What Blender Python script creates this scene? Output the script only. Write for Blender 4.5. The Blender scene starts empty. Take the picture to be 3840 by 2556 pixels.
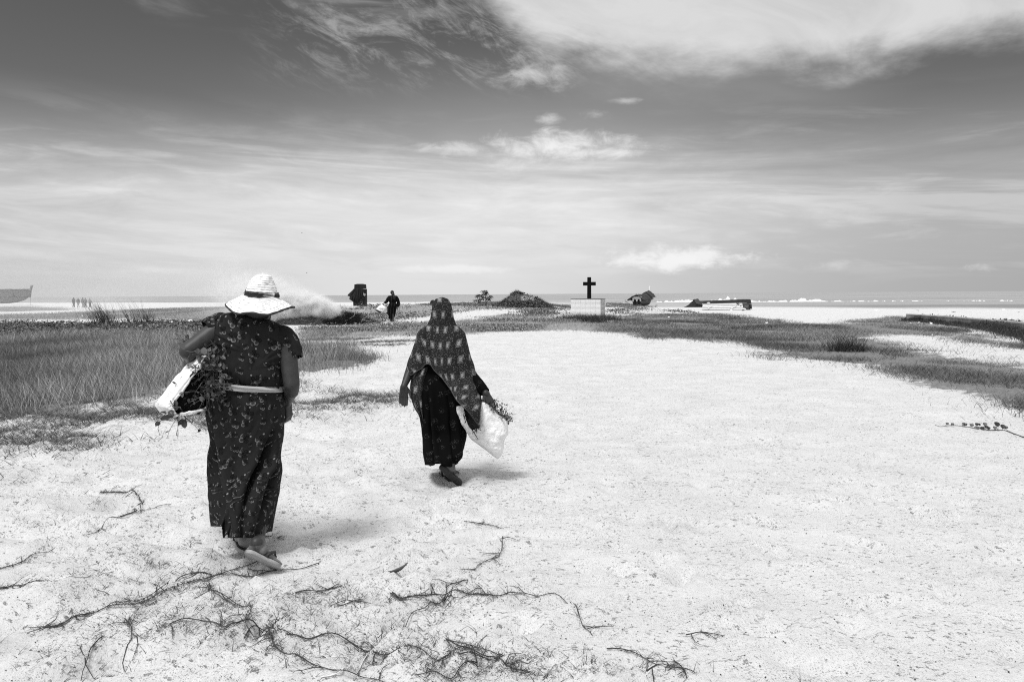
import bpy, bmesh, math, random
import numpy as np
from mathutils import Matrix, Vector

S = bpy.context.scene
COL = S.collection
rng = np.random.default_rng(11)
random.seed(5)
R = math.radians

# ---------------------------------------------------------------- camera
EYE = 1.5
FPX = 28.0 / 36.0 * 3840.0
PITCH, ROLL = R(3.36), R(-0.354)
cam_d = bpy.data.cameras.new('camera')
cam = bpy.data.objects.new('camera', cam_d)
COL.objects.link(cam)
cam_d.sensor_width, cam_d.lens = 36.0, 28.0
cam_d.clip_start, cam_d.clip_end = 0.05, 60000.0
CM = Matrix.Translation((0, 0, EYE)) @ Matrix.Rotation(R(90) - PITCH, 4, 'X') @ Matrix.Rotation(ROLL, 4, 'Z')
cam.matrix_world = CM
S.camera = cam
CR = np.array(CM.to_3x3())

# ---------------------------------------------------------------- sky, sun, exposure
SUN_EL, SUN_AZ = R(63), R(214)            # sun high, behind and left of the camera (azimuth from +Y towards +X)
S.view_settings.view_transform = 'Standard'
S.view_settings.look = 'None'
S.view_settings.gamma = 1.0
S.view_settings.exposure = 0.62
S.view_settings.use_curve_mapping = False

sun_d = bpy.data.lights.new('sun', 'SUN')
sun_d.energy, sun_d.angle = 1.85, R(15.0)
sun_d.color = (1, 1, 1)                   # black-and-white photograph: neutral light
sun = bpy.data.objects.new('sun', sun_d)
COL.objects.link(sun)
sdir = Vector((math.sin(SUN_AZ) * math.cos(SUN_EL), math.cos(SUN_AZ) * math.cos(SUN_EL), math.sin(SUN_EL)))
sun.rotation_euler = sdir.to_track_quat('Z', 'Y').to_euler()
sun.location = (-20, -20, 40)


class NT:
    """small helper that writes node maths as function calls"""
    def __init__(s, tree):
        s.t = tree
    def n(s, typ, **kw):
        nd = s.t.nodes.new(typ)
        for k, v in kw.items():
            setattr(nd, k, v)
        return nd
    def put(s, sock, v):
        if v is None:
            return
        if isinstance(v, bpy.types.NodeSocket):
            s.t.links.new(v, sock)
        else:
            sock.default_value = v
    def m(s, op, a, b=None, c=None, clamp=False):
        nd = s.n('ShaderNodeMath', operation=op, use_clamp=clamp)
        for i, v in enumerate((a, b, c)):
            s.put(nd.inputs[i], v)
        return nd.outputs[0]
    def add(s, a, b): return s.m('ADD', a, b)
    def sub(s, a, b): return s.m('SUBTRACT', a, b)
    def mul(s, a, b): return s.m('MULTIPLY', a, b)
    def div(s, a, b): return s.m('DIVIDE', a, b)
    def mx(s, a, b): return s.m('MAXIMUM', a, b)
    def mn(s, a, b): return s.m('MINIMUM', a, b)
    def ss(s, x, lo, hi):
        nd = s.n('ShaderNodeMapRange', interpolation_type='SMOOTHSTEP')
        for i, v in enumerate((x, lo, hi, 0.0, 1.0)):
            s.put(nd.inputs[i], v)
        return nd.outputs[0]
    def lin(s, x, lo, hi, a=0.0, b=1.0):
        nd = s.n('ShaderNodeMapRange')
        for i, v in enumerate((x, lo, hi, a, b)):
            s.put(nd.inputs[i], v)
        return nd.outputs[0]
    def gauss(s, x, c, w):
        q = s.div(s.sub(x, c), w)
        return s.m('EXPONENT', s.mul(s.mul(q, q), -1.0))
    def xyz(s, x=0.0, y=0.0, z=0.0):
        nd = s.n('ShaderNodeCombineXYZ')
        for i, v in enumerate((x, y, z)):
            s.put(nd.inputs[i], v)
        return nd.outputs[0]
    def sep(s, v):
        nd = s.n('ShaderNodeSeparateXYZ')
        s.put(nd.inputs[0], v)
        return nd.outputs
    def noise(s, vec, scale=1.0, detail=4.0, rough=0.55, dist=0.0, out=0):
        nd = s.n('ShaderNodeTexNoise')
        s.put(nd.inputs['Vector'], vec)
        nd.inputs['Scale'].default_value = scale
        nd.inputs['Detail'].default_value = detail
        nd.inputs['Roughness'].default_value = rough
        nd.inputs['Distortion'].default_value = dist
        return nd.outputs[out]
    def mix(s, f, a, b):
        nd = s.n('ShaderNodeMix', data_type='FLOAT')
        for i, v in zip((0, 2, 3), (f, a, b)):
            s.put(nd.inputs[i], v)
        return nd.outputs[0]
    def vm(s, op, a, b=None, scale=None):
        nd = s.n('ShaderNodeVectorMath', operation=op)
        s.put(nd.inputs[0], a)
        if b is not None: s.put(nd.inputs[1], b)
        if scale is not None: s.put(nd.inputs['Scale'], scale)
        return nd.outputs['Value'] if op in ('LENGTH', 'DOT_PRODUCT', 'DISTANCE') else nd.outputs[0]


W = bpy.data.worlds.new('World')
S.world = W
W.use_nodes = True
wt = W.node_tree
wt.nodes.clear()
k = NT(wt)
tc = k.n('ShaderNodeTexCoord').outputs['Generated']
nrm = k.vm('NORMALIZE', tc)
dx, dy, dz = k.sep(nrm)
A = k.m('ARCTAN2', dx, dy)
E = k.m('ARCSINE', dz)
sky = k.n('ShaderNodeTexSky', sky_type='NISHITA')
sky.sun_disc = False
sky.sun_elevation, sky.sun_rotation = SUN_EL, SUN_AZ
sky.air_density, sky.dust_density, sky.ozone_density = 1.0, 2.2, 1.0
sc = k.n('ShaderNodeSeparateColor')
wt.links.new(sky.outputs[0], sc.inputs[0])
# black-and-white film behind an orange filter: mostly the red of the sky
clear = k.add(k.mul(sc.outputs[0], 0.95), k.mul(sc.outputs[1], 0.10))
clear = k.mul(k.m('POWER', k.mul(k.mx(clear, 0.0), 0.45), 1.35), 1.08)

AE = k.xyz(A, E, 0.0)
def fbm(sx, sy, seed, detail=6.0, rough=0.6, dist=0.0, rot=0.0):
    c, s_ = math.cos(rot), math.sin(rot)
    u = k.add(k.mul(A, c), k.mul(E, s_))
    v = k.sub(k.mul(E, c), k.mul(A, s_))
    return k.noise(k.xyz(k.mul(u, sx), k.mul(v, sy), seed), 1.0, detail, rough, dist)
warp = k.sub(fbm(9, 22, 3.1), 0.5)
warp2 = k.sub(fbm(30, 70, 8.4), 0.5)

CL = {}
# broad hazy sheet filling the upper right
eb = k.add(0.252, k.add(k.mul(k.ss(A, 0.06, -0.13), 0.135), k.mul(k.ss(A, 0.28, -0.02), 0.03)))
sheet_n = fbm(5, 13, 1.7, 8, 0.62, 0.8, rot=-0.25)
sheet = k.ss(k.add(E, k.add(k.mul(warp, 0.075), k.mul(k.sub(sheet_n, .5), .05))), k.sub(eb, 0.020), k.add(eb, 0.045))
sheet = k.mul(sheet, k.lin(sheet_n, 0.30, 0.60, 0.78, 1.0))
sheet = k.mul(sheet, k.ss(A, 1.6, 0.9))
under = k.mul(k.mul(k.gauss(k.add(E, k.mul(warp, .05)), k.add(.262, k.mul(A, -.10)), .020), k.ss(A, .03, .12)), k.ss(A, .50, .28))
# streaky cirrus fanning down from the top centre
st = k.add(k.mul(fbm(9.0, 30, 4.2, 8, 0.70, 1.3, rot=-0.45), .62), k.mul(fbm(26.0, 60, 2.6, 6, 0.70, 1.0, rot=-0.40), .38))
stm = k.mul(k.ss(A, -0.34, -0.20), k.ss(A, 0.20, 0.02))
stm = k.mul(stm, k.mul(k.ss(E, 0.225, 0.285), k.ss(E, 0.37, 0.33)))
streak = k.mul(k.ss(st, 0.45, 0.70), stm)
st2 = fbm(4.0, 26, 9.9, 6, 0.6, 0.5, rot=-0.05)
streak2 = k.mul(k.ss(st2, 0.46, 0.74), k.mul(k.ss(E, 0.292, 0.325), k.ss(A, 0.1, -0.2)))
# long bright haze bands low over the sea, fading to the right
bn = k.add(k.mul(fbm(2.4, 19, 6.3, 7, 0.58, 1.2, rot=-0.04), .68), k.mul(fbm(8.0, 48, 3.7, 7, 0.64, 1.0, rot=-0.04), .32))
band_c = k.add(0.107, k.mul(A, 0.02))
band = k.mul(k.gauss(k.add(E, k.mul(warp, .06)), band_c, 0.056), k.lin(bn, 0.34, 0.60, 0.22, 1.0))
band = k.mul(band, k.lin(A, 0.12, 0.46, 1.0, 0.22))
band = k.mul(band, k.lin(A, -0.60, -0.30, 0.75, 1.0))
wisp = k.mul(k.ss(bn, 0.48, 0.62), k.mul(k.ss(E, 0.0, 0.05), k.ss(E, 0.24, 0.13)))
# small cumulus
def puff(a, e, wa, we, seed, soft=0.55, top=0.0, amp=0.9):
    pn = k.add(k.mul(k.sub(fbm(26, 48, seed, 7, 0.68, 0.4), 0.5), 1.5), k.mul(k.sub(fbm(9, 20, seed + .7, 3, 0.5), 0.5), 0.9))
    q1 = k.div(k.sub(A, a), wa)
    q2 = k.div(k.sub(E, e), we)
    d = k.m('SQRT', k.add(k.mul(q1, q1), k.mul(q2, q2)))
    d = k.add(d, k.mul(pn, 2.4))
    return k.mul(k.ss(d, 1.25 + top, 0.45 - soft), amp)
puffs = None
for a_, e_, wa_, we_, sd, so, am in (
        (0.050, 0.181, 0.072, 0.016, 2.2, 0.9, .85), (0.100, 0.172, 0.050, 0.007, 5.2, 0.9, .75), (0.03, 0.162, 0.05, 0.010, 6.2, 0.9, .45), (-0.085, 0.178, 0.050, 0.007, 12.2, 0.95, .55),
        (0.050, 0.212, 0.012, 0.006, 17.7, 0.95, .45), (0.108, 0.217, 0.022, 0.006, 13.3, 0.95, .45), (0.140, 0.231, 0.018, 0.003, 8.3, 0.95, .35), (0.018, 0.262, 0.045, 0.013, 14.1, .95, .5),
        (0.205, 0.040, 0.080, 0.010, 15.5, 0.55, .85), (0.175, 0.046, 0.038, 0.012, 4.9, 0.5, .8), (0.228, 0.045, 0.030, 0.010, 24.9, 0.5, .8), (0.530, 0.026, 0.022, 0.006, 1.1, 0.6, .45),
        (0.385, 0.032, 0.016, 0.006, 9.1, 0.7, .3), (-0.075, 0.032, 0.060, 0.0045, 19.1, 0.5, .5), (-0.42, 0.031, 0.030, 0.004, 17.7, .7, .2)):
    p = puff(a_, e_, wa_, we_, sd, so, 0.15, am)
    puffs = p if puffs is None else k.mx(puffs, p)
# generic thin cloud for everything out of the frame
gen = k.mul(k.ss(k.noise(nrm, 2.3, 6, 0.6, 0.4), 0.36, 0.62), k.mx(k.ss(k.m('ABSOLUTE', A), 0.75, 1.3), k.ss(E, 0.40, 0.7)))

lum_sheet, lum_band, lum_puff = 5.9, 7.0, 7.3
# sea haze towards the horizon, thickest in the middle of the view
veil = k.mul(k.ss(E, 0.25, 0.05), k.add(0.22, k.mul(k.gauss(A, -0.12, 0.42), 0.64)))
veil2 = k.mul(k.ss(E, 0.32, 0.10), k.mul(k.gauss(A, 0.02, 0.30), 0.42))
val = k.mix(k.mul(k.ss(E, 0.09, 0.0), 0.7), clear, 2.8)
val = k.mix(k.mx(veil, veil2), val, 6.3)
val = k.mix(k.mul(streak, 0.50), val, 5.0)
val = k.mix(k.mul(streak2, 0.36), val, 4.4)
val = k.mix(k.mul(sheet, 0.90), val, lum_sheet)
val = k.mix(k.mul(under, 0.45), val, 2.6)
val = k.mix(k.mul(band, 0.85), val, lum_band)
val = k.mix(k.mul(wisp, 0.26), val, 6.6)
val = k.mix(k.mul(k.mul(k.ss(bn, 0.50, 0.38), k.mul(k.ss(E, 0.0, 0.03), k.ss(E, 0.10, 0.06))), 0.20), val, 4.0)
val = k.mix(puffs, val, lum_puff)
val = k.mix(k.mul(gen, 0.85), val, 8.4)
low = k.mul(k.ss(E, 0.0, -0.05), 0.7)
val = k.mix(low, val, 2.5)
bg = k.n('ShaderNodeBackground')
bg.inputs['Strength'].default_value = 0.085
cc = k.n('ShaderNodeCombineColor')
for i in range(3):
    wt.links.new(val, cc.inputs[i])
wt.links.new(cc.outputs[0], bg.inputs['Color'])
wo = k.n('ShaderNodeOutputWorld')
wt.links.new(bg.outputs[0], wo.inputs[0])
W.cycles.sampling_method = 'MANUAL'
W.cycles.sample_map_resolution = 512
S.cycles.max_bounces = 8
S.cycles.use_denoising = False
S.cycles.filter_width = 1.1
S.cycles.volume_bounces = 4
S.cycles.sample_clamp_indirect = 1.5
S.cycles.transparent_max_bounces = 16

# ---------------------------------------------------------------- helpers: rays, noise, meshes, materials
def ray(px, py):
    px, py = np.asarray(px, float), np.asarray(py, float)
    v = np.stack([(px - 1920.0) / FPX, -(py - 1278.0) / FPX, -np.ones_like(px)], -1)
    return v @ CR.T
def at_y(px, py, Y):
    d = ray(px, py)
    t = np.asarray(Y, float) / d[..., 1]
    return np.stack([d[..., 0] * t, d[..., 1] * t, EYE + d[..., 2] * t], -1)
def on_z(px, py, z=0.0):
    d = ray(px, py)
    t = (z - EYE) / d[..., 2]
    return np.stack([d[..., 0] * t, d[..., 1] * t, EYE + d[..., 2] * t], -1)
def proj(P):
    q = (np.asarray(P) - np.array([0, 0, EYE])) @ CR
    return 1920 + q[..., 0] / -q[..., 2] * FPX, 1278 - q[..., 1] / -q[..., 2] * FPX
def sstep(x, a, b):
    t = np.clip((np.asarray(x, float) - a) / (b - a), 0, 1)
    return t * t * (3 - 2 * t)
def _hash(ix, iy, seed):
    h = (ix.astype(np.int64) * 374761393 + iy.astype(np.int64) * 668265263 + seed * 974634377) & 0x7fffffff
    h = ((h ^ (h >> 13)) * 1274126177) & 0x7fffffff
    h = ((h ^ (h >> 16)) * 668265263) & 0x7fffffff
    return ((h ^ (h >> 11)) & 0xffff) / 65535.0
def vnoise(x, y, seed=0):
    x, y = np.asarray(x, float), np.asarray(y, float)
    ix, iy = np.floor(x), np.floor(y)
    fx, fy = x - ix, y - iy
    fx, fy = fx * fx * fx * (fx * (fx * 6 - 15) + 10), fy * fy * fy * (fy * (fy * 6 - 15) + 10)
    a, b = _hash(ix, iy, seed), _hash(ix + 1, iy, seed)
    c, d = _hash(ix, iy + 1, seed), _hash(ix + 1, iy + 1, seed)
    return (a * (1 - fx) + b * fx) * (1 - fy) + (c * (1 - fx) + d * fx) * fy - 0.5
def fnoise(x, y, seed=0, octv=4, gain=.5):
    s, a = 0, 1.0
    for i in range(octv):
        s = s + a * vnoise(x * 2 ** i + 17 * i, y * 2 ** i - 9 * i, seed + i)
        a *= gain
    return s

def mesh(name, V, F, mat=None, parent=None, uv=None, attrs=None, smooth=True):
    """V (n,3); F list of index arrays (each (m,k)), linked as ONE mesh object"""
    if isinstance(F, np.ndarray):
        F = [F]
    me = bpy.data.meshes.new(name)
    V = np.ascontiguousarray(V, np.float32)
    me.vertices.add(len(V))
    me.vertices.foreach_set('co', V.ravel())
    F = [np.asarray(f, np.int32) for f in F if len(f)]
    loops = np.concatenate([f.ravel() for f in F])
    tot = np.concatenate([np.full(len(f), f.shape[1], np.int32) for f in F])
    start = np.concatenate([[0], np.cumsum(tot)[:-1]]).astype(np.int32)
    me.loops.add(len(loops))
    me.loops.foreach_set('vertex_index', loops)
    me.polygons.add(len(tot))
    me.polygons.foreach_set('loop_start', start)
    me.polygons.foreach_set('loop_total', tot)
    me.polygons.foreach_set('use_smooth', np.full(len(tot), smooth))
    me.update(calc_edges=True)
    if uv is not None:
        l = me.uv_layers.new(name='uv')
        l.data.foreach_set('uv', np.ascontiguousarray(uv[loops], np.float32).ravel())
    for nm, arr in (attrs or {}).items():
        a = me.attributes.new(nm, 'FLOAT', 'POINT')
        a.data.foreach_set('value', np.ascontiguousarray(arr, np.float32))
    o = bpy.data.objects.new(name, me)
    COL.objects.link(o)
    if mat: me.materials.append(mat)
    if parent is not None: o.parent = parent
    return o
def tag(o, label=None, cat=None, group=None, kind=None):
    if label: o['label'] = label
    if cat: o['category'] = cat
    if group: o['group'] = group
    if kind: o['kind'] = kind
    return o
def empty(name, loc, label=None, cat=None, group=None, rz=0.0):
    o = bpy.data.objects.new(name, None)
    COL.objects.link(o)
    o.location, o.rotation_euler.z = loc, rz
    o.empty_display_size = .1
    return tag(o, label, cat, group)
def copy_tree(o, parent=None):
    c = o.copy()
    COL.objects.link(c)
    c.parent = parent
    for ch in [x for x in S.objects if x.parent is o]:
        copy_tree(ch, c)
    return c

class MB:
    """collects primitive shapes into one mesh"""
    def __init__(s): s.V, s.F, s.n = [], {3: [], 4: []}, 0
    def raw(s, V, F):
        V = np.asarray(V, float).reshape(-1, 3)
        for f in F:
            s.F[len(f)].append([i + s.n for i in f])
        s.V.append(V); s.n += len(V)
        return s
    def box(s, c, size, M=None, taper=1.0):
        x, y, z = np.array(size) / 2
        V = np.array([[sx * x * (taper if sz > 0 else 1), sy * y * (taper if sz > 0 else 1), sz * z] for sz in (-1, 1) for sy in (-1, 1) for sx in (-1, 1)])
        if M is not None: V = V @ np.array(M).T
        return s.raw(V + np.array(c), [(0, 2, 3, 1), (4, 5, 7, 6), (0, 1, 5, 4), (2, 6, 7, 3), (0, 4, 6, 2), (1, 3, 7, 5)])
    def grid(s, P, closed=False, cap=False):
        P = np.asarray(P, float); m, n = P.shape[:2]
        F = []
        for i in range(m - 1):
            for j in range(n if closed else n - 1):
                j2 = (j + 1) % n
                F.append((i * n + j, i * n + j2, (i + 1) * n + j2, (i + 1) * n + j))
        V = P.reshape(-1, 3)
        if cap:
            V = np.vstack([V, P[0].mean(0), P[-1].mean(0)])
            for j in range(n):
                j2 = (j + 1) % n
                F.append((m * n, j2, j)); F.append((m * n + 1, (m - 1) * n + j, (m - 1) * n + j2))
        return s.raw(V, F)
    def tube(s, pts, r, k=6, cap=True):
        pts = np.asarray(pts, float)
        r = np.broadcast_to(np.asarray(r, float), (len(pts),))
        t = np.gradient(pts, axis=0)
        t /= np.linalg.norm(t, axis=1, keepdims=True) + 1e-9
        up = np.array([0, 0, 1.0]) if abs(t[0][2]) < .9 else np.array([1.0, 0, 0])
        rings = []
        for p, tt, rr in zip(pts, t, r):
            a = np.cross(tt, up); a /= np.linalg.norm(a) + 1e-9
            b = np.cross(a, tt)
            th = np.arange(k) / k * 2 * math.pi
            rings.append(p + rr * (np.cos(th)[:, None] * a + np.sin(th)[:, None] * b))
        return s.grid(np.array(rings), True, cap)
    def build(s, name, mat, parent=None, smooth=True, loc=None):
        V = np.vstack(s.V)
        if loc is not None: V = V - np.array(loc)
        return mesh(name, V, [np.array(f) for f in s.F.values() if f], mat, parent, smooth=smooth)

MATS = {}
def mat(name, build=None, rough=.8, spec=.3):
    m = bpy.data.materials.new(name)
    m.use_nodes = True
    t = m.node_tree
    b = t.nodes['Principled BSDF']
    b.inputs['Roughness'].default_value = rough
    b.inputs['Specular IOR Level'].default_value = spec
    q = NT(t)
    def col(v):
        if isinstance(v, (int, float)):
            b.inputs['Base Color'].default_value = (v, v, v, 1)
        else:
            c = q.n('ShaderNodeCombineColor')
            for i in range(3): t.links.new(v, c.inputs[i])
            t.links.new(c.outputs[0], b.inputs['Base Color'])
    def bump(h, strength=.5, dist=.01, prev=None):
        nd = q.n('ShaderNodeBump')
        nd.inputs['Strength'].default_value, nd.inputs['Distance'].default_value = strength, dist
        t.links.new(h, nd.inputs['Height'])
        if prev is not None: t.links.new(prev, nd.inputs['Normal'])
        t.links.new(nd.outputs[0], b.inputs['Normal'])
        return nd.outputs[0]
    q.col, q.bump, q.b, q.t = col, bump, b, t
    q.obj = lambda: q.n('ShaderNodeTexCoord').outputs['Object']
    q.pos = lambda: q.n('ShaderNodeNewGeometry').outputs['Position']
    q.uv = lambda: q.n('ShaderNodeTexCoord').outputs['UV']
    def attr(nm):
        a = q.n('ShaderNodeAttribute', attribute_name=nm)
        return a.outputs['Fac']
    q.attr = attr
    if build: build(q)
    return m
def grained(name, lo, hi, scale=20, rough=.8, bump=.3, dist=.01, spec=.2, stretch=(1, 1, 1)):
    def f(q):
        mp = q.vm('MULTIPLY', q.obj(), stretch)
        n = q.noise(mp, scale, 6, .65)
        q.col(q.lin(n, .3, .7, lo, hi))
        if bump: q.bump(n, bump, dist)
    return mat(name, f, rough, spec)
def blade_mat(name, lo, hi, rough=.6, trans=.25):
    """leaf or blade: tone per blade from the 'tone' attribute"""
    def f(q):
        v = q.attr('tone')
        q.col(q.lin(v, 0, 1, lo, hi))
        q.b.inputs['Transmission Weight'].default_value = 0
        q.b.inputs['Subsurface Weight'].default_value = 0
    return mat(name, f, rough, .25)

# ---------------------------------------------------------------- the lie of the land
CRX = np.array([-400, -230, -148, -75, 0, 47, 92, 200, 400.0])
CRY = np.array([300, 275, 246, 212, 180, 150, 143, 138, 132.0])
def crest(x): return np.interp(x, CRX, CRY)
DENTS = []
for i in range(760):
    yy = 2.6 + 9 * rng.random() ** 1.6
    xx = rng.uniform(-.75, .75) * yy
    w = math.exp(-((xx / yy + .35) / .45) ** 2)
    if rng.random() > .30 + .70 * w: continue
    DENTS.append((xx, yy, rng.uniform(.05, .10), rng.uniform(.10, .19), rng.uniform(0, math.pi), rng.uniform(.012, .042)))
for (xa, ya, xb, yb, st) in ((-1.02, 2.5, -1.36, 4.25, .62), (-.42, 2.9, -.50, 6.15, .60)):      # tracks of the two women
    n_ = int(math.hypot(xb - xa, yb - ya) / (st / 2))
    for i in range(n_):
        t_ = i / n_; e_ = 1 if i % 2 else -1
        DENTS.append((xa + (xb - xa) * t_ + .09 * e_, ya + (yb - ya) * t_, .055, .125, math.pi / 2 + .2 * e_, .038))
def hgt(x, y, fine=True):
    x, y = np.asarray(x, float), np.asarray(y, float)
    z = np.zeros(np.broadcast(x, y).shape)
    side = sstep(x, -30, -21) * (1 - sstep(x + .05 * y, 5, 11))
    yr = 67 + 1.5 * np.sin(x * .4)
    z = z + .56 * np.exp(-(np.where(y < yr, (y - yr) / 11.5, (y - yr) / 9)) ** 2) * side
    z = z - .25 * sstep(y, 76, 128)
    z = z + .10 * fnoise(x * .11, y * .09, 3, 3) * sstep(y, 9, 22) * (1 - .75 * sstep(y, 75, 95))
    z = z + .16 * np.maximum(fnoise(x * .35, y * .3, 9, 3), 0) * sstep(y, 47, 56) * side
    d = y - crest(x)
    z = z - 4.0 * sstep(d, 0, 38)
    rough = sstep(-x / (np.abs(y) + .5), -.25, .45)
    near = 1 - sstep(np.abs(y), 14, 40)
    z = z + near * (.022 + .085 * rough) * fnoise(x * 1.7 + .5 * y, y * 2.3, 21, 4, .55)
    z = z + near * (.014 + .050 * rough) * fnoise(x * 5.2, y * 7.0, 31, 3)
    z = z + near * .010 * fnoise(x * 12, y * 15, 35, 2)
    if fine:
        zf = z.ravel().copy(); xf = np.broadcast_to(x, z.shape).ravel(); yf = np.broadcast_to(y, z.shape).ravel()
        idx = np.where((yf > 2) & (yf < 13) & (np.abs(xf) < 11))[0]
        if len(idx):
            xs, ys = xf[idx], yf[idx]
            o = np.argsort(ys); idx, xs, ys = idx[o], xs[o], ys[o]
            for (a, b, w, l, th, dp) in DENTS:
                i0, i1 = np.searchsorted(ys, [b - 2.2 * l, b + 2.2 * l])
                u = (xs[i0:i1] - a) * math.cos(th) + (ys[i0:i1] - b) * math.sin(th)
                v = -(xs[i0:i1] - a) * math.sin(th) + (ys[i0:i1] - b) * math.cos(th)
                q = np.sqrt((u / l) ** 2 + (v / w) ** 2)
                zf[idx[i0:i1]] += dp * (-np.exp(-(q / .85) ** 4) + .55 * np.exp(-((q - 1.25) / .35) ** 2))
        z = zf.reshape(z.shape)
    return z
def ground(px, py):
    """point of the ground seen at a pixel (marched, so ridges hide what is behind)"""
    px, py = np.atleast_1d(np.asarray(px, float)), np.atleast_1d(np.asarray(py, float))
    d = ray(px, py)
    d = d / d[:, 1:2]
    Y = np.full(len(px), 2.0); done = np.zeros(len(px), bool)
    step = 1.012
    for i in range(460):
        Yn = np.where(done, Y, Y * step)
        hit = EYE + d[:, 2] * Yn < hgt(d[:, 0] * Yn, Yn, False)
        done |= hit
        Y = np.where(done, Y, Yn)
        if done.all() or Y.max() > 400: break
    lo, hi = Y.copy(), Y * step
    for i in range(12):
        md = (lo + hi) / 2
        hit = EYE + d[:, 2] * md < hgt(d[:, 0] * md, md, False)
        hi = np.where(hit, md, hi); lo = np.where(hit, lo, md)
    P = np.stack([d[:, 0] * hi, hi, EYE + d[:, 2] * hi], -1)
    P[:, 2] = hgt(P[:, 0], P[:, 1])
    return P

# ---------------------------------------------------------------- where things grow (outlines walked out on the ground)
K = 3840 / 2356.0
def pts(*a): return np.array(a, float) * K
def inpoly(px, py, poly):
    inside = np.zeros(px.shape, bool)
    j = len(poly) - 1
    for i in range(len(poly)):
        xi, yi = poly[i]; xj, yj = poly[j]
        c = ((yi > py) != (yj > py)) & (px < (xj - xi) * (py - yi) / (yj - yi + 1e-12) + xi)
        inside ^= c; j = i
    return inside
TALL = pts((-800, 768), (0, 776), (400, 768), (480, 776), (690, 796), (800, 799), (885, 818), (850, 838), (760, 850), (690, 858), (480, 882), (300, 917), (150, 937), (0, 950), (-800, 1050))
DRY = pts((-800, 1040), (0, 945), (300, 912), (560, 872), (690, 862), (700, 905), (905, 905), (930, 930), (900, 952), (830, 962), (690, 972), (560, 985), (420, 990), (250, 1012), (120, 1050), (0, 1075), (-800, 1330))
DRY2 = pts((690, 775), (800, 777), (960, 776), (1000, 782), (900, 795), (800, 793), (690, 790))
CREEP = pts((-800, 732), (0, 740), (200, 745), (420, 739), (500, 742), (500, 775), (400, 772), (200, 778), (0, 780), (-800, 790))
RIDGE = pts((640, 745), (700, 735), (830, 703), (1000, 697), (1085, 696), (1150, 693), (1260, 700), (1320, 704), (1320, 714), (1180, 713), (1110, 712), (1040, 722), (960, 735), (900, 742), (850, 746), (760, 751))
SANDPATH = pts((880, 748), (930, 737), (990, 728), (1060, 726), (1105, 716), (1160, 712), (1170, 714), (1110, 724), (1060, 733), (990, 737), (935, 741))
PATCH = pts((1180, 716), (1300, 710), (1320, 724), (1240, 727), (1165, 724))
FLOWER = pts((690, 756), (800, 751), (900, 748), (960, 742), (1060, 736), (1150, 726), (1230, 726), (1300, 733), (1400, 735), (1430, 742), (1420, 764), (1330, 762), (1260, 760), (1160, 764), (1060, 768), (960, 772), (860, 775), (690, 778))
GRASSR = pts((1400, 735), (1420, 727), (1500, 724), (1620, 722), (1700, 726), (1800, 738), (1880, 748), (1930, 742), (1990, 735), (2060, 729), (2090, 733), (2356, 790), (3200, 945), (3200, 1150), (2356, 952), (2290, 930), (2200, 908), (2100, 888), (2050, 864), (1960, 838), (1850, 826), (1740, 822), (1765, 806), (1720, 792), (1600, 786), (1480, 779), (1420, 770), (1390, 755))
SANDIN = pts((1985, 775), (2040, 768), (2120, 770), (2200, 782), (2356, 803), (3200, 905), (3200, 990), (2356, 842), (2250, 832), (2150, 812), (2080, 792), (2030, 783))
SANDIN2 = pts((1450, 783), (1560, 778), (1700, 790), (1750, 800), (1650, 800), (1500, 795))
VINER = pts((1395, 696), (1440, 698), (1500, 708), (1560, 715), (1630, 722), (1560, 726), (1450, 724), (1395, 728))
FARL = pts((-800, 702), (0, 706), (60, 702), (160, 707), (200, 712), (60, 717), (-800, 724))
FARL2 = pts((-800, 726), (0, 724), (220, 716), (420, 708), (640, 704), (800, 705), (700, 740), (480, 741), (320, 734), (0, 736), (-800, 740))
LAYERS = [(TALL, 1.0), (CREEP, .95), (RIDGE, .62), (PATCH, .45), (FLOWER, .62), (GRASSR, .74), (VINER, .42), (FARL, .7), (FARL2, .72), (DRY, .42), (DRY2, .35)]
def warp_px(x, y, px, py):
    d = np.maximum(np.hypot(x, y), 1)
    s = 900 / d
    wx = fnoise(x * 1.1, y * .8, 41, 4) * s * .9
    wy = fnoise(x * 1.1, y * .8, 47, 4) * s * .32
    return px + wx, py + wy
def cover(x, y):
    """how much grows at a place (0 bare sand .. 1 dense)"""
    z = hgt(x, y, False)
    px, py = proj(np.stack([x, y, z], -1))
    ok = y > 2
    px, py = warp_px(x, y, px, py)
    c = np.zeros(x.shape)
    for poly, w in LAYERS:
        c = np.where(ok & inpoly(px, py, poly), np.maximum(c, w), c)
    for poly in (SANDPATH, SANDIN, SANDIN2):
        c = np.where(ok & inpoly(px, py, poly), c * .06, c)
    return c

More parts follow.
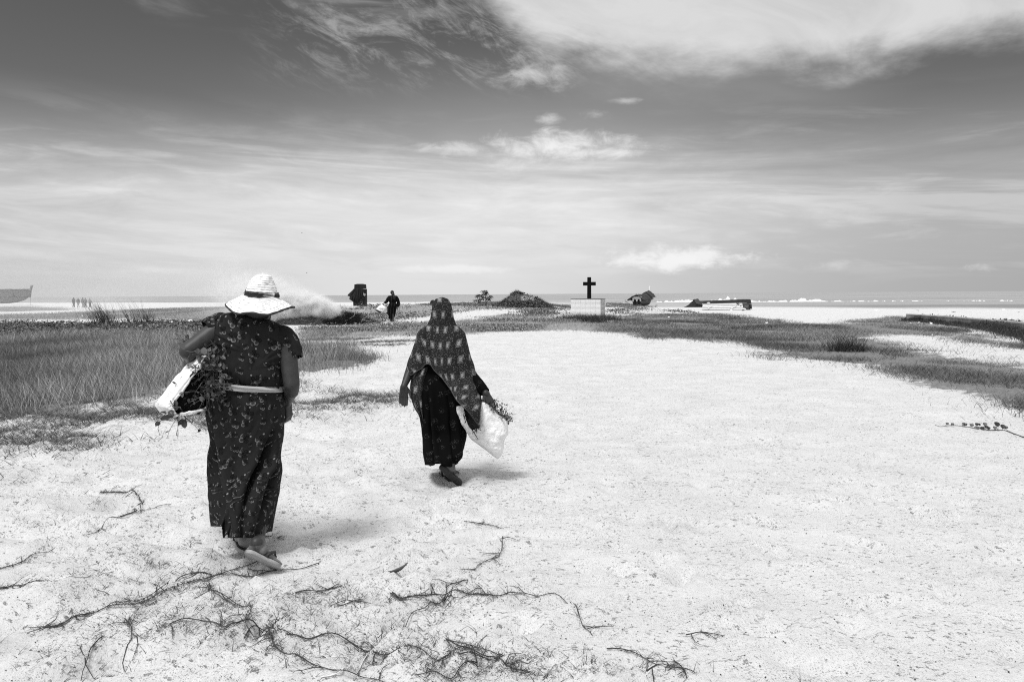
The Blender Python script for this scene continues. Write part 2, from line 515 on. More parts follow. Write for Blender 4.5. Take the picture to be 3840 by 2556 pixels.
# ---------------------------------------------------------------- ground sheet
def sand_build(q):
    p = q.pos()
    sx = q.vm('MULTIPLY', p, (1.0, 1.0, 0.3))
    n1 = q.noise(sx, 1.3, 5, .6)
    n2 = q.noise(sx, 26, 5, .7)
    n3 = q.noise(sx, 130, 3, .7)
    v = q.lin(n1, .3, .7, .57, .65)
    v = q.mul(v, q.lin(n2, .3, .7, .92, 1.06))
    v = q.mul(v, q.lin(n3, .25, .75, .91, 1.07))
    # dark grains, seed husks and bits of shell lying in the sand, in drifts
    drift = q.ss(q.noise(sx, 2.4, 5, .7), .40, .66)
    def specks(scale, th, st):
        vo = q.n('ShaderNodeTexVoronoi', voronoi_dimensions='2D')
        q.put(vo.inputs['Vector'], q.vm('MULTIPLY', p, st))
        vo.inputs['Scale'].default_value = scale
        c = q.n('ShaderNodeSeparateColor'); q.t.links.new(vo.outputs['Color'], c.inputs[0])
        rad = q.mul(th, q.m('POWER', c.outputs[0], 2.2))
        return q.mul(q.ss(vo.outputs['Distance'], rad, q.mul(rad, .55)), q.lin(c.outputs[1], 0, 1, .35, 1.0))
    sp = q.mx(q.mul(specks(52, .32, (1, 1.3, 1)), q.mul(drift, .9)), q.mul(specks(105, .40, (1, 1.4, 1)), q.lin(drift, 0, 1, .35, 1.0)))
    sp = q.mx(sp, q.mul(specks(23, .26, (1, 1.3, 1)), q.mul(drift, .55)))
    v = q.mix(q.mul(sp, .60), v, .11)
    crumb_shade = q.mul(q.ss(q.noise(q.vm('MULTIPLY', p, (1.0, 1.5, 1)), 25, 6, .74), .58, .66), q.ss(q.noise(sx, 3.6, 4, .7), .42, .60))  # dark soil crumbs plus the shadows of small pits, both as sand colour
    v = q.mix(q.mul(crumb_shade, .25), v, .18)
    veg = q.attr('veg')
    wet = q.attr('wet')
    fibre = q.noise(q.vm('MULTIPLY', p, (1.0, 2.2, 1.0)), 9, 8, .75)
    lit = q.lin(fibre, .3, .7, .06, .30)
    thr = q.ss(q.add(veg, q.mul(q.sub(fibre, .5), 1.5)), .34, .70)
    v = q.mix(q.mul(thr, q.ss(veg, 0.0, .15)), v, lit)
    v = q.mix(wet, v, q.mul(v, .38))
    q.col(v)
    h = q.add(q.mul(n2, 1.0), q.mul(n3, .35))
    q.bump(q.sub(q.sub(h, q.mul(crumb_shade, 1.6)), q.mul(sp, -.5)), .85, .014)
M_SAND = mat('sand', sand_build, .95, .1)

def axis(n, a, lim0, lim1, c):
    u = np.linspace(-math.asinh(lim0 / a), math.asinh(lim1 / a), n)
    return c + a * np.sinh(u)
gx = axis(660, 3.2, 420, 420, 0.0)
gy = axis(640, 3.0, 300, 340, 4.4)
GX, GY = np.meshgrid(gx, gy)
GZ = hgt(GX, GY)
veg = np.zeros(GX.shape)
msk = (GY > 2.2) & (GY < 200) & (np.abs(GX) < GY * 1.6 + 2)
mx_, my_ = GX[msk], GY[msk]
acc = 0
for s_ in range(7):
    acc = acc + cover(mx_ + rng.normal(0, 1, mx_.shape) * (.06 + .016 * my_), my_ + rng.normal(0, 1, mx_.shape) * (.05 + .022 * my_))
veg[msk] = acc / 7
dcr = GY - crest(GX)
wet = sstep(dcr + 9 * fnoise(GX * .03, GY * .05, 77, 3), -92, -76) * (.55 + .20 * sstep(GX, 10, 55)) * sstep(GX, -15, 20) + sstep(dcr + 4 * fnoise(GX * .02, GY * .1, 79, 2), -84, -74) * (1 - sstep(dcr, -62, -48)) * .40 * sstep(GX, 20, 50)
wet = np.clip(wet, 0, 1)
nx, ny = len(gx), len(gy)
_hgt = hgt
def hgt(x, y, fine=True):
    """height read off the finished sheet, so that things sit on its faces"""
    x, y = np.asarray(x, float), np.asarray(y, float)
    x, y = np.broadcast_arrays(x, y)
    i = np.clip(np.searchsorted(gx, x) - 1, 0, nx - 2); j = np.clip(np.searchsorted(gy, y) - 1, 0, ny - 2)
    u = np.clip((x - gx[i]) / (gx[i + 1] - gx[i]), 0, 1); v = np.clip((y - gy[j]) / (gy[j + 1] - gy[j]), 0, 1)
    return (GZ[j, i] * (1 - u) + GZ[j, i + 1] * u) * (1 - v) + (GZ[j + 1, i] * (1 - u) + GZ[j + 1, i + 1] * u) * v
ii = (np.arange(ny - 1)[:, None] * nx + np.arange(nx - 1)[None]).ravel()
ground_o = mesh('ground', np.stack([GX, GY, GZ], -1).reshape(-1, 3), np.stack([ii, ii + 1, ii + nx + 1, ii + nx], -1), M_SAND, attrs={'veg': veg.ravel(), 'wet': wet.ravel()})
tag(ground_o, 'pale sandy beach ground with trampled hollows and dark specks', kind='structure')

# ---------------------------------------------------------------- sea
SEA_Z = -1.25
def sea_build(q):
    p = q.pos()
    a = q.vm('MULTIPLY', p, (.10, .55, 1))
    w = q.noise(a, .5, 5, .62, .4)
    a2 = q.vm('MULTIPLY', p, (.012, .06, 1))
    w2 = q.noise(a2, .7, 4, .6)
    v = q.mul(q.lin(w2, .32, .66, .24, .36), q.lin(w, .35, .68, .78, 1.25))
    cap = q.ss(w, .66, .74)
    v = q.mix(q.mul(cap, .35), v, .6)
    q.col(v)
    q.bump(w, .9, .5)
M_SEA = mat('sea_water', sea_build, .5, .25)
xs = np.array([-40000, -6000, -1200, -400, -150, 0, 150, 400, 1200, 6000, 40000.0])
ys = np.array([115, 250, 600, 1500, 5000, 15000, 45000.0])
XX, YY = np.meshgrid(xs, ys)
i2 = (np.arange(len(ys) - 1)[:, None] * len(xs) + np.arange(len(xs) - 1)[None]).ravel()
tag(mesh('sea', np.stack([XX, YY, np.full(XX.shape, SEA_Z)], -1).reshape(-1, 3), np.stack([i2, i2 + 1, i2 + len(xs) + 1, i2 + len(xs)], -1), M_SEA), 'calm grey sea reaching the horizon beyond the beach', kind='structure')

# breaking waves: churned white water standing over the beach crest, on the right
def foam_build(q):
    n = q.noise(q.pos(), 1.5, 5, .7)
    q.col(q.lin(n, .3, .7, .82, .95)); q.bump(n, .8, .3)
M_FOAM = mat('foam', foam_build, .9, .1)
WPX = np.array([2290, 2330, 2380, 2430, 2455, 2490, 2540, 2575, 2605, 2640, 2665, 2690, 2720, 2760, 2800, 2850, 2900, 2960, 3010, 3060, 3090, 3115, 3150, 3190, 3235, 3290, 3330, 3400, 3470, 3600, 3640, 3690, 3710, 3745, 3800, 3860, 4000])
WH = .08 + .72 * np.array([.05, .35, .5, .45, .55, .55, .9, 1.15, .7, .45, .7, 1.25, 1.1, 1.15, 1.0, .7, .62, .8, 1.05, 1.0, .8, .55, .75, .6, .7, .6, .5, .55, .5, .42, .62, .6, .42, .72, .5, .6, .5])
MBf_V, MBf_F, n0 = [], [], 0
fx = np.arange(16, 150, .22)
fyc = crest(fx) + 18 + 2.5 * fnoise(fx * .06, fx * 0, 5, 2)
fpx, _ = proj(np.stack([fx, fyc, fx * 0], -1))
fh = np.interp(fpx, WPX, WH) * (.80 + .5 * np.abs(fnoise(fx * .7, fx * 0, 15, 3, .5)))
prof_t = np.linspace(-1, 1, 13)
rows = []
for t in prof_t:
    lump = fnoise(fx * 1.6, np.full(fx.shape, t * 2.2), 61, 4, .6)
    zz = SEA_Z + .03 + (fh * 1.42 + .25 * np.minimum(fh * 3, 1)) * (1 - abs(t) ** 2.2) * (.8 + .55 * lump)
    zz = np.where(fh < .12, SEA_Z - .1, zz)
    rows.append(np.stack([fx + .2 * lump, fyc + t * (1.6 + 1.2 * fh) + .3 * lump, zz], -1))
Pf = np.array(rows)
nf = len(fx)
i3 = (np.arange(len(prof_t) - 1)[:, None] * nf + np.arange(nf - 1)[None]).ravel()
Vf = [Pf.reshape(-1, 3)]; Ff = [np.stack([i3, i3 + 1, i3 + nf + 1, i3 + nf], -1)]
# spray thrown up from the crests
ns = 9000
j = rng.choice(nf, ns, p=(fh ** 2.6) / (fh ** 2.6).sum())
top = SEA_Z + fh[j] * 1.45
sz = top - .35 + rng.exponential(.20, ns) * fh[j]
c = np.stack([fx[j] + rng.normal(0, .3, ns), fyc[j] + rng.normal(0, .8, ns), sz], -1)
r3 = rng.uniform(.012, .045, (ns, 1))
tri = np.stack([c + r3 * rng.normal(0, 1, (ns, 3)) for _ in range(3)], 1)
off = len(Vf[0])
Vf.append(tri.reshape(-1, 3)); 
tag(mesh('sea_foam', np.vstack(Vf), [Ff[0], off + np.arange(ns * 3).reshape(-1, 3)], M_FOAM), 'white breaking waves and spray along the right of the shore', 'foam', kind='stuff')

# ---------------------------------------------------------------- vegetation builders
def sample(poly, n, pw=1.0, holes=(), edge=True, dmax=220, thin=None):
    """n places on the ground inside an outline; pw: how much sparser with distance"""
    gp = ground(poly[:, 0].clip(-1600, 5600), poly[:, 1])
    x0, x1, y0, y1 = gp[:, 0].min() - .5, gp[:, 0].max() + .5, max(gp[:, 1].min() - .5, 2.3), min(gp[:, 1].max() + 1, dmax)
    out, got = [], 0
    for it in range(80):
        m = 60000
        u = rng.random(m)
        if pw == 1.0: y = y0 * (y1 / y0) ** u
        else:
            e = 1 - pw
            y = (y0 ** e + u * (y1 ** e - y0 ** e)) ** (1 / e)
        x = rng.uniform(x0, x1, m)
        z = hgt(x, y, False)
        px, py = proj(np.stack([x, y, z], -1))
        if edge:
            px, py = warp_px(x, y, px, py)
            e_ = rng.exponential(1.0, m) * rng.choice([-1, 1], m)
            px = px + e_ * 420 / np.maximum(y, 6); py = py + rng.normal(0, 1, m) * 95 / np.maximum(y, 6) * np.exp(.5 * rng.normal(0, 1, m))
        ok = inpoly(px, py, poly) & (np.abs(x) < y * 1.02 + 1.5)
        for h in holes: ok &= ~(inpoly(px, py, h) & (rng.random(m) > .04))
        if thin is not None: ok &= rng.random(m) < thin(x, y)
        x, y = x[ok], y[ok]
        out.append(np.stack([x, y], -1)); got += len(x)
        if got >= n: break
    P = np.vstack(out)[:n]
    return np.column_stack([P, hgt(P[:, 0], P[:, 1], True)])

def blades(B, h, w, lean, tone, bend=.5, wind=(0, 0), segs=2):
    """tapered bent blades: B bases, per-blade height, width; returns V,F,attr"""
    n = len(B)
    az = rng.uniform(0, 2 * math.pi, n)
    lx, ly = np.cos(az) * lean + wind[0], np.sin(az) * lean + wind[1]
    fa = rng.uniform(0, 2 * math.pi, n)
    wx, wy = np.cos(fa) * w / 2, np.sin(fa) * w / 2
    lv = np.linspace(0, 1, segs + 1)
    V, T = [], []
    for t in lv:
        cx = B[:, 0] + lx * h * (t + bend * t * t)
        cy = B[:, 1] + ly * h * (t + bend * t * t)
        cz = B[:, 2] + h * (t - .35 * bend * np.minimum(np.hypot(lx, ly), 1.2) * t * t) - .004
        k_ = (1 - t * .85) if t < 1 else 0
        if t < 1:
            V.append(np.stack([cx - wx * k_, cy - wy * k_, cz], -1)); V.append(np.stack([cx + wx * k_, cy + wy * k_, cz], -1))
        else:
            V.append(np.stack([cx, cy, cz], -1))
    nv = len(V)
    P = np.stack(V, 1).reshape(-1, 3)
    b = np.arange(n)[:, None] * nv
    quads = [np.concatenate([b + 2 * s_, b + 2 * s_ + 1, b + 2 * s_ + 3, b + 2 * s_ + 2], 1) for s_ in range(segs - 1)]
    tris = np.concatenate([b + nv - 3, b + nv - 2, b + nv - 1], 1)
    return P, (np.vstack(quads) if quads else np.zeros((0, 4), int)), tris, np.repeat(tone, nv)
def leaves(B, size, tone, tilt=.6, up=.0):
    """rounded leaves, six-cornered and folded on the midrib"""
    n = len(B)
    az = rng.uniform(0, 2 * math.pi, n)
    el = rng.normal(up, tilt, n)
    d = np.stack([np.cos(az) * np.cos(el), np.sin(az) * np.cos(el), np.sin(el)], -1)
    s_ = np.cross(d, np.array([0, 0, 1.0])); s_ /= np.linalg.norm(s_, axis=1, keepdims=True) + 1e-9
    nn = np.cross(s_, d)
    roll = rng.normal(0, .5, n)[:, None]
    s2 = s_ * np.cos(roll) + nn * np.sin(roll); n2 = np.cross(s2, d)
    L = size[:, None]
    v = [B, B + d * L * .28 + s2 * L * .36 + n2 * L * .09, B + d * L * .72 + s2 * L * .30 + n2 * L * .07, B + d * L - n2 * L * .05, B + d * L * .72 - s2 * L * .30 + n2 * L * .07, B + d * L * .28 - s2 * L * .36 + n2 * L * .09]
    P = np.stack(v, 1).reshape(-1, 3)
    b = np.arange(n)[:, None] * 6
    quads = np.vstack([np.concatenate([b, b + 1, b + 2, b + 3], 1), np.concatenate([b, b + 3, b + 4, b + 5], 1)])
    return P, quads, np.zeros((0, 3), int), np.repeat(tone, 6)
def join(parts):
    V, Q, T, A_ = [], [], [], []
    n = 0
    for p, q, t, a in parts:
        V.append(p); Q.append(q + n); T.append(t + n); A_.append(a); n += len(p)
    return np.vstack(V), np.vstack(Q), np.vstack(T), np.concatenate(A_)
def stuff(name, parts, m, label, cat='grass', parent=None, kind='stuff'):
    V, Q, T, A_ = join(parts)
    o = mesh(name, V, [f for f in (Q, T) if len(f)], m, parent, attrs={'tone': A_}, smooth=False)
    if kind: o['kind'] = kind
    if label: tag(o, label, cat)
    return o
M_GRASS = blade_mat('grass_blade', .04, .55)
M_GRASSD = blade_mat('short_grass', .035, .36)
M_DRY = blade_mat('dry_grass', .03, .28)
M_CREEP = blade_mat('creeper_leaf', .014, .26, .4)
M_VINE = blade_mat('vine_leaf', .02, .28, .45)
M_SHRUB = blade_mat('shrub_leaf', .02, .12, .5)
M_STEM = grained('dark_stem', .03, .07, 60)
M_RUN = blade_mat('runner_grass', .035, .16)

def tn(x, y, s, seed): return np.clip(.5 + 1.1 * fnoise(x * s, y * s, seed, 3), 0, 1)

# tall dry meadow grass, left
B = sample(TALL, 185000, 1.0, thin=lambda x, y: np.clip(.85 + 1.5 * fnoise(x * .5, y * .3, 103, 3), .15, 1))
big = np.clip(.55 + 1.3 * fnoise(B[:, 0] * .35, B[:, 1] * .16, 101, 3), .05, 1)
h = rng.uniform(.14, .34, len(B)) * (.75 + .55 * big)
tone = np.clip(rng.beta(1.3, 2.6, len(B)) * (.30 + 1.15 * big), 0, 1)
P1 = blades(B, h, rng.uniform(.003, .006, len(B)) * (1 + B[:, 1] / 30), .36, tone, .6, wind=(-.10, 0))
stuff('tall_grass', [P1], M_GRASS, 'tall dry meadow grass in a broad band left of the sand', 'grass')
# short trampled grass in front of it
B = sample(DRY, 36000, 1.0, thin=lambda x, y: np.clip(.5 + 2.2 * fnoise(x * 1.0, y * 1.8, 111, 4), .02, 1))
Bd2 = sample(DRY2, 5000, 1.0, thin=lambda x, y: np.clip(.4 + 2.2 * fnoise(x * .5, y * .9, 113, 4), .02, 1))
B = np.vstack([B, Bd2])
h = rng.uniform(.04, .13, len(B))
P1 = blades(B, h, rng.uniform(.004, .008, len(B)) * (1 + B[:, 1] / 35), 1.0, rng.beta(1.5, 3, len(B)), .5, wind=(.25, 0))
stuff('dry_grass', [P1], M_DRY, 'thin trampled dry grass over the sand by the walking women', 'grass')
# dark leafy creeper band
B = sample(CREEP, 38000, .8)
lump = np.clip(.5 + 1.2 * fnoise(B[:, 0] * .6, B[:, 1] * .5, 121, 3), 0, 1)
B[:, 2] += lump * .22 * rng.random(len(B)) + .04
P1 = leaves(B, rng.uniform(.06, .12, len(B)), np.clip(rng.beta(1.0, 2.4, len(B)) * (.45 + .9 * lump), 0, 1), .5)
stuff('leafy_creeper', [P1], M_CREEP, 'dark broad leaved creeper in a band behind the tall grass', 'creeper')
# vine covering the low dune ridge
B = sample(RIDGE, 52000, .5, holes=(SANDPATH,), thin=lambda x, y: np.clip(.72 + 2.6 * fnoise(x * .45, y * .35, 131, 4), .03, 1))
B2 = sample(PATCH, 2500, .5, thin=lambda x, y: np.clip(.4 + 2.6 * fnoise(x * .5, y * .4, 133, 4), .02, 1))
B3 = sample(VINER, 6500, .5, thin=lambda x, y: np.clip(.25 + 2.6 * fnoise(x * .45, y * .3, 137, 4), .01, 1))
B = np.vstack([B, B2, B3])
lump = np.clip(.5 + 1.3 * fnoise(B[:, 0] * .7, B[:, 1] * .5, 141, 3), 0, 1)
B[:, 2] += lump * .20 * rng.random(len(B)) + .03
P1 = leaves(B, rng.uniform(.06, .12, len(B)), np.clip(rng.beta(1.1, 1.9, len(B)) * (.5 + .8 * lump), 0, 1), .55)
stuff('dune_vines', [P1], M_VINE, 'beach vine carpeting the low dune ridge before the sea', 'vines')
# grass and small leaves before the cross
B = sample(FLOWER, 42000, .8, holes=(SANDPATH,), thin=lambda x, y: np.clip(.75 + 2.4 * fnoise(x * .4, y * .3, 153, 4), .05, 1))
big = np.clip(.5 + 1.3 * fnoise(B[:, 0] * .3, B[:, 1] * .2, 151, 3), 0, 1)
P1 = blades(B, rng.uniform(.05, .14, len(B)) * (.5 + .9 * big), rng.uniform(.008, .014, len(B)), .6, np.clip(.12 + rng.beta(1.5, 2.5, len(B)), 0, 1), .4)
B = sample(FLOWER, 13000, .8, thin=lambda x, y: np.clip(.1 + 3.0 * fnoise(x * .3, y * .25, 157, 3), 0, 1))
B[:, 2] += .03 + .10 * rng.random(len(B))
P2 = leaves(B, rng.uniform(.04, .085, len(B)), rng.beta(1.2, 1.8, len(B)), .6)
stuff('short_grass', [P1, P2], blade_mat('short_grass_front', .045, .42), 'low weedy grass in front of the white block and the heap', 'grass')
# right-hand turf
B = sample(GRASSR, 145000, 1.05, holes=(SANDIN, SANDIN2), thin=lambda x, y: np.clip(.75 + 2.6 * fnoise(x * .6, y * .42, 165, 4), .03, 1))
big = np.clip(.5 + 1.3 * fnoise(B[:, 0] * .28, B[:, 1] * .2, 161, 4), 0, 1)
h = rng.uniform(.05, .15, len(B)) * (.5 + 1.0 * big)
P1 = blades(B, h, rng.uniform(.003, .0065, len(B)) * (1 + B[:, 1] / 25), .75, np.clip(rng.beta(1.3, 2.6, len(B)) * (1.35 - .95 * big) * (.75 + .75 * sstep(B[:, 1], 12, 32)), 0, 1), .5)
stuff('turf_grass', [P1], M_GRASSD, 'short dark turf spreading over the sand at the right', 'grass')
# hazy far scrub at the left
B = np.vstack([sample(FARL, 9000, .5), sample(FARL2, 42000, .5, thin=lambda x, y: np.clip(.75 + 2 * fnoise(x * .15, y * .1, 171, 3), .05, 1))])
P1 = blades(B, rng.uniform(.06, .22, len(B)), rng.uniform(.014, .03, len(B)), .5, rng.beta(1.6, 2, len(B)), .4)
stuff('scrub_grass', [P1], blade_mat('scrub', .06, .22), 'low scrub grass behind the creeper near the far men', 'grass')

# ---------------------------------------------------------------- bodies, cloth
def sph_ring(c, r): return c, r
def capsule(mb, p, q, r1, r2, k=22, flat=None):
    p, q = np.array(p, float), np.array(q, float)
    ax = q - p; L = np.linalg.norm(ax)
    ax = ax / L if L > 1e-6 else np.array([0, 0, 1.0])
    u = np.cross(ax, [0, 0, 1.0] if abs(ax[2]) < .9 else [1.0, 0, 0]); u /= np.linalg.norm(u)
    v = np.cross(ax, u)
    th = np.arange(k) / k * 2 * math.pi
    circ = np.cos(th)[:, None] * u + np.sin(th)[:, None] * v
    rows = [p - ax * r1 * math.cos(a) + circ * r1 * math.sin(a) for a in (.15, .5, .9, 1.25, 1.57)]
    rows += [q + ax * r2 * math.cos(a) + circ * r2 * math.sin(a) for a in (1.57, 1.25, .9, .5, .15)]
    mb.grid(np.array(rows), True, True)
def ellipsoid(mb, c, r, k=16, m=10):
    c, r = np.array(c, float), np.array(r, float)
    rows = []
    for a in np.linspace(.12, math.pi - .12, m):
        th = np.arange(k) / k * 2 * math.pi
        rows.append(c + np.stack([r[0] * np.cos(th) * math.sin(a), r[1] * np.sin(th) * math.sin(a), np.full(k, -r[2] * math.cos(a))], -1))
    mb.grid(np.array(rows), True, True)
def fused(name, mb, voxel, m, parent, smooth=3, factor=.5):
    """melt overlapping shapes into one continuous skin"""
    tmp = mb.build('tmp', None)
    md = tmp.modifiers.new('r', 'REMESH'); md.mode = 'VOXEL'; md.voxel_size = voxel
    if smooth:
        sm = tmp.modifiers.new('s', 'SMOOTH'); sm.factor, sm.iterations = factor, smooth
    dg = bpy.context.evaluated_depsgraph_get()
    me = bpy.data.meshes.new_from_object(tmp.evaluated_get(dg))
    old = tmp.data
    bpy.data.objects.remove(tmp); bpy.data.meshes.remove(old)
    me.name = name
    for p in me.polygons: p.use_smooth = True
    me.materials.clear(); me.materials.append(m)
    o = bpy.data.objects.new(name, me); COL.objects.link(o)
    o.parent = parent
    return o
def unit(v): v = np.array(v, float); return v / (np.linalg.norm(v) + 1e-12)
def hand(mb, w, d, n, thumb, curl=.5, sc=1.0, spread=.0):
    """palm, four unequal bent fingers and a thumb; d along the hand, n the way the fingers curl, thumb = thumb side"""
    w, d, n, s = np.array(w, float), unit(d), unit(n), unit(thumb)
    n = unit(n - d * n.dot(d)); s = unit(s - d * s.dot(d) - n * s.dot(n))
    for o in (-.026, -.009, .009, .026):
        capsule(mb, w + s * o * .55 * sc, w + (d * .082 + s * o) * sc, .014 * sc, .012 * sc)
    capsule(mb, w + (s * .02 + d * .012 + n * .006) * sc, w + (s * .026 + d * .045 + n * .008) * sc, .016 * sc, .012 * sc)
    for o, L in ((.030, .070), (.010, .078), (-.010, .073), (-.029, .056)):
        p = w + (d * .084 + s * o) * sc
        a = .18 + curl * .35 + rng.uniform(-.06, .06)
        for fr, r1, r2 in ((.46, .0098, .0090), (.30, .0090, .0082), (.24, .0082, .0070)):
            q = p + (d * math.cos(a) + n * math.sin(a) + s * o * spread * 8) * L * fr * sc
            capsule(mb, p, q, r1 * sc, r2 * sc, 8)
            p = q; a += curl * (.75 + rng.uniform(-.1, .1))
    p = w + (d * .022 + s * .030) * sc
    q = p + unit(d * .75 + s * .55 + n * .35) * .042 * sc
    capsule(mb, p, q, .0135 * sc, .0115 * sc, 8)
    capsule(mb, q, q + unit(d * .95 + s * .05 + n * .45) * .034 * sc, .0112 * sc, .0085 * sc, 8)
def head(mb, c, fwd=(0, 1, 0), r=.092):
    """skull, jaw, brow, nose, lips, ears"""
    c, f = np.array(c, float), unit(fwd); z = np.array([0, 0, 1.0]); s = np.cross(f, z)
    k_ = r / .092
    ellipsoid(mb, c + z * .012 * k_ - f * .008 * k_, np.array([.078, .094, .098]) * k_)
    capsule(mb, c + f * .035 * k_ - z * .035 * k_, c + f * .052 * k_ - z * .082 * k_, .058 * k_, .036 * k_)
    capsule(mb, c + (f * .083 + z * .018 - s * .03) * k_, c + (f * .083 + z * .018 + s * .03) * k_, .012 * k_, .012 * k_)
    capsule(mb, c + (f * .088 + z * .008) * k_, c + (f * .104 - z * .026) * k_, .009 * k_, .013 * k_)
    capsule(mb, c + (f * .084 - z * .056 - s * .018) * k_, c + (f * .084 - z * .056 + s * .018) * k_, .009 * k_, .009 * k_)
    for e in (-1, 1):
        capsule(mb, c + (s * e * .080 + z * .015 - f * .008) * k_, c + (s * e * .080 - z * .025) * k_, .014 * k_, .010 * k_)
        capsule(mb, c + (s * e * .034 + f * .080 - z * .002) * k_, c + (s * e * .036 + f * .081 - z * .002) * k_, .013 * k_, .013 * k_)
def foot(mb, heel, toe, up):
    h, t = np.array(heel, float), np.array(toe, float)
    f = unit(t - h); L = np.linalg.norm(t - h); u = unit(np.array(up) - f * np.dot(up, f)); s = np.cross(f, u)
    e = L / .25
    capsule(mb, h + (f * .030 + u * .034) * e, h + (f * .12 + u * .036) * e, .031 * e, .028 * e)
    capsule(mb, h + (f * .12 + u * .040) * e, h + (f * .185 + s * .012 + u * .022) * e, .030 * e, .022 * e)
    capsule(mb, h + (f * .10 + u * .026 - s * .01) * e, h + (f * .175 - s * .022 + u * .018) * e, .024 * e, .018 * e)
    for o, l, r in ((.028, .062, .0135), (.010, .058, .010), (-.006, .052, .0095), (-.020, .044, .009), (-.032, .034, .0085)):
        p = h + (f * .178 + s * o + u * .014) * e
        capsule(mb, p, p + (f * l * .5 + u * .004) * e, r * e, r * e, 8); capsule(mb, p + (f * l * .5 + u * .004) * e, p + (f * l - u * .002) * e, r * e, r * .85 * e, 8)
    return h + (f * .045 + u * .085) * e
def sandal(heel, toe, up, parent, m_sole, m_strap, wk=1.0):
    h, t = np.array(heel, float), np.array(toe, float)
    f = unit(t - h); L = np.linalg.norm(t - h) * 1.08; u = unit(np.array(up) - f * np.dot(up, f)); s = np.cross(f, u)
    h = h - f * .012
    ls = np.array([0, .02, .07, .15, .3, .45, .6, .74, .86, .94, .985, 1.0])
    wl = np.array([.0, .016, .027, .033, .032, .031, .036, .042, .040, .030, .016, 0]) * 1.06 * wk
    sh = np.array([0, 0, 0, 0, 0, .002, .004, .005, .004, .002, 0, 0])
    out = np.vstack([np.stack([ls, sh - wl], -1), np.stack([ls, sh + wl], -1)[::-1][1:-1]])
    def ring(k_, hh): return np.array([h + f * a * L + s * (b * k_) + u * hh for a, b in out])
    mb = MB(); mb.grid(np.array([ring(.90, -.016), ring(.985, -.013), ring(1.0, -.004), ring(.985, .003)]), True, True)
    so = mb.build('sandal', m_sole, parent)
    fb = MB(); fb.grid(np.array([ring(.94, .0032), ring(.95, .0060)]), True, True)
    fb.build('footbed', m_strap, so)
    st = MB()
    for e in (-1, 1):
        P = [h + f * L * .80 + s * .006 + u * .006, h + f * L * .77 + s * (.008 + .004 * e) + u * .036, h + f * L * .66 + s * e * .026 + u * .052, h + f * L * .55 + s * e * .039 + u * .034, h + f * L * .47 + s * e * .037 + u * .004]
        st.tube(np.array(P), [.005, .0065, .009, .0095, .008], 8)
    st.build('strap', m_strap, so)
    return so

def crom(T, C, x):
    """Catmull-Rom through the columns of C at stations T"""
    T, C = np.asarray(T, float), np.asarray(C, float)
    g = np.gradient(C, T, axis=0)
    j = np.clip(np.searchsorted(T, x) - 1, 0, len(T) - 2)
    h = (T[j + 1] - T[j])[:, None]; t = ((x - T[j])[:, None]) / h
    return (2 * t**3 - 3 * t**2 + 1) * C[j] + (t**3 - 2 * t**2 + t) * h * g[j] + (-2 * t**3 + 3 * t**2) * C[j + 1] + (t**3 - t**2) * h * g[j + 1]
def loft(rings, nr=140, nc=180, power=2.3, fold=None, low=None, top=None, frac=.14, hem_py=None):
    """cloth around a body: rings (left x,y / right x,y as sighted, distance, depth to the back, depth to the front)"""
    Rg = np.array(rings, float)
    T = np.concatenate([[0], np.cumsum(np.maximum(np.hypot(np.diff((Rg[:, 0] + Rg[:, 2]) / 2), np.diff((Rg[:, 1] + Rg[:, 3]) / 2)), 3))])
    x = np.linspace(0, T[-1], nr)
    C = crom(T, Rg, x)
    Lw, Rw = at_y(C[:, 0], C[:, 1], C[:, 4]), at_y(C[:, 2], C[:, 3], C[:, 4])
    th = np.arange(nc) / nc * 2 * math.pi
    cs, sn = np.cos(th), np.sin(th)
    e = 2 / power
    cu, su = np.sign(cs) * np.abs(cs) ** e, np.sign(sn) * np.abs(sn) ** e
    c, a = (Lw + Rw) / 2, (Rw - Lw) / 2
    P = c[:, None] + a[:, None] * (cu)[None, :, None]
    D = np.where(su[None] > 0, C[:, 5:6], C[:, 6:7]) * su[None]
    P[..., 1] -= D
    au = a / (np.linalg.norm(a, axis=1, keepdims=True) + 1e-9)
    N = au[:, None] * cs[None, :, None] + np.array([0, -1.0, 0]) * sn[None, :, None]
    if fold is not None:
        qx, qy = proj(P)
        P = P + N * fold(qx, qy, cu[None] + 0 * qx, sn[None] + 0 * qx)[..., None]
    w = np.clip((np.linspace(0, 1, nr) - (1 - frac)) / frac, 0, 1)[:, None]
    if hem_py is not None:          # bring the lower edge to where it is sighted
        tz = at_y(1920 + 0 * P[-1, :, 1], hem_py(cu, sn), P[-1, :, 1])[:, 2]
        tz = tz + (P[-1, :, 0] / P[-1, :, 1]) * 0.0062 * P[-1, :, 1]
        P[..., 2] += w ** 1.2 * (tz - P[-1, :, 2])[None]
    if low is not None: P[..., 2] += w * low(cu, sn)[None]
    w = np.clip((frac - np.linspace(0, 1, nr)) / frac, 0, 1)[:, None]
    if top is not None: P[..., 2] += w * top(cu, sn)[None]
    # cloth coordinates in metres, measured from the middle of the back
    seg = np.linalg.norm(np.roll(P, -1, 1) - P, axis=2)
    U = np.cumsum(seg, 1) - seg
    U = U - U[:, nc // 4:nc // 4 + 1]
    U = np.where(U > seg.sum(1, keepdims=True) / 2, U - seg.sum(1, keepdims=True), U)
    Vv = np.concatenate([[0], np.cumsum(np.linalg.norm(np.diff(P[:, nc // 4], axis=0), axis=1))])
    uv = np.stack([U, np.broadcast_to(Vv[:, None], U.shape)], -1)
    return P, uv
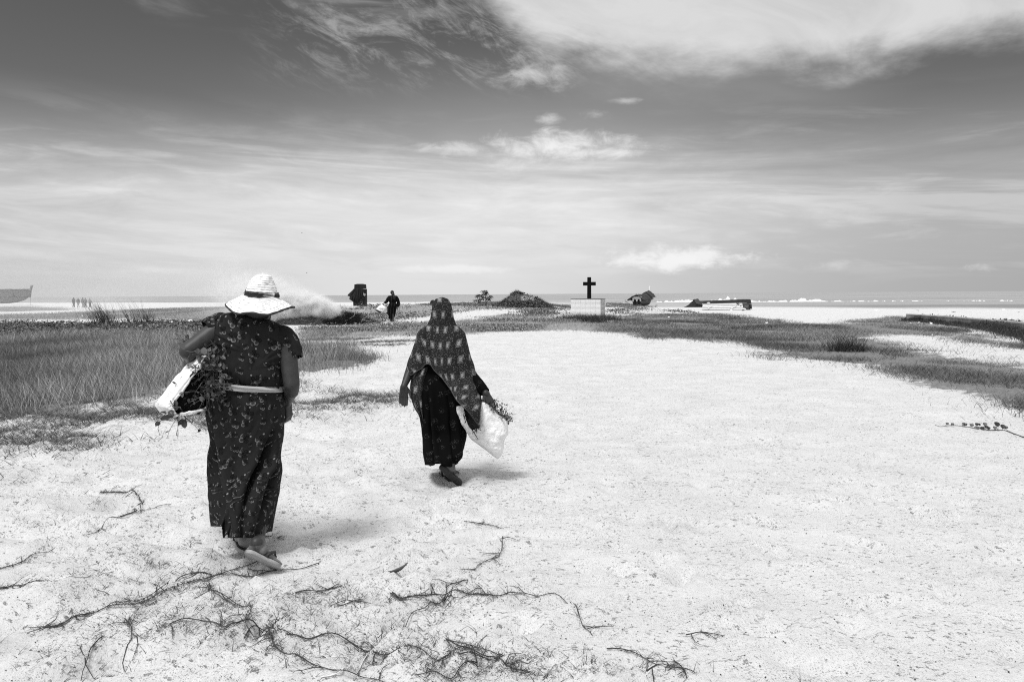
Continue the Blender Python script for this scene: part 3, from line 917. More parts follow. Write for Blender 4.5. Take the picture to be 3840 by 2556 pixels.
def cloth(name, P, uv, m, parent, closed=True, keep=None, thick=0.0):
    nr, nc = P.shape[:2]
    i = np.arange(nr - 1)[:, None] * nc
    jn = nc if closed else nc - 1
    j = np.arange(jn)[None]; j2 = (j + 1) % nc
    F = np.stack([i + j, i + nc + j, i + nc + j2, i + j2], -1).reshape(-1, 4)
    if keep is not None:
        kp = keep.ravel(); F = F[kp[F].all(1)]
    o = mesh(name, P.reshape(-1, 3), F, m, parent, uv=uv.reshape(-1, 2))
    if thick:
        md = o.modifiers.new('hem', 'SOLIDIFY'); md.thickness, md.offset = thick, -1
    return o
def path_x(path, py):
    p = np.array(path, float)
    return np.interp(py, p[:, 1], p[:, 0])

# ---------------------------------------------------------------- printed cloth, skin, straw
def weave(q, uv, s=900):
    return q.noise(uv, s, 2, .5)
def motif(q, uv, cells, size0, size1, seed):
    """scattered print: butterfly-like flowers of four petals, two outlined pale and two dark"""
    vo = q.n('ShaderNodeTexVoronoi', voronoi_dimensions='2D')
    vo.inputs['Scale'].default_value = 1.0
    vo.inputs['Randomness'].default_value = .62
    p = q.vm('ADD', q.vm('SCALE', uv, scale=cells), (seed, seed * 1.7, 0))
    q.put(vo.inputs['Vector'], p)
    loc = q.vm('SUBTRACT', p, vo.outputs['Position'])
    c = q.n('ShaderNodeSeparateColor'); q.t.links.new(vo.outputs['Color'], c.inputs[0])
    rot = q.n('ShaderNodeVectorRotate', rotation_type='Z_AXIS')
    q.put(rot.inputs['Vector'], loc); q.put(rot.inputs['Angle'], q.lin(c.outputs[0], 0, 1, -2.2, .6))
    sz = q.lin(c.outputs[1], .25, .75, size0, size1)
    lx, ly, _ = q.sep(q.vm('DIVIDE', rot.outputs[0], q.xyz(sz, sz, 1.0)))
    def pet(a, b, r):
        dx, dy = q.sub(lx, a), q.sub(ly, b)
        return q.div(q.m('SQRT', q.add(q.mul(dx, dx), q.mul(dy, dy))), r)
    light = dark = grey = None
    for a, b, r in ((.50, .30, .46), (.42, -.46, .42)):
        d = pet(a, b, r)
        ring = q.mx(q.mul(q.ss(d, .74, .84), q.ss(d, 1.06, .94)), q.mul(q.mul(q.ss(d, .48, .56), q.ss(d, .68, .60)), .55))
        side = q.ss(q.add(lx, q.mul(ly, .2)), .18, .46)
        light = q.mul(ring, side) if light is None else q.mx(light, q.mul(ring, side))
        g = q.ss(d, .55, .4); grey = g if grey is None else q.mx(grey, g)
        dk = q.mul(q.ss(d, .50, .58), q.ss(d, .74, .66)); dark = dk if dark is None else q.mx(dark, dk)
    for a, b, r in ((-.40, .46, .36), (-.36, -.36, .34)):
        d = pet(a, b, r)
        dk = q.mul(q.ss(d, .62, .74), q.ss(d, 1.08, .96)); dark = q.mx(dark, dk)
        dark = q.mx(dark, q.mul(q.ss(d, .55, .3), .7))
    dark = q.mx(dark, q.ss(pet(0, 0, .22), 1, .6))
    dot = q.ss(pet(-.95, -.55, .17), 1.05, .8)
    return light, dark, grey, dot
def wrinkle(q, uv, amt=.6):
    n = q.noise(q.vm('MULTIPLY', uv, (9, 3.2, 1)), 1.0, 4, .6, .6)
    return q.add(q.mul(n, amt), q.mul(weave(q, uv), .03))
def dress_build(q):
    uv = q.uv()
    l, d, g, dot = motif(q, uv, 13.5, .24, .44, 3.3)
    l2, d2, g2, _ = motif(q, q.vm('ADD', uv, (.31, .17, 0)), 13.5, .10, .20, 8.1)
    wv = q.lin(weave(q, uv, 500), .3, .7, .82, 1.18)
    v = q.mul(.017, wv)
    v = q.mix(g, v, .030)
    v = q.mix(q.mul(d2, .8), v, .004); v = q.mix(q.mul(l2, .8), v, .12)
    v = q.mix(d, v, .003)
    v = q.mix(q.mul(l, .95), v, .22)
    v = q.mix(q.mul(dot, .9), v, .22)
    q.col(v); q.bump(wrinkle(q, uv), .7, .03)
M_DRESS = mat('flower_print_cotton', dress_build, .9, .10)
def scarf_build(q):
    uv = q.uv()
    x, y, _ = q.sep(uv)
    row = q.m('FLOOR', q.div(y, .128))
    xs_ = q.add(q.div(x, .098), q.mul(row, .38))
    cx, cy = q.sub(q.m('FRACT', xs_), .5), q.sub(q.m('FRACT', q.div(y, .128)), .5)
    cx, cy = q.mul(cx, .122), q.mul(cy, .160)
    ax, ay = q.m('ABSOLUTE', cx), q.m('ABSOLUTE', q.mul(cy, .72))
    mxx, mnn = q.mx(ax, ay), q.mn(ax, ay)
    ins = q.ss(mxx, .0262, .0250)
    frame = q.mul(ins, q.ss(mxx, .0205, .0218))
    star = q.mul(q.ss(mxx, .0185, .0165), q.mx(q.ss(mnn, .0058, .0036), q.ss(q.m('ABSOLUTE', q.sub(ax, ay)), .0068, .0044)))
    core = q.ss(q.m('SQRT', q.add(q.mul(ax, ax), q.mul(ay, ay))), .012, .009)
    pale = q.mx(q.mx(q.mul(frame, .65), star), core)
    vo = q.n('ShaderNodeTexVoronoi', voronoi_dimensions='2D')
    vo.inputs['Scale'].default_value = 88
    q.put(vo.inputs['Vector'], uv)
    c = q.n('ShaderNodeSeparateColor'); q.t.links.new(vo.outputs['Color'], c.inputs[0])
    dots = q.mul(q.ss(vo.outputs['Distance'], .27, .16), q.ss(c.outputs[0], .48, .60))
    dots = q.mul(dots, q.ss(mxx, .026, .028))
    fade = q.lin(q.noise(uv, 14, 3, .6), .3, .7, .55, 1.0)
    v = q.mul(.017, q.lin(weave(q, uv, 600), .3, .7, .85, 1.15))
    v = q.mix(q.mul(ins, .5), v, .008)
    v = q.mix(q.mul(pale, fade), v, .30)
    v = q.mix(q.mul(dots, q.mul(fade, .8)), v, .24)
    q.col(v); q.bump(wrinkle(q, uv, .5), .4, .015)
M_SCARF = mat('printed_scarf', scarf_build, .85, .12)
def gown_build(q):
    uv = q.uv()
    vo = q.n('ShaderNodeTexVoronoi', voronoi_dimensions='2D')
    vo.inputs['Scale'].default_value = 11
    q.put(vo.inputs['Vector'], uv)
    vo2 = q.n('ShaderNodeTexVoronoi', voronoi_dimensions='2D')
    vo2.inputs['Scale'].default_value = 95
    q.put(vo2.inputs['Vector'], uv)
    spray = q.mul(q.ss(vo.outputs['Distance'], .30, .18), q.ss(vo2.outputs['Distance'], .42, .26))
    c = q.n('ShaderNodeSeparateColor'); q.t.links.new(vo2.outputs['Color'], c.inputs[0])
    v = q.mix(q.mul(spray, c.outputs[0]), .0032, .05)
    q.col(v); q.bump(wrinkle(q, uv), .5, .02)
M_GOWN = mat('black_gown_cloth', gown_build, .9, .05)
def skin_build(q):
    n = q.noise(q.obj(), 30, 4, .6)
    q.col(q.lin(n, .3, .7, .025, .040)); q.bump(q.noise(q.obj(), 220, 3, .6), .12, .002)
M_SKIN = mat('skin', skin_build, .5, .35)
def footskin(q):
    z = q.sep(q.pos())[2]
    n = q.noise(q.pos(), 40, 4, .6)
    dust = q.ss(q.add(z, q.mul(q.sub(n, .5), .10)), .25, .05)
    q.col(q.mix(dust, q.lin(n, .3, .7, .034, .05), .22)); q.bump(n, .2, .002)
M_FEET = mat('dusty_skin', footskin, .6, .3)
M_BELT = mat('belt_cloth', lambda q: (q.col(q.lin(q.noise(q.vm('MULTIPLY', q.uv(), (4, 90, 1)), 1.5, 3, .6), .3, .7, .26, .56)), q.bump(q.noise(q.vm('MULTIPLY', q.uv(), (3, 110, 1)), 1.3, 3, .6), .8, .006)), .85, .2)
M_RIBBON = grained('ribbon', .020, .05, 160, .6, .3, .003)
M_HAIR = grained('dark_hair', .006, .016, 120, .45, .5, .004, .4, (3, 3, .5))
M_SOLE = grained('pale_sole', .28, .40, 90, .75, .3, .002)
M_SOLED = grained('dark_sole', .018, .05, 130, .7, .3, .002)
M_STRAP = grained('sandal_strap', .02, .05, 120, .55, .2, .002)
def straw_build(q):
    x, y, _ = q.sep(q.uv())
    jit = q.mul(q.sub(q.noise(q.xyz(q.mul(x, 22), q.mul(y, 70), 0), 1, 3, .6), .5), .55)
    ph = q.m('FRACT', q.add(q.div(y, .0148), jit))
    br = q.noise(q.xyz(q.mul(x, 60), q.mul(q.m('FLOOR', q.add(q.div(y, .0148), jit)), 7.3), 0), 1, 2, .5)
    line = q.mul(q.mul(q.ss(ph, .80, .90), q.ss(ph, 1.0, .95)), q.ss(br, .36, .56))
    gaps = q.mul(q.ss(q.noise(q.xyz(q.mul(x, 150), q.mul(y, 190), 3), 1, 2, .5), .66, .74), .6)
    v = q.mix(q.mx(line, gaps), q.lin(q.noise(q.xyz(q.mul(x, 120), q.mul(y, 260), 0), 1, 3, .6), .3, .7, .74, .92), .05)
    q.col(v)
    q.bump(q.add(q.m('SINE', q.mul(ph, 3.14)), q.mul(br, .3)), .5, .004)
M_STRAW = mat('white_straw', straw_build, .8, .15)
def sack_build(q):
    p = q.pos()
    n = q.noise(q.vm('MULTIPLY', p, (1, 1, 2.0)), 13, 6, .7)
    w = q.noise(q.vm('MULTIPLY', p, (1, 1, .5)), 420, 2, .5)
    v = q.mix(q.ss(n, .58, .74), q.lin(w, .3, .7, .80, .90), .45)
    q.col(v)
    q.bump(q.add(q.noise(p, 11, 5, .62, .8), q.mul(w, .02)), .75, .05)
M_SACK = mat('woven_plastic_sack', sack_build, .55, .35)
M_GREEN = blade_mat('sack_greens', .015, .20, .5)
M_CONT = grained('packed_weeds', .003, .012, 40, .9, .8, .02)

# ================================================================ woman in the straw hat
W1 = empty('person', (float(at_y(955, 2060, 4.55)[0]), 4.5, 0.0), 'woman in a white straw hat and flower print dress walking away barelegged in flip-flops', 'person')
bpy.context.view_layer.update()
def under(root):
    """children are modelled in place; shift them into the parent's frame"""
    bpy.context.view_layer.update()
    for o in S.objects:
        if o.parent is root:
            o.matrix_parent_inverse = root.matrix_world.inverted()
q1 = lambda px, py, Y: at_y(px, py, Y)
mb = MB()
hc = q1(975, 1128, 4.60)
head(mb, hc, (.12, 1, -.1), .098)
capsule(mb, hc - [0, .01, .03], q1(958, 1198, 4.62), .068, .070)
capsule(mb, q1(958, 1195, 4.62), q1(945, 1260, 4.60), .072, .095)
capsule(mb, q1(850, 1240, 4.60), q1(1052, 1285, 4.60), .062, .062)
for a, b, r1, r2 in (((900, 1290), (915, 1420), .11, .10), ((970, 1300), (960, 1420), .11, .10), ((890, 1430), (880, 1530), .11, .12), ((970, 1430), (985, 1530), .11, .12)):
    capsule(mb, q1(*a, 4.60), q1(*b, 4.60), r1, r2)
kneeR, kneeL = q1(972, 1790, 4.60), q1(900, 1790, 4.66)
capsule(mb, q1(980, 1540, 4.58), kneeR, .095, .062); capsule(mb, q1(885, 1540, 4.60), kneeL, .095, .062)
# left arm clamped over the sack, right arm hanging
shL, elL = q1(822, 1232, 4.56), q1(706, 1316, 4.46)
capsule(mb, shL, elL, .060, .050); capsule(mb, elL, q1(722, 1338, 4.60), .049, .046); capsule(mb, q1(722, 1338, 4.60), q1(700, 1440, 4.86), .045, .030)
hand(mb, q1(700, 1440, 4.86), (.1, .3, -1), (1, -.3, 0), (0, 1, .2), .8)
shR, elR = q1(1075, 1295, 4.57), q1(1094, 1440, 4.52)
capsule(mb, shR, elR, .055, .045); capsule(mb, elR, q1(1093, 1466, 4.56), .045, .042)
wr = q1(1076, 1510, 4.72)
capsule(mb, q1(1093, 1462, 4.56), wr, .042, .026)
hand(mb, wr + [0, 0, .004], (.10, .10, -1), (-1, .25, 0), (-.2, 1, 0), .95, .98)
fheel, ftoe = q1(930, 2064, 4.20), on_z(1046, 2124, .012)
fup = (-.10, .35, .9)
foot(mb, fheel, ftoe, fup)
ank = q1(968, 2020, 4.36)
heel2, toe2 = on_z(911, 2062, .02), on_z(884, 2006, .022)
up2 = (.45, .1, .9)
ank2 = foot(mb, heel2, toe2, up2)
calf = q1(972, 1915, 4.52); capsule(mb, kneeR, calf, .055, .048); capsule(mb, calf, ank, .048, .038); capsule(mb, ank, fheel + [.035, .035, .030], .038, .036); capsule(mb, ank, fheel * .55 + ftoe * .45 + [0, 0, .045], .037, .030)
capsule(mb, kneeL, kneeL * .45 + ank2 * .55, .058, .060); capsule(mb, kneeL * .45 + ank2 * .55, ank2, .058, .037); capsule(mb, ank2, heel2 + [0, .03, .045], .037, .033)
body = fused('body', mb, .0048, M_SKIN, W1)
body.data.materials.append(M_FEET)
cz = np.empty(len(body.data.polygons) * 3); body.data.polygons.foreach_get('center', cz)
body.data.polygons.foreach_set('material_index', (cz[2::3] < .16).astype(np.int32))

VC = [(1036, 1575), (1014, 1660), (986, 1740), (953, 1800), (927, 1870), (913, 1940), (906, 1990)]
VD = [(1054, 1600), (1046, 1700), (1010, 1820), (975, 1920), (955, 1985)]
VA = [(775, 1500), (789, 1553), (822, 1740), (848, 1880), (864, 1960), (868, 2010)]
VB = [(806, 1520), (850, 1590), (917, 1714), (960, 1800)]
VE = [(905, 1610), (880, 1760), (872, 1960)]
VF = [(1010, 1640), (960, 1780), (946, 1900), (940, 2000)]
def g(x, w): return np.exp(-(x / w) ** 2)
def dress_fold(x, y, s, b):
    bk = np.clip(b * 2.2, 0, 1)
    d = np.zeros_like(x)
    gr = sstep(y, 1540, 1840)
    xa = path_x(VA, y)
    d += bk * gr * (-.15 * sstep(xa - x, -6, 8) + .036 * g(x - xa - 16, 16))
    xc = path_x(VC, y); gc = sstep(y, 1570, 1760) * (1 - .72 * sstep(y, 1800, 1940))
    d += bk * gc * (-.115 * g(x - xc, 10 + 5 * gc) + .036 * g(x - xc - 32, 16) + .018 * g(x - xc + 34, 18))
    xd = path_x(VD, y)
    d += bk * sstep(y, 1620, 1800) * (1 - .7 * sstep(y, 1850, 1940)) * (-.060 * g(x - xd - 4, 8) + .014 * g(x - xd - 20, 9))
    d += bk * .009 * g(x - path_x(VB, y), 6) * sstep(y, 1520, 1560) * (1 - sstep(y, 1690, 1780))
    d += bk * -.014 * g(x - path_x(VE, y), 12) * sstep(y, 1640, 1800)
    d += bk * .012 * g(x - path_x(VF, y), 9) * sstep(y, 1680, 1850)
    # gathers at the tie, blousing above it, pull lines from the armpits
    wst = 1432 + (x - 808) * .11
    d += .0065 * np.sin(x / 7.5 + 2 * np.sin(x / 31.)) * g(y - wst - 8, 34) + .004 * np.sin(x / 4.1) * g(y - wst, 22)
    d += bk * .014 * g(y - wst + 42, 30) - bk * .006 * g(y - wst, 12)
    for (ax, ay, sl, am, w) in ((835, 1262, .55, .010, 6), (828, 1290, .30, .010, 6), (842, 1232, .95, .009, 6), (1050, 1330, -.45, .009, 7), (1040, 1360, -.20, .008, 6), (1045, 1300, -.9, .008, 6), (856, 1210, 1.6, .007, 5)):
        u = x - ax; v = (y - ay) - sl * u
        d += bk * am * g(v, w) * g(u - np.sign(sl) * 20, 42)
    d += bk * -.016 * g(x - 958 - (y - 1230) * .02, 22) * g(y - 1300, 110)
    d += .012 * fnoise(x / 46., y / 95., 203, 3) * sstep(y, 1180, 1230) + .006 * fnoise(x / 17., y / 38., 207, 2) * sstep(y, 1200, 1260)
    return d
rings = [(898, 1174, 1001, 1200, 4.60, .085, .085), (888, 1173, 1012, 1204, 4.60, .095, .095), (868, 1173, 1033, 1213, 4.60, .105, .105), (842, 1177, 1058, 1231, 4.60, .118, .118),
         (815, 1192, 1080, 1260, 4.60, .130, .13), (803, 1222, 1085, 1292, 4.60, .142, .145), (803, 1265, 1076, 1330, 4.60, .152, .155), (806, 1310, 1068, 1362, 4.60, .155, .165), (808, 1355, 1063, 1396, 4.60, .152, .165),
         (807, 1400, 1061, 1430, 4.60, .150, .16), (806, 1430, 1060, 1457, 4.60, .142, .15), (798, 1468, 1059, 1482, 4.60, .158, .16), (788, 1507, 1058, 1510, 4.60, .172, .16), (783, 1560, 1060, 1562, 4.60, .178, .16),
         (785, 1640, 1054, 1642, 4.59, .175, .16), (785, 1692, 1046, 1700, 4.58, .172, .16), (779, 1760, 1048, 1763, 4.57, .205, .16), (779, 1808, 1044, 1808, 4.56, .26, .16), (783, 1902, 1033, 1902, 4.55, .36, .17), (793, 1962, 1019, 1968, 4.54, .42, .17)]
def dress_hem(cu, sn):
    x = (cu + 1) / 2
    h = np.interp(x, [0, .05, .30, .335, .345, .40, .46, .54, .60, .64, .66, .97, 1.0], [1958, 1963, 1952, 1956, 1972, 1999, 2005, 1992, 1988, 2001, 2003, 2003, 1980])
    return np.where(sn > -.05, h, 1950)
P, uv = loft(rings, 230, 300, 2.35, dress_fold, None, None, .10, dress_hem)
dress = cloth('dress', P, uv, M_DRESS, W1, thick=.003)
def sleeve(path, radii, parent, m, fl=.006, seed=0, k=40, n=36, squash=1.0, end=None):
    path = np.array(path, float)
    T = np.linspace(0, 1, len(path)); x = np.linspace(0, 1, n)
    C = crom(T, np.column_stack([path, radii]), x)
    t = np.gradient(C[:, :3], axis=0); t /= np.linalg.norm(t, axis=1, keepdims=True)
    th = np.arange(k) / k * 2 * math.pi
    rows = []
    for i in range(n):
        a = unit(np.cross(t[i], [0, 1.0, 0])); b = np.cross(t[i], a)
        r = C[i, 3] * (1 + .0 * th) + fl * (fnoise(th * 1.6 + seed, np.full(k, x[i] * 3.5), 300 + seed, 3) * 1.2 + .5 * np.sin(th * 5 + seed + 3 * x[i]) * x[i])
        rows.append(C[i, :3] + (np.cos(th) * r)[:, None] * a + (np.sin(th) * r * squash)[:, None] * b)
    P = np.array(rows)
    L = np.concatenate([[0], np.cumsum(np.linalg.norm(np.diff(C[:, :3], axis=0), axis=1))])
    uv = np.stack(np.broadcast_arrays((th * .055)[None] + seed, L[:, None]), -1)
    return cloth('sleeve', P, uv, m, parent, thick=.002)
sleeve([q1(862, 1215, 4.60), q1(832, 1218, 4.585), q1(806, 1226, 4.565), q1(782, 1240, 4.545)], [.055, .072, .071, .064], W1, M_DRESS, .007, 1)
sleeve([q1(1030, 1248, 4.60), q1(1062, 1266, 4.59), q1(1086, 1296, 4.575), q1(1100, 1344, 4.56)], [.055, .066, .060, .050], W1, M_DRESS, .007, 2)
def band_fold(x, y, s, b): return .010 * (.5 + .5 * np.sin((y - (x - 806) * .125) / 3.3)) + .005 * np.sin(x / 23.)
P, uv = loft([(804, 1417, 1063, 1446, 4.60, .158, .162), (802, 1424, 1064, 1450, 4.60, .166, .168), (802, 1434, 1064, 1456, 4.60, .167, .168), (803, 1443, 1062, 1465, 4.60, .158, .160)], 24, 240, 2.35, band_fold)
P[..., 2] += (-.024 * np.exp(-((np.linspace(0, 1, 240) * 2 * math.pi - math.pi / 2) / .9) ** 2) * 0)[None]
cloth('belt', P, uv, M_BELT, W1)

# hat: crown, brim, dark ribbon and dark bound edge
def hat_low(cu, sn):
    dr = np.where(sn > 0, -.046 * np.abs(sn) ** 1.3, -.012 * np.abs(sn))
    return dr + .007 * np.sin(cu * 7 + 1.2) * np.clip(sn + .2, 0, 1)
hat_r = [(986, 1029, 992, 1030, 4.59, .004, .004), (972, 1032, 1006, 1034, 4.59, .035, .035), (952, 1042, 1017, 1046, 4.59, .066, .066), (942, 1053, 1022, 1058, 4.59, .083, .083), (934, 1071, 1028, 1076, 4.59, .098, .098), (928, 1090, 1034, 1099, 4.59, .108, .108),
         (923, 1101, 1040, 1114, 4.59, .114, .114), (902, 1113, 1054, 1126, 4.59, .140, .14), (878, 1124, 1076, 1139, 4.59, .170, .17), (853, 1137, 1097, 1151, 4.59, .192, .19)]
def hat_fold(x, y, s, b): return .0035 * fnoise(x / 13., y / 6., 401, 2) + .006 * fnoise(x / 40., y / 30., 405, 2)
P, uv = loft(hat_r, 120, 160, 2.05, hat_fold, hat_low, None, .45)
hat = cloth('hat', P, uv, M_STRAW, W1, thick=.004)
ed = MB(); ring = P[-1]
ed.tube(np.vstack([ring, ring[:2]]), .0065 + .001 * np.sin(np.arange(162) * .9), 7, False)
ed.build('hat_edge', M_RIBBON, hat)
def rib_fold(x, y, s, b): return .004 * np.sin(y * 1.4 + x / 19.) + .003 * fnoise(x / 16., y / 6., 411, 2)
Pb, uvb = loft([(926, 1089, 1036, 1098, 4.59, .113, .112), (923, 1094, 1038, 1103, 4.59, .118, .117), (921, 1099, 1040, 1109, 4.59, .121, .12), (921, 1103, 1041, 1113, 4.59, .120, .119)], 16, 140, 2.05, rib_fold,
                lambda cu, sn: -.010 * np.clip(sn, 0, 1) + 0 * cu, None, 1.0)
rb = cloth('hat_ribbon', Pb, uvb, M_RIBBON, hat)
for (x, y, ex, ey) in ((1037, 1108, 1043, 1099), (1038, 1110, 1045, 1106), (924, 1096, 927, 1079)):
    kn = MB(); kn.tube([q1(x, y, 4.58), q1((x + ex) / 2 + 2, (y + ey) / 2, 4.565), q1(ex, ey, 4.575)], [.010, .013, .005], 8)
    kn.build('ribbon_knot', M_RIBBON, hat)
st = MB()
for i in range(26):
    j = rng.integers(0, 160); p = P[-1 if i % 2 else rng.integers(4, 110), j]
    st.tube([p, p + rng.normal(0, .008, 3) + [0, 0, -.006 if i % 2 else .008]], [.0012, .0006], 4)
st.build('straw_ends', M_STRAW, hat)['kind'] = 'stuff'
hr = MB()
ellipsoid(hr, hc + [-.003, -.022, -.015], (.094, .088, .098)); ellipsoid(hr, q1(962, 1172, 4.53), (.066, .035, .045))
fused('hair', hr, .008, M_HAIR, W1)
sandal(fheel, ftoe, fup, W1, M_SOLE, M_STRAP); sandal(heel2, toe2, up2, W1, M_SOLE, M_STRAP)
under(W1)

def spline_ring(pts_, n):
    p = np.array(pts_, float); m = len(p)
    ext = np.vstack([p[-2:], p, p[:3]]); T = np.arange(-2, m + 3)
    return crom(T, ext, np.linspace(0, m, n, endpoint=False))
# her sack, mouth towards us, stuffed with weeds
SK1 = empty('weed_sack', tuple(q1(690, 1470, 4.6)), 'white woven sack clamped under the arm of the woman in the straw hat', 'sack')
rg = [[(800, 1318), (742, 1392), (645, 1512), (657, 1560), (715, 1546), (784, 1520), (812, 1420)],
      [(796, 1312), (728, 1386), (630, 1508), (650, 1563), (715, 1550), (787, 1523), (815, 1420)],
      [(770, 1318), (684, 1396), (598, 1514), (636, 1566), (715, 1552), (790, 1522), (815, 1420)],
      [(740, 1333), (657, 1418), (582, 1519), (631, 1565), (715, 1548), (790, 1515), (812, 1420)],
      [(735, 1345), (655, 1428), (588, 1515), (640, 1555), (715, 1535), (785, 1500), (805, 1420)],
      [(735, 1370), (680, 1430), (640, 1490), (665, 1515), (715, 1505), (760, 1480), (775, 1420)],
      [(720, 1420), (705, 1435), (690, 1455), (700, 1462), (715, 1458), (730, 1445), (735, 1425)]]
rY = [4.40, 4.40, 4.46, 4.56, 4.80, 5.02, 5.08]
RR = []
for r_, y_ in zip(rg, rY):
    s_ = spline_ring(r_, 72)
    s_ = .45 * s_ + .55 * np.column_stack([np.interp(np.linspace(0, 7, 72, endpoint=False), np.arange(8), [p[i] for p in r_ + r_[:1]]) for i in (0, 1)])
    RR.append(at_y(s_[:, 0], s_[:, 1], y_ + .24 * sstep(s_[:, 0], 752, 806) * (y_ < 4.6)))
RR = np.array(RR)
Pk = np.array([crom(np.arange(7), RR[:, j], np.linspace(0, 6, 60)) for j in range(72)]).transpose(1, 0, 2)
jit = fnoise(np.arange(72)[None] * .22 + 0 * np.arange(60)[:, None], np.arange(60)[:, None] * .12 + 0 * np.arange(72)[None], 501, 3)
Pk[..., 0] += .012 * jit; Pk[..., 2] += .012 * np.roll(jit, 7, 1)
sk = cloth('sack_cloth', Pk, Pk[..., [0, 2]], M_SACK, SK1, thick=.003)
rim = MB(); rr = Pk[0] + rng.normal(0, .0015, (72, 3)); rim.tube(np.vstack([rr, rr[:2]]), .0055 + .0025 * rng.random(74), 6, False)
rim.build('rolled_rim', M_SACK, SK1)
plug = MB(); cen = Pk[14].mean(0)
plug.grid(np.array([Pk[12] * .97 + cen * .03, Pk[11] * .6 + cen * .4 + [0, .02, 0], Pk[10] * .2 + cen * .8 + [0, .01, 0]]), True, True)
plug.build('packed_weeds', M_CONT, SK1)
def greens(base, n, L, spreadv, lf, parent, seed, tone=(0, 1), grav=.5, lsize=(.02, .05)):
    """tangle of cut stalks with leaves: base (m,3) places, spreadv main direction"""
    r = np.random.default_rng(seed); mbx = MB(); LP = []
    for i in range(n):
        p = base[r.integers(len(base))] + r.normal(0, .012, 3)
        d = unit(np.array(spreadv) + r.normal(0, .55, 3)); l = r.uniform(*L)
        c = [p]
        for s_ in range(4):
            d = unit(d + r.normal(0, .28, 3) + np.array([0, 0, -grav * .25])); c.append(c[-1] + d * l / 4)
        mbx.tube(np.array(c), np.linspace(.0022, .0009, 5), 4)
        for s_ in range(lf):
            LP.append(c[r.integers(1, 5)] + r.normal(0, .006, 3))
    V = np.vstack(mbx.V); nV = len(V)
    LP = np.array(LP).reshape(-1, 3)
    parts = [(V, np.array(mbx.F[4]), np.array(mbx.F[3]).reshape(-1, 3), r.uniform(tone[0], tone[1], nV))]
    if len(LP): parts.append(leaves(LP, r.uniform(*lsize, len(LP)), np.clip(r.beta(1.3, 2.2, len(LP)), tone[0], tone[1]), .9))
    return stuff('greenery', parts, M_GREEN, None, parent=parent)
bs = np.vstack([at_y(rng.uniform(745, 822, 90), rng.uniform(1325, 1500, 90), rng.uniform(4.35, 4.46, 90)), at_y(rng.uniform(690, 800, 40), rng.uniform(1400, 1510, 40), rng.uniform(4.46, 4.55, 40))])
greens(bs, 170, (.05, .13), (.3, -.35, -.05), 2, SK1, 21, (0, .5), .5, (.015, .035))
bs = np.vstack([at_y(rng.uniform(760, 800, 12), rng.uniform(1315, 1370, 12), 4.41), at_y(rng.uniform(648, 680, 8), rng.uniform(1520, 1555, 8), 4.42)])
greens(bs, 16, (.05, .11), (-.1, -.5, -.35), 2, SK1, 22, (.3, .9), .5, (.03, .06))
bs = at_y(rng.uniform(660, 700, 6), rng.uniform(1540, 1556, 6), 4.42)
greens(bs, 6, (.12, .20), (.15, -.2, -1), 1, SK1, 23, (0, .3), 1.2, (.02, .04))
bs = at_y(rng.uniform(690, 712, 6), rng.uniform(1262, 1285, 6), 4.60)
greens(bs, 12, (.05, .10), (-.5, 0, .4), 1, SK1, 24, (.6, 1.2))
under(SK1)

# ================================================================ woman in the patterned scarf
W2 = empty('person', (float(at_y(1660, 1790, 6.42)[0]), 6.42, 0.0), 'woman in a long scarf printed with squares over a black gown walking ahead', 'person')
bpy.context.view_layer.update()
mb = MB()
hc2 = q1(1657, 1162, 6.47)
head(mb, hc2, (0, 1, -.05), .072)
capsule(mb, hc2 - [0, 0, .05], q1(1655, 1240, 6.46), .050, .060)
capsule(mb, q1(1595, 1272, 6.49), q1(1722, 1266, 6.49), .048, .048)
capsule(mb, q1(1655, 1300, 6.48), q1(1660, 1420, 6.48), .085, .10); capsule(mb, q1(1640, 1450, 6.45), q1(1690, 1450, 6.45), .12, .12)
elb = q1(1546, 1372, 6.50)
capsule(mb, q1(1585, 1275, 6.46), elb, .048, .043)
wr2 = q1(1514, 1448, 6.38)
capsule(mb, elb, elb * .6 + wr2 * .4, .043, .038); capsule(mb, elb * .6 + wr2 * .4, wr2, .038, .0245)
hand(mb, wr2, (-.06, .10, -1), (.25, -1, 0), (1, .2, 0), .16, 1.0)
elb2 = q1(1760, 1390, 6.43); wr3 = q1(1822, 1474, 6.26)
capsule(mb, q1(1722, 1280, 6.48), elb2, .042, .038); capsule(mb, elb2, wr3, .042, .027)
hand(mb, wr3, (.42, -.1, -.85), (-.2, 1, -.2), (-.7, .2, -.3), .9, .95)
h3, t3 = q1(1655, 1747, 6.06), on_z(1726, 1814, .014)
up3 = (.35, .80, .55)
foot(mb, h3, t3, up3)
a3 = q1(1690, 1726, 6.21)
h4, t4 = on_z(1690, 1798, .02), on_z(1657, 1772, .022)
up4 = (.25, -.1, 1)
a4 = foot(mb, h4, t4, up4)
k3, k4 = q1(1690, 1640, 6.47), q1(1645, 1640, 6.5)
capsule(mb, q1(1690, 1460, 6.45), k3, .095, .06); capsule(mb, q1(1635, 1460, 6.45), k4, .095, .06)
capsule(mb, k3, a3, .046, .036); capsule(mb, k4, a4, .058, .037)
capsule(mb, a3, h3 + [.02, .05, .0], .036, .032); capsule(mb, a3, h3 * .55 + t3 * .45 + [.0, .035, .02], .034, .028)
b2 = fused('body', mb, .0050, M_SKIN, W2)
b2.data.materials.append(M_FEET)
cz = np.empty(len(b2.data.polygons) * 3); b2.data.polygons.foreach_get('center', cz)
b2.data.polygons.foreach_set('material_index', (cz[2::3] < .20).astype(np.int32))

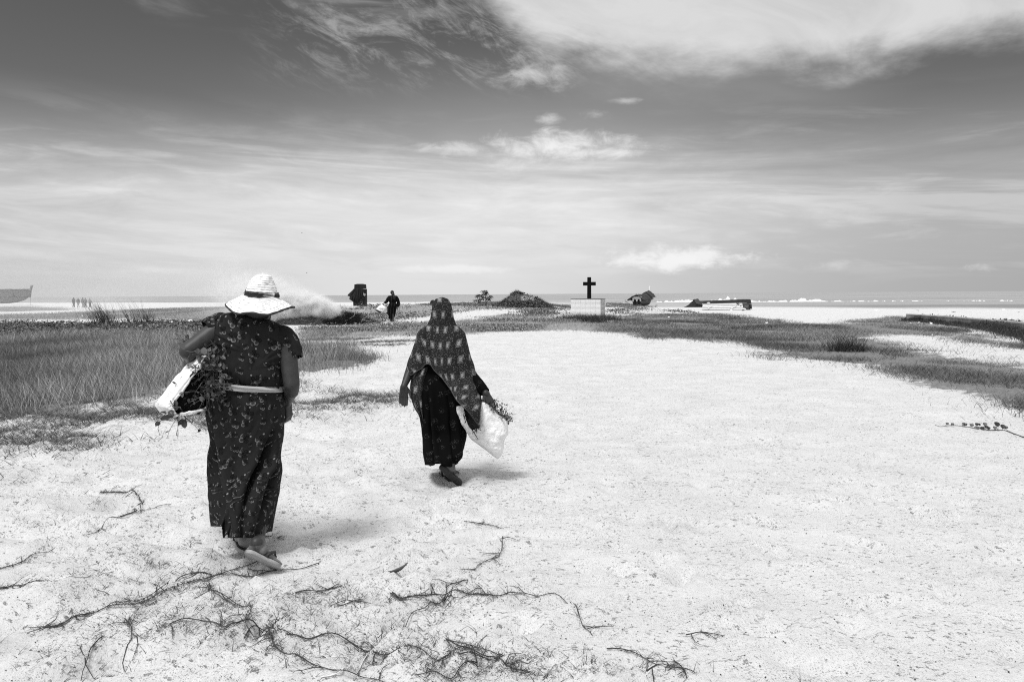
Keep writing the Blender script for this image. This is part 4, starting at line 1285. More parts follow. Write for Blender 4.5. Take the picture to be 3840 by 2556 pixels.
def gown_fold(x, y, s, b):
    bk = np.clip(b * 2.2, 0, 1); gr = sstep(y, 1400, 1640)
    d = .012 * fnoise(x / 30., y / 90., 603, 3)
    for (x0, x1, am, w) in ((1598, 1622, -.05, 5), (1612, 1640, .022, 9), (1655, 1650, -.012, 14), (1675, 1705, -.026, 8), (1692, 1728, .024, 12)):
        xx = x0 + (x1 - x0) * np.clip((y - 1400) / 340, 0, 1)
        d += bk * gr * am * g(x - xx, w)
    return d
gr_ = [(1600, 1255, 1725, 1255, 6.47, .06, .10), (1585, 1300, 1738, 1300, 6.47, .095, .13), (1572, 1380, 1746, 1380, 6.46, .125, .15), (1562, 1450, 1758, 1450, 6.45, .16, .16), (1572, 1530, 1752, 1525, 6.44, .17, .16),
       (1578, 1570, 1748, 1575, 6.43, .17, .16), (1584, 1627, 1752, 1630, 6.41, .17, .17), (1587, 1662, 1746, 1662, 6.40, .23, .17), (1590, 1692, 1738, 1692, 6.38, .30, .18), (1599, 1730, 1716, 1732, 6.36, .36, .18)]
def gown_hem(cu, sn):
    x = (cu + 1) / 2
    return np.where(sn > -.05, np.interp(x, [0, .22, .24, .30, .45, .55, .72, .85, .97, 1], [1738, 1740, 1744, 1741, 1729, 1730, 1745, 1748, 1742, 1735]), 1735)
P, uv = loft(gr_, 150, 200, 2.4, gown_fold, None, None, .10, gown_hem)
cloth('gown', P, uv, M_GOWN, W2, thick=.003)
sleeve([q1(1722, 1280, 6.48), q1(1738, 1330, 6.47), q1(1760, 1395, 6.43), q1(1796, 1440, 6.33), q1(1818, 1470, 6.27)], [.045, .050, .046, .042, .038], W2, M_GOWN, .006, 4)

# the scarf: drawn over head and shoulders, one long end slanting down to the right
SL = np.array([(1655, 1115), (1634, 1122), (1622, 1140), (1619, 1165), (1614, 1194), (1602, 1220), (1578, 1234), (1565, 1249), (1557, 1279), (1549, 1305), (1540, 1329), (1530, 1354), (1523, 1380), (1530, 1406), (1545, 1440), (1560, 1500), (1580, 1560), (1600, 1604)], float)
SR = np.array([(1661, 1115), (1680, 1122), (1691, 1140), (1695, 1165), (1699, 1190), (1709, 1210), (1729, 1227), (1742, 1240), (1752, 1279), (1757, 1305), (1763, 1329), (1772, 1360), (1780, 1382), (1788, 1406), (1798, 1440), (1806, 1490), (1801, 1545), (1799, 1604)], float)
SD = np.array([.01, .050, .072, .082, .082, .082, .095, .11, .13, .145, .155, .165, .172, .180, .20, .25, .29, .30])
SF = np.array([.01, .050, .072, .084, .086, .090, .10, .11, .13, .14, .15, .16, .16, .16, .16, .16, .16, .16])
EDGE = np.array([(1500, 1372), (1522, 1382), (1534, 1400), (1542, 1406), (1560, 1394), (1579, 1379), (1593, 1366), (1609, 1363), (1618, 1372), (1626, 1386), (1659, 1418), (1689, 1458), (1711, 1498), (1734, 1523), (1758, 1543), (1783, 1570), (1797, 1603), (1830, 1604)], float)
nr, nc = 170, 260
yr_ = np.linspace(1115, 1604, 600)
Tn = np.concatenate([[0], np.cumsum(np.hypot(*np.diff(SL, axis=0).T))]) ; Tn /= Tn[-1]
yy = np.interp(yr_, SL[:, 1], SL[:, 1])
def lines(y):
    return [np.interp(y, SL[:, 1], a) for a in (SL[:, 0], SR[:, 0], SD, SF)]
th = np.arange(nc) / nc * 2 * math.pi
cu, su = np.sign(np.cos(th)) * np.abs(np.cos(th)) ** .9, np.sign(np.sin(th)) * np.abs(np.sin(th)) ** .9
dense_y = 1115 + (1604 - 1115) * np.linspace(0, 1, 900) ** 1.0
l, r, dd, ff = lines(dense_y)
ye = np.zeros(nc)
for j in range(nc):
    if su[j] >= 0:
        x = (l + r) / 2 + (r - l) / 2 * cu[j]
        e_ = np.interp(x, EDGE[:, 0], EDGE[:, 1])
        hit = np.where((dense_y >= e_) & (dense_y > 1300))[0]
        ye[j] = dense_y[hit[0]] if len(hit) else 1603
jl, jr = nc // 2, 0
for j in range(nc):
    if su[j] < 0:
        f_ = (j - nc // 2) / (nc // 2)
        ye[j] = ye[nc // 2] * (1 - f_) + 1420 * f_ if f_ < .8 else 1404 + (ye[0] - 1404) * (f_ - .8) / .2
t = np.linspace(0, 1, nr) ** 1.25
YY = 1115 + t[:, None] * (ye[None] - 1115)
l, r, dd, ff = lines(YY.ravel())
sm = lambda a: a.reshape(nr, nc)
X = sm((l + r) / 2) + sm((r - l) / 2) * cu[None]
Yd = 6.46 - np.where(su[None] > 0, sm(dd), sm(ff)) * su[None]
Yd = Yd - .27 * sstep(YY, 1410, 1565) * sstep(cu, -.35, .45)[None]
def sc_fold(x, y, s, b):
    d = .010 * fnoise(x / 34., y / 70., 703, 3) * sstep(y, 1130, 1200)
    bk = np.clip(b * 2, 0, 1)
    for (pth, am, w, y0) in (([(1640, 1180), (1600, 1240), (1588, 1300), (1580, 1380)], -.020, 8, 1200), ([(1632, 1190), (1612, 1240), (1606, 1300), (1604, 1370)], .016, 8, 1210), ([(1660, 1260), (1668, 1400), (1690, 1470), (1760, 1560)], .010, 12, 1280), ([(1700, 1240), (1715, 1340), (1745, 1450), (1785, 1560)], -.014, 11, 1260),
                             ([(1725, 1250), (1745, 1340), (1775, 1450), (1793, 1560)], .012, 9, 1270), ([(1560, 1300), (1548, 1350), (1540, 1400)], .008, 6, 1300), ([(1640, 1360), (1690, 1440), (1740, 1510), (1780, 1580)], -.008, 8, 1340)):
        p_ = np.array(pth, float)
        d += bk * am * g(x - np.interp(y, p_[:, 1], p_[:, 0]), w) * sstep(y, y0, y0 + 60)
    return d
dsp = sc_fold(X, YY, cu[None] + 0 * X, su[None] + 0 * X)
P = at_y(X, YY, Yd)
P[..., 0] += dsp * np.cos(th)[None]; P[..., 1] -= dsp * np.sin(th)[None]
# shrink back inside the photograph's outline: points nearer than the body line are sighted wider
U = (th - math.pi / 2)[None] * np.maximum(.10, np.linalg.norm(P[:, 0] - P[:, nc // 2], axis=1))[:, None] * .62
Vv = np.concatenate([[0], np.cumsum(np.linalg.norm(np.diff(P[:, nc // 4], axis=0), axis=1))])
vrow = np.zeros((nr, nc)); vrow[1:] = np.cumsum(np.linalg.norm(np.diff(P, axis=0), axis=2), 0)
U = np.cumsum(np.linalg.norm(np.roll(P, -1, 1) - P, axis=2), 1); U -= U[:, nc // 4:nc // 4 + 1]
P0 = P
scarf = cloth('scarf', P, np.stack([U + .03, vrow + .02], -1), M_SCARF, W2, thick=.003)
hem = MB()
hp = np.vstack([P[-1][:nc // 2 + 1]])
hem.tube(hp + [0, -.002, 0], .0035, 6); hem.build('scarf_hem', grained('scarf_hem', .04, .07, 200), scarf)
# end of the scarf hanging in front, seen between arm and gown
hl = np.array([(1556, 1395), (1541, 1425), (1537, 1468), (1543, 1500), (1554, 1530), (1566, 1550), (1578, 1568)], float)
hrr = np.array([(1612, 1370), (1604, 1425), (1600, 1468), (1598, 1500), (1596, 1530), (1594, 1550), (1590, 1572)], float)
rr_ = np.linspace(0, 6, 60)
cl_, cr_ = crom(np.arange(7), hl, rr_), crom(np.arange(7), hrr, rr_)
ss_ = np.linspace(0, 1, 40)
Q = cl_[:, None] + (cr_ - cl_)[:, None] * ss_[None, :, None]
dep = 6.42 - .10 * np.sin(ss_ * 2.6)[None] + .020 * np.sin(ss_ * 15 + 1.3)[None] * np.linspace(.2, 1, 60)[:, None] + .01 * fnoise(Q[..., 0] / 20, Q[..., 1] / 40, 711, 2)
Pq = at_y(Q[..., 0], Q[..., 1], dep)
Uq = np.cumsum(np.linalg.norm(np.diff(Pq, axis=1, prepend=Pq[:, :1]), axis=2), 1); Vq = np.cumsum(np.linalg.norm(np.diff(Pq, axis=0, prepend=Pq[:1]), axis=2), 0)
cloth('scarf_end', Pq, np.stack([Uq + .01, Vq + .03], -1), M_SCARF, W2, closed=False, thick=.003)
# turned-up corner and fringe of the long end
tl = np.array([(1737, 1520), (1742, 1545), (1748, 1570), (1756, 1595), (1770, 1612)], float)
tr_ = np.array([(1752, 1530), (1772, 1552), (1788, 1575), (1796, 1592), (1797, 1604)], float)
a_, b_ = crom(np.arange(5), tl, np.linspace(0, 4, 30)), crom(np.arange(5), tr_, np.linspace(0, 4, 30))
Q = a_[:, None] + (b_ - a_)[:, None] * np.linspace(0, 1, 20)[None, :, None]
Pq = at_y(Q[..., 0], Q[..., 1], 6.14 + .03 * np.sin(np.linspace(0, 3.1, 20))[None] + 0 * Q[..., 0])
cloth('scarf_corner', Pq, np.stack([Q[..., 0], Q[..., 1]], -1) * .002, grained('scarf_back', .022, .04, 90, .85, .4, .01), W2, closed=False)
fr = MB()
for i in range(22):
    f_ = i / 21
    p = np.array([np.interp(f_, [0, 1], [1740, 1770]), np.interp(f_, [0, .3, 1], [1535, 1560, 1612])]) if i < 15 else np.array([1770 + (i - 15) * 3.5, 1610 - (i - 15) * 1.0])
    e = p + (np.array([-3, 14]) + rng.normal(0, 4, 2) if i < 9 else np.array([14, 18]) + rng.normal(0, 9, 2))
    pts_ = [at_y(*p, 6.135), at_y(*(p * .5 + e * .5 + rng.normal(0, 2, 2)), 6.12), at_y(*e, 6.12)]
    fr.tube(np.array(pts_), [.0028, .003, .0022], 5)
fr.build('fringe', grained('fringe_cord', .02, .05, 200), W2)
sandal(h3, t3, up3, W2, M_SOLED, M_STRAP, .80); sandal(h4, t4, up4, W2, M_SOLED, M_STRAP)
under(W2)

SK2 = empty('weed_sack', tuple(q1(1820, 1620, 6.15)), 'bulging white sack of weeds hanging from the hand of the woman in the scarf', 'sack')
def s2top(cu, sn):
    x = (cu + 1) / 2
    bk = np.interp(x, [0, .12, .35, .58, .72, .85, 1], [0, .024, .072, .10, .078, .030, 0])
    return np.where(sn > 0, bk, bk * .9 + .012)
def s2fold(x, y, s, b):
    return .020 * fnoise(x / 42., y / 36., 801, 3, .5) + .006 * np.abs(fnoise(x / 20. + y / 40., y / 16., 805, 2)) + .012 * np.sin((x - 1830) / 9. + y / 40.) * g(y - 1530, 28)
P, uv = loft([(1714, 1524, 1893, 1570, 6.30, .06, .12), (1717, 1545, 1897, 1592, 6.30, .08, .13), (1721, 1560, 1898, 1612, 6.30, .095, .14), (1727, 1580, 1897, 1636, 6.30, .11, .15), (1740, 1604, 1892, 1664, 6.30, .12, .15), (1758, 1632, 1887, 1684, 6.30, .115, .13),
               (1783, 1653, 1882, 1696, 6.30, .10, .11), (1808, 1673, 1876, 1706, 6.30, .07, .08), (1834, 1693, 1869, 1713, 6.30, .04, .045), (1850, 1706, 1864, 1716, 6.30, .012, .015)], 110, 130, 2.2, s2fold, None, s2top, .30)
cloth('sack_cloth', P, uv, M_SACK, SK2, thick=.003)
plug = MB(); c_ = P[10].mean(0); plug.grid(np.array([P[14] * .96 + P[14].mean(0) * .04, P[10] * .6 + c_ * .4, P[9] * .2 + c_ * .8 + [0, 0, .02]]), True, True)
plug.build('packed_weeds', M_CONT, SK2)
jj = np.where((np.cos(th) > .1))[0]
top_r = np.array([P[2, int(j / nc * 130) % 130] for j in jj])
greens(top_r, 70, (.03, .09), (.55, -.05, .8), 4, SK2, 31, (0, .9), .2, (.010, .024))
greens(top_r, 9, (.10, .19), (.9, -.1, .6), 1, SK2, 32, (.2, .8), .1, (.008, .018))
under(SK2)

# ================================================================ woman with the bag by the smoking heap
W3 = empty('person', tuple(ground(1473, 1206)[0]), 'woman in a dark belted gown carrying a bag past the smoking heap', 'person')
bpy.context.view_layer.update()
Y3 = W3.location.y
q3 = lambda px, py, dy=0.0: at_y(px, py, Y3 + dy)
mb = MB()
head(mb, q3(1471, 1098), (0, 1, 0), .098)
capsule(mb, q3(1472, 1103), q3(1472, 1111), .055, .07)
capsule(mb, q3(1460, 1113), q3(1485, 1113), .08, .08)
capsule(mb, q3(1472, 1115), q3(1473, 1140), .14, .15)
capsule(mb, q3(1459, 1114), q3(1451, 1128), .062, .052); capsule(mb, q3(1451, 1128), q3(1438, 1137, -.1), .048, .033)
hand(mb, q3(1438, 1137, -.1), (-.5, 0, -.8), (0, 1, -.3), (.6, 0, .2), .9, 1.1)
capsule(mb, q3(1487, 1114), q3(1493, 1136), .062, .05); capsule(mb, q3(1493, 1136), q3(1492, 1152, -.05), .048, .033)
hand(mb, q3(1492, 1152, -.05), (-.1, .1, -1), (-1, 0, 0), (0, 1, 0), .7, 1.1)
for px, dy in ((1467, .12), (1474, -.15)):
    capsule(mb, q3(px, 1145), q3(px, 1185, dy), .09, .05); capsule(mb, q3(px, 1185, dy), q3(px, 1204, dy), .05, .04)
    capsule(mb, q3(px, 1204, dy), q3(px - 1, 1205, dy + .18), .04, .03)
fused('body', mb, .013, M_SKIN, W3)
def w3f(x, y, s, b): return .02 * np.sin(x * 1.15 + y / 30.) * sstep(y, 1120, 1160) + .015 * fnoise(x / 3., y / 8., 91, 2) - .03 * g(y - 1135, 2.0)
M_G3 = mat('striped_gown', lambda q: (q.col(q.mix(q.ss(q.m('SINE', q.mul(q.sep(q.uv())[0], 30)), .75, .95), .006, .022)), q.bump(wrinkle(q, q.uv()), .5, .03)), .9, .06)
P, uv = loft([(1464, 1108, 1481, 1108, Y3, .11, .11), (1457, 1111, 1489, 1111, Y3, .14, .14), (1456, 1120, 1489, 1120, Y3, .19, .17), (1459, 1134, 1486, 1134, Y3, .17, .16), (1456, 1145, 1489, 1145, Y3, .21, .19), (1452, 1158, 1486, 1158, Y3, .2, .2), (1453, 1172, 1484, 1172, Y3, .2, .2), (1457, 1188, 1479, 1188, Y3, .19, .2), (1460, 1196, 1476, 1197, Y3, .18, .2)], 90, 110, 2.2, w3f)
cloth('gown', P, uv, M_G3, W3)
sleeve([q3(1461, 1113), q3(1455, 1121), q3(1450, 1130), q3(1443, 1135, -.06)], [.09, .09, .08, .06], W3, M_G3, .01, 6)
sleeve([q3(1485, 1113), q3(1491, 1124), q3(1494, 1138), q3(1493, 1149, -.03)], [.09, .09, .085, .065], W3, M_G3, .01, 7)
mb = MB(); ellipsoid(mb, q3(1471, 1097) + [0, -.02, .01], (.105, .11, .12)); capsule(mb, q3(1475, 1103) - [0, .09, 0], q3(1479, 1115) - [0, .14, 0], .085, .05); capsule(mb, q3(1479, 1112) - [0, .15, 0], q3(1480, 1122) - [0, .18, 0], .055, .03)
fused('hair', mb, .018, M_HAIR, W3)
under(W3)
BG3 = empty('carrier_bag', tuple(q3(1428, 1150, -.15)), 'pale bag with a dark base held by the woman beside the smoking heap', 'bag')
P, uv = loft([(1434, 1141, 1450, 1152, Y3 - .15, .08, .08), (1424, 1146, 1449, 1160, Y3 - .15, .15, .12), (1415, 1154, 1443, 1166, Y3 - .15, .16, .13), (1411, 1160, 1434, 1171, Y3 - .15, .14, .12), (1413, 1165, 1428, 1172, Y3 - .15, .05, .05)], 50, 60, 2.3, lambda x, y, s, b: .03 * fnoise(x / 6., y / 5., 95, 3))
cloth('bag_cloth', P, uv, M_SACK, BG3)
P2, uv2 = loft([(1411.0, 1159, 1433, 1170.5, Y3 - .16, .16, .13), (1409.5, 1163, 1429, 1173, Y3 - .16, .15, .12), (1414, 1168, 1425, 1173.5, Y3 - .16, .04, .04)], 20, 40, 2.3)
cloth('bag_base', P2, uv2, M_RIBBON, BG3)
ht = MB(); th2 = np.linspace(0, math.pi, 12); ht.tube([q3(1436 - 8 * math.cos(a), 1146 - 9 * math.sin(a), -.12) for a in th2], .022, 6); ht.build('bag_handle', M_SACK, BG3)
under(BG3)

# ================================================================ five men far down the beach
MENS = [(277, 1152, 1114.5, .05, .04, .9, 'man in a dark shirt at the left end of the far row of men'), (294, 1152.5, 1116.5, .06, .20, .9, 'man in a dark shirt and pale shorts, second in the far row of men'),
        (311.5, 1153, 1114.5, .12, .30, 1.0, 'man in pale trousers walking in the middle of the far row of men'), (321, 1153, 1116, .11, .09, 1.0, 'man in dark trousers close beside the one in pale trousers'), (338, 1153, 1117, .22, .10, .9, 'man in a pale shirt at the right end of the far row of men')]
for i, (px, yf, yt, sh, tr, _, lab) in enumerate(MENS):
    gp = ground(px, yf)[0]
    o = empty('person', tuple(gp), lab, 'person', 'men walking along the beach')
    Hm = float(at_y(px, yt, gp[1])[2] - gp[2])
    s_ = Hm / 1.70
    mb = MB(); hd = np.array([0, 0, 1.58])
    head(mb, hd, (0, -1, 0), .10); capsule(mb, (0, 0, 1.38), (0, 0, 1.5), .06, .055)
    st_ = .10 + .06 * rng.random()
    for e in (-1, 1):
        sw = e * (.10 if i % 2 else -.08)
        capsule(mb, (e * .2, 0, 1.36), (e * .27, sw * .4, 1.08), .055, .045); capsule(mb, (e * .27, sw * .4, 1.08), (e * .28, -.06 + sw, .84), .042, .032)
        hand(mb, (e * .28, -.06 + sw, .84), (0, -.1, -1), (-e, 0, 0), (0, -1, 0), .5, 1.1)
        capsule(mb, (e * .1, 0, .88), (e * .11, -st_ * e * .5, .48), .085, .058); capsule(mb, (e * .11, -st_ * e * .5, .48), (e * .11, st_ * e * .4, .07), .055, .04); capsule(mb, (e * .11, st_ * e * .4, .04), (e * .11, st_ * e * .4 - .17, .035), .045, .035)
    capsule(mb, (-.13, 0, 1.3), (.13, 0, 1.3), .1, .1); capsule(mb, (0, 0, 1.3), (0, 0, .95), .14, .14)
    bo = fused('body', mb, .022, M_SKIN, o, 2)
    hb = MB(); ellipsoid(hb, hd + [0, .02, .035], (.09, .10, .085)); fused('hair', hb, .03, M_HAIR, o, 1)
    cb = MB(); capsule(cb, (-.15, 0, 1.34), (.15, 0, 1.34), .105, .105)
    for a in (-.08, .08): capsule(cb, (a, 0, 1.32), (a, 0, .94), .15, .145)
    for e in (-1, 1): capsule(cb, (e * .19, 0, 1.36), (e * .265, e * (.04 if i % 2 else -.03), 1.10), .075, .07)
    fused('shirt', cb, .03, grained('shirt_cloth', sh * .8, sh * 1.2, 12, .9, .3, .03), o, 2)
    tb = MB(); capsule(tb, (-.08, 0, .92), (.08, 0, .92), .13, .13)
    for e in (-1, 1):
        capsule(tb, (e * .1, 0, .88), (e * .11, -st_ * e * .5, .46), .105, .085)
        if i != 1: capsule(tb, (e * .11, -st_ * e * .5, .46), (e * .11, st_ * e * .4, .10), .085, .075)
    fused('trousers', tb, .03, grained('trouser_cloth', tr * .8, tr * 1.2, 12, .9, .3, .03), o, 2)
    o.scale = (s_, s_, s_)

# ================================================================ white tiled block with the black cross
gp = ground(2248, 1197)[0]
BLK_R = R(-20.5)
def rz(v, a): c, s_ = math.cos(a), math.sin(a); return np.array([v[0] * c - v[1] * s_, v[0] * s_ + v[1] * c, v[2]])
BW, BD, BH = 1.80, 1.15, 1.24
corner = at_y(2252, 1198, 46.5); gz = float(hgt(corner[0], corner[1]))
ctr = np.array([corner[0], corner[1], gz]) + rz((-BW / 2, BD / 2, 0), BLK_R)
BH = float(at_y(2252, 1121.5, 46.5)[2]) - gz
BLK = empty('cross_pedestal', tuple(ctr), 'white tiled block carrying a plain black cross, grass round its foot', 'monument', rz=BLK_R)
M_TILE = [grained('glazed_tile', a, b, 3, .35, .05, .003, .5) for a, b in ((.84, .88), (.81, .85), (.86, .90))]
M_TILE_SHADE = [grained('shaded_side_tile', a, b, 5, .4, .1, .003, .4) for a, b in ((.60, .72), (.46, .58), (.66, .76))]  # white tile again, painted darker for the shade on the side face
M_GROUT = grained('grout', .50, .62, 40)
M_SLAB = grained('concrete_cap', .10, .22, 14, .9, .4, .01)
M_BLACK = grained('black_granite', .002, .005, 60, .55, .05, .002, .15)
MB().box((0, 0, BH / 2 - .2), (BW - .03, BD - .03, BH + .4 - .01)).build('core', M_GROUT, BLK, False)
def tile_mesh(w, h):
    t = MB(); b = .004
    t.grid(np.array([[(-w / 2, .015, -h / 2), (w / 2, .015, -h / 2), (w / 2, .015, h / 2), (-w / 2, .015, h / 2)],
                     [(-w / 2, .003, -h / 2), (w / 2, .003, -h / 2), (w / 2, .003, h / 2), (-w / 2, .003, h / 2)],
                     [(-w / 2 + b, 0, -h / 2 + b), (w / 2 - b, 0, -h / 2 + b), (w / 2 - b, 0, h / 2 - b), (-w / 2 + b, 0, h / 2 - b)]]), True, True)
    return t
NR = 16
rh = BH / NR
for face in range(2):
    Wf = BW if face == 0 else BD
    nc_ = 6 if face == 0 else 5
    cw = Wf / nc_
    proto = None
    for r_ in range(NR):
        for c_ in range(nc_):
            if proto is None:
                proto = tile_mesh(cw - .005, rh - .013).build('tile', None, BLK, False); o = proto
                proto.data.materials.append(None)
            else:
                o = proto.copy(); COL.objects.link(o); o.parent = BLK
            ms = M_TILE if face == 0 else M_TILE_SHADE
            o.material_slots[0].link = 'OBJECT'
            o.material_slots[0].material = ms[min(2, int(rng.integers(0, 9)) // 3 if face else int(rng.integers(0, 12)) // 5)]
            u, z_ = -Wf / 2 + cw * (c_ + .5), rh * (r_ + .5)
            if face == 0: o.location, o.rotation_euler = (u, -BD / 2 - .0005 + rng.normal(0, .0008), z_), (0, 0, 0)
            else: o.location, o.rotation_euler = (BW / 2 + .0005 + rng.normal(0, .0008), u, z_), (0, 0, R(90))
MB().box((0, 0, BH + .021), (BW + .035, BD + .035, .030)).build('cap_slab', M_SLAB, BLK, False)
CRS = empty('cross', tuple(ctr + np.array([0, 0, BH + .04])), 'plain black cross standing on the white tiled block', 'cross', rz=0.0)
cpx = (at_y(2209.5, 1100, ctr[1]) - ctr)[0]
ch = float(at_y(2211, 1039, ctr[1])[2]) - (ctr[2] + BH + .04)
m_px = ctr[1] / FPX
cb = MB()
cb.box((cpx, 0, ch / 2), (.235, .16, ch), None, .92)
cb.build('upright', M_BLACK, CRS, False)
zc = float(at_y(2211, 1063.7, ctr[1])[2]) - (ctr[2] + BH + .04)
MB().box((cpx + .012, -.002, zc), (47.2 * m_px, .15, 13.4 * m_px)).build('crossbar', M_BLACK, CRS, False)
sp = MB(); c0 = at_y(2207, 1164, 46.2); sp.raw([c0 + [-.03, -.3, -.02], c0 + [.02, -.3, -.03], c0 + [.03, -.3, .03], c0 + [-.01, -.3, .0]], [(0, 1, 2, 3)])
# rank grass round its foot
B = []
for (px, py, n, s_) in ((2170, 1202, 700, 16), (2205, 1206, 900, 18), (2235, 1208, 900, 16), (2262, 1206, 900, 18), (2290, 1204, 500, 18), (2130, 1200, 350, 18)):
    p = ground(px, py)[0]
    B.append(np.column_stack([rng.normal(p[0], s_ * m_px, n), rng.normal(p[1] - .2, .5, n), np.zeros(n)]))
B = np.vstack(B)
loc = np.column_stack([B[:, 0] - ctr[0], B[:, 1] - ctr[1]])
lu = loc[:, 0] * math.cos(-BLK_R) - loc[:, 1] * math.sin(-BLK_R); lv = loc[:, 0] * math.sin(-BLK_R) + loc[:, 1] * math.cos(-BLK_R)
B = B[~((np.abs(lu) < BW / 2 + .03) & (np.abs(lv) < BD / 2 + .03))]
B[:, 2] = hgt(B[:, 0], B[:, 1])
P1 = blades(B, rng.uniform(.20, .56, len(B)), rng.uniform(.010, .02, len(B)), .42, rng.beta(1.2, 3.0, len(B)), .5)
stuff('rank_grass', [P1], M_SHRUB, 'rank dark grass growing up against the white block', 'grass')

# ================================================================ draped pillar on the dune ridge
p0 = ground(1350, 1147.5)[0]; YP = p0[1] + .3
PIL = empty('pillar', tuple(p0), 'dark square pillar hung with old cloths on the dune ridge', 'pillar')
qp = lambda px, py, dy=0.0: at_y(px, py, YP + dy)
M_CONC = grained('dark_concrete', .022, .045, 9, .9, .4, .02)
M_RAG = grained('dark_rag', .006, .022, 8, .85, .6, .04, .3, (1, 1, .3))
w_ = float((qp(1371.5, 1140) - qp(1324.7, 1140))[0]); zb, zt = p0[2] - .3, float(qp(1350, 1083)[2])
c_ = qp(1348, 1140); c_[2] = (zb + zt) / 2
MB().box(c_ + [0, .35, 0], (w_, .75, zt - zb)).build('shaft', M_CONC, PIL, False)
a_, b_ = qp(1328.5, 1081.5), qp(1368.5, 1081.5); tp = qp(1350, 1066)
bx = MB(); bx.box(((a_[0] + b_[0]) / 2, YP + .34, (a_[2] + tp[2]) / 2), (b_[0] - a_[0], .80, tp[2] - a_[2] + .01), None, .95); bx.build('wrapped_top', M_RAG, PIL, False)
lid = MB(); lid.box(((a_[0] + b_[0]) / 2, YP + .34, tp[2] + .02), ((b_[0] - a_[0]) * .88, .7, .05), None, .6); lid.build('top_cover', M_RAG, PIL, False)
def sheet(name, outline_l, outline_r, dy, m, parent, folds=4, amp=.05, seed=0, q=qp):
    l_, r_ = np.array(outline_l, float), np.array(outline_r, float)
    n_ = len(l_); xx = np.linspace(0, n_ - 1, 36)
    a, b = crom(np.arange(n_), l_, xx), crom(np.arange(n_), r_, xx)
    s_ = np.linspace(0, 1, 30)
    Q = a[:, None] + (b - a)[:, None] * s_[None, :, None]
    d = dy + amp * np.sin(s_ * folds * 6.28 + seed)[None] * np.linspace(.2, 1, 36)[:, None] - .10 * np.sin(s_ * 3.14)[None]
    P = q(Q[..., 0], Q[..., 1], d)
    return cloth(name, P, Q * .01, m, parent, closed=False, thick=.01)
sheet('blown_cloth', [(1329, 1081), (1316, 1093), (1303, 1107), (1311, 1112), (1310, 1121), (1318, 1127), (1325, 1132)], [(1340, 1081), (1338, 1093), (1336, 1106), (1335, 1113), (1333, 1121), (1330, 1128), (1327, 1133)], -.10, M_RAG, PIL, 2, .08, 1)
sheet('hung_cloth', [(1334, 1081), (1330, 1100), (1328, 1112), (1334, 1131)], [(1352, 1081), (1354, 1100), (1353, 1115), (1348, 1130)], -.16, M_RAG, PIL, 3, .07, 2)
sheet('hung_cloth', [(1350, 1081), (1348, 1095), (1347, 1108), (1350, 1125)], [(1370, 1083), (1372, 1092), (1368, 1103), (1356, 1122)], -.14, M_RAG, PIL, 3, .05, 3)
sheet('pale_cloth', [(1362, 1098), (1362, 1105), (1365, 1110)], [(1372, 1102), (1373, 1105), (1370, 1110)], -.26, grained('pale_rag', .22, .34, 20), PIL, 1, .02, 0)
rp = MB(); rp.tube([qp(1366, 1111, -.2), qp(1370, 1107, -.3), qp(1374, 1108, -.3), qp(1371, 1111, -.25)], .02, 6); rp.build('rope_end', M_RAG, PIL)
L = np.array([qp(rng.normal(1352, 5) + (1147 - y) * .05, y, -.12) for y in rng.uniform(1117, 1148, 160)])
stuff('climbing_vine', [leaves(L, rng.uniform(.05, .11, len(L)), rng.beta(1.2, 1.6, len(L)), .8)], M_VINE, None, parent=PIL)
under(PIL)

# ================================================================ small tree on the ridge
p0 = ground(1822.6, 1147)[0]; YT = p0[1]
TREE = empty('small_tree', tuple(p0), 'small bent young tree with drooping leaf whorls beside the vine mound', 'tree')
qt = lambda px, py, dy=0.0: at_y(px, py, YT + dy)
tm = MB(); tips = []
root = np.array([p0[0], p0[1], p0[2] - .1])
def limb(a, b, r0, r1, bow=(0, 0)):
    a, b = np.array(a), np.array(b); m_ = (a + b) / 2 + [bow[0], 0, bow[1]]
    t_ = np.linspace(0, 1, 7)[:, None]
    pth = a * (1 - t_) ** 2 + 2 * m_ * t_ * (1 - t_) + b * t_ ** 2
    tm.tube(pth, np.linspace(r0, r1, 7), 6); return pth
tr = limb(root, qt(1822, 1119), .045, .032, (.02, 0)); t2 = limb(tr[-1], qt(1817, 1096), .032, .015, (-.05, 0))
for (x0, y0, x1, y1, dy, bw) in ((1822.5, 1136, 1800, 1131, -.2, -.05), (1800, 1131, 1779, 1126, -.3, .15), (1822.3, 1128, 1801, 1121, .2, .05), (1801, 1121, 1789, 1107, .25, .1), (1822, 1122, 1808, 1112, .0, .05), (1822, 1121, 1836, 1113, .1, -.1), (1836, 1113, 1842, 1108, .15, .02),
                             (1823, 1136, 1833, 1118, -.15, -.05), (1820, 1110, 1812, 1102, -.1, .05), (1818, 1102, 1825, 1096, .1, 0), (1817, 1097, 1811, 1090, 0, 0), (1817, 1097, 1822, 1089, .1, 0), (1808, 1112, 1797, 1104, .1, .05)):
    pth = limb(qt(x0, y0, dy * .5), qt(x1, y1, dy), .020, .008, (0, bw)); tips += [pth[-1], pth[-2], pth[4]]
tips += [t2[-1], t2[-2], t2[3]]
tm.build('trunk', grained('bark', .06, .12, 30, .9, .5, .01), TREE)['kind'] = 'stuff' if False else 'thing'
lv = []
LP, LD = [], []
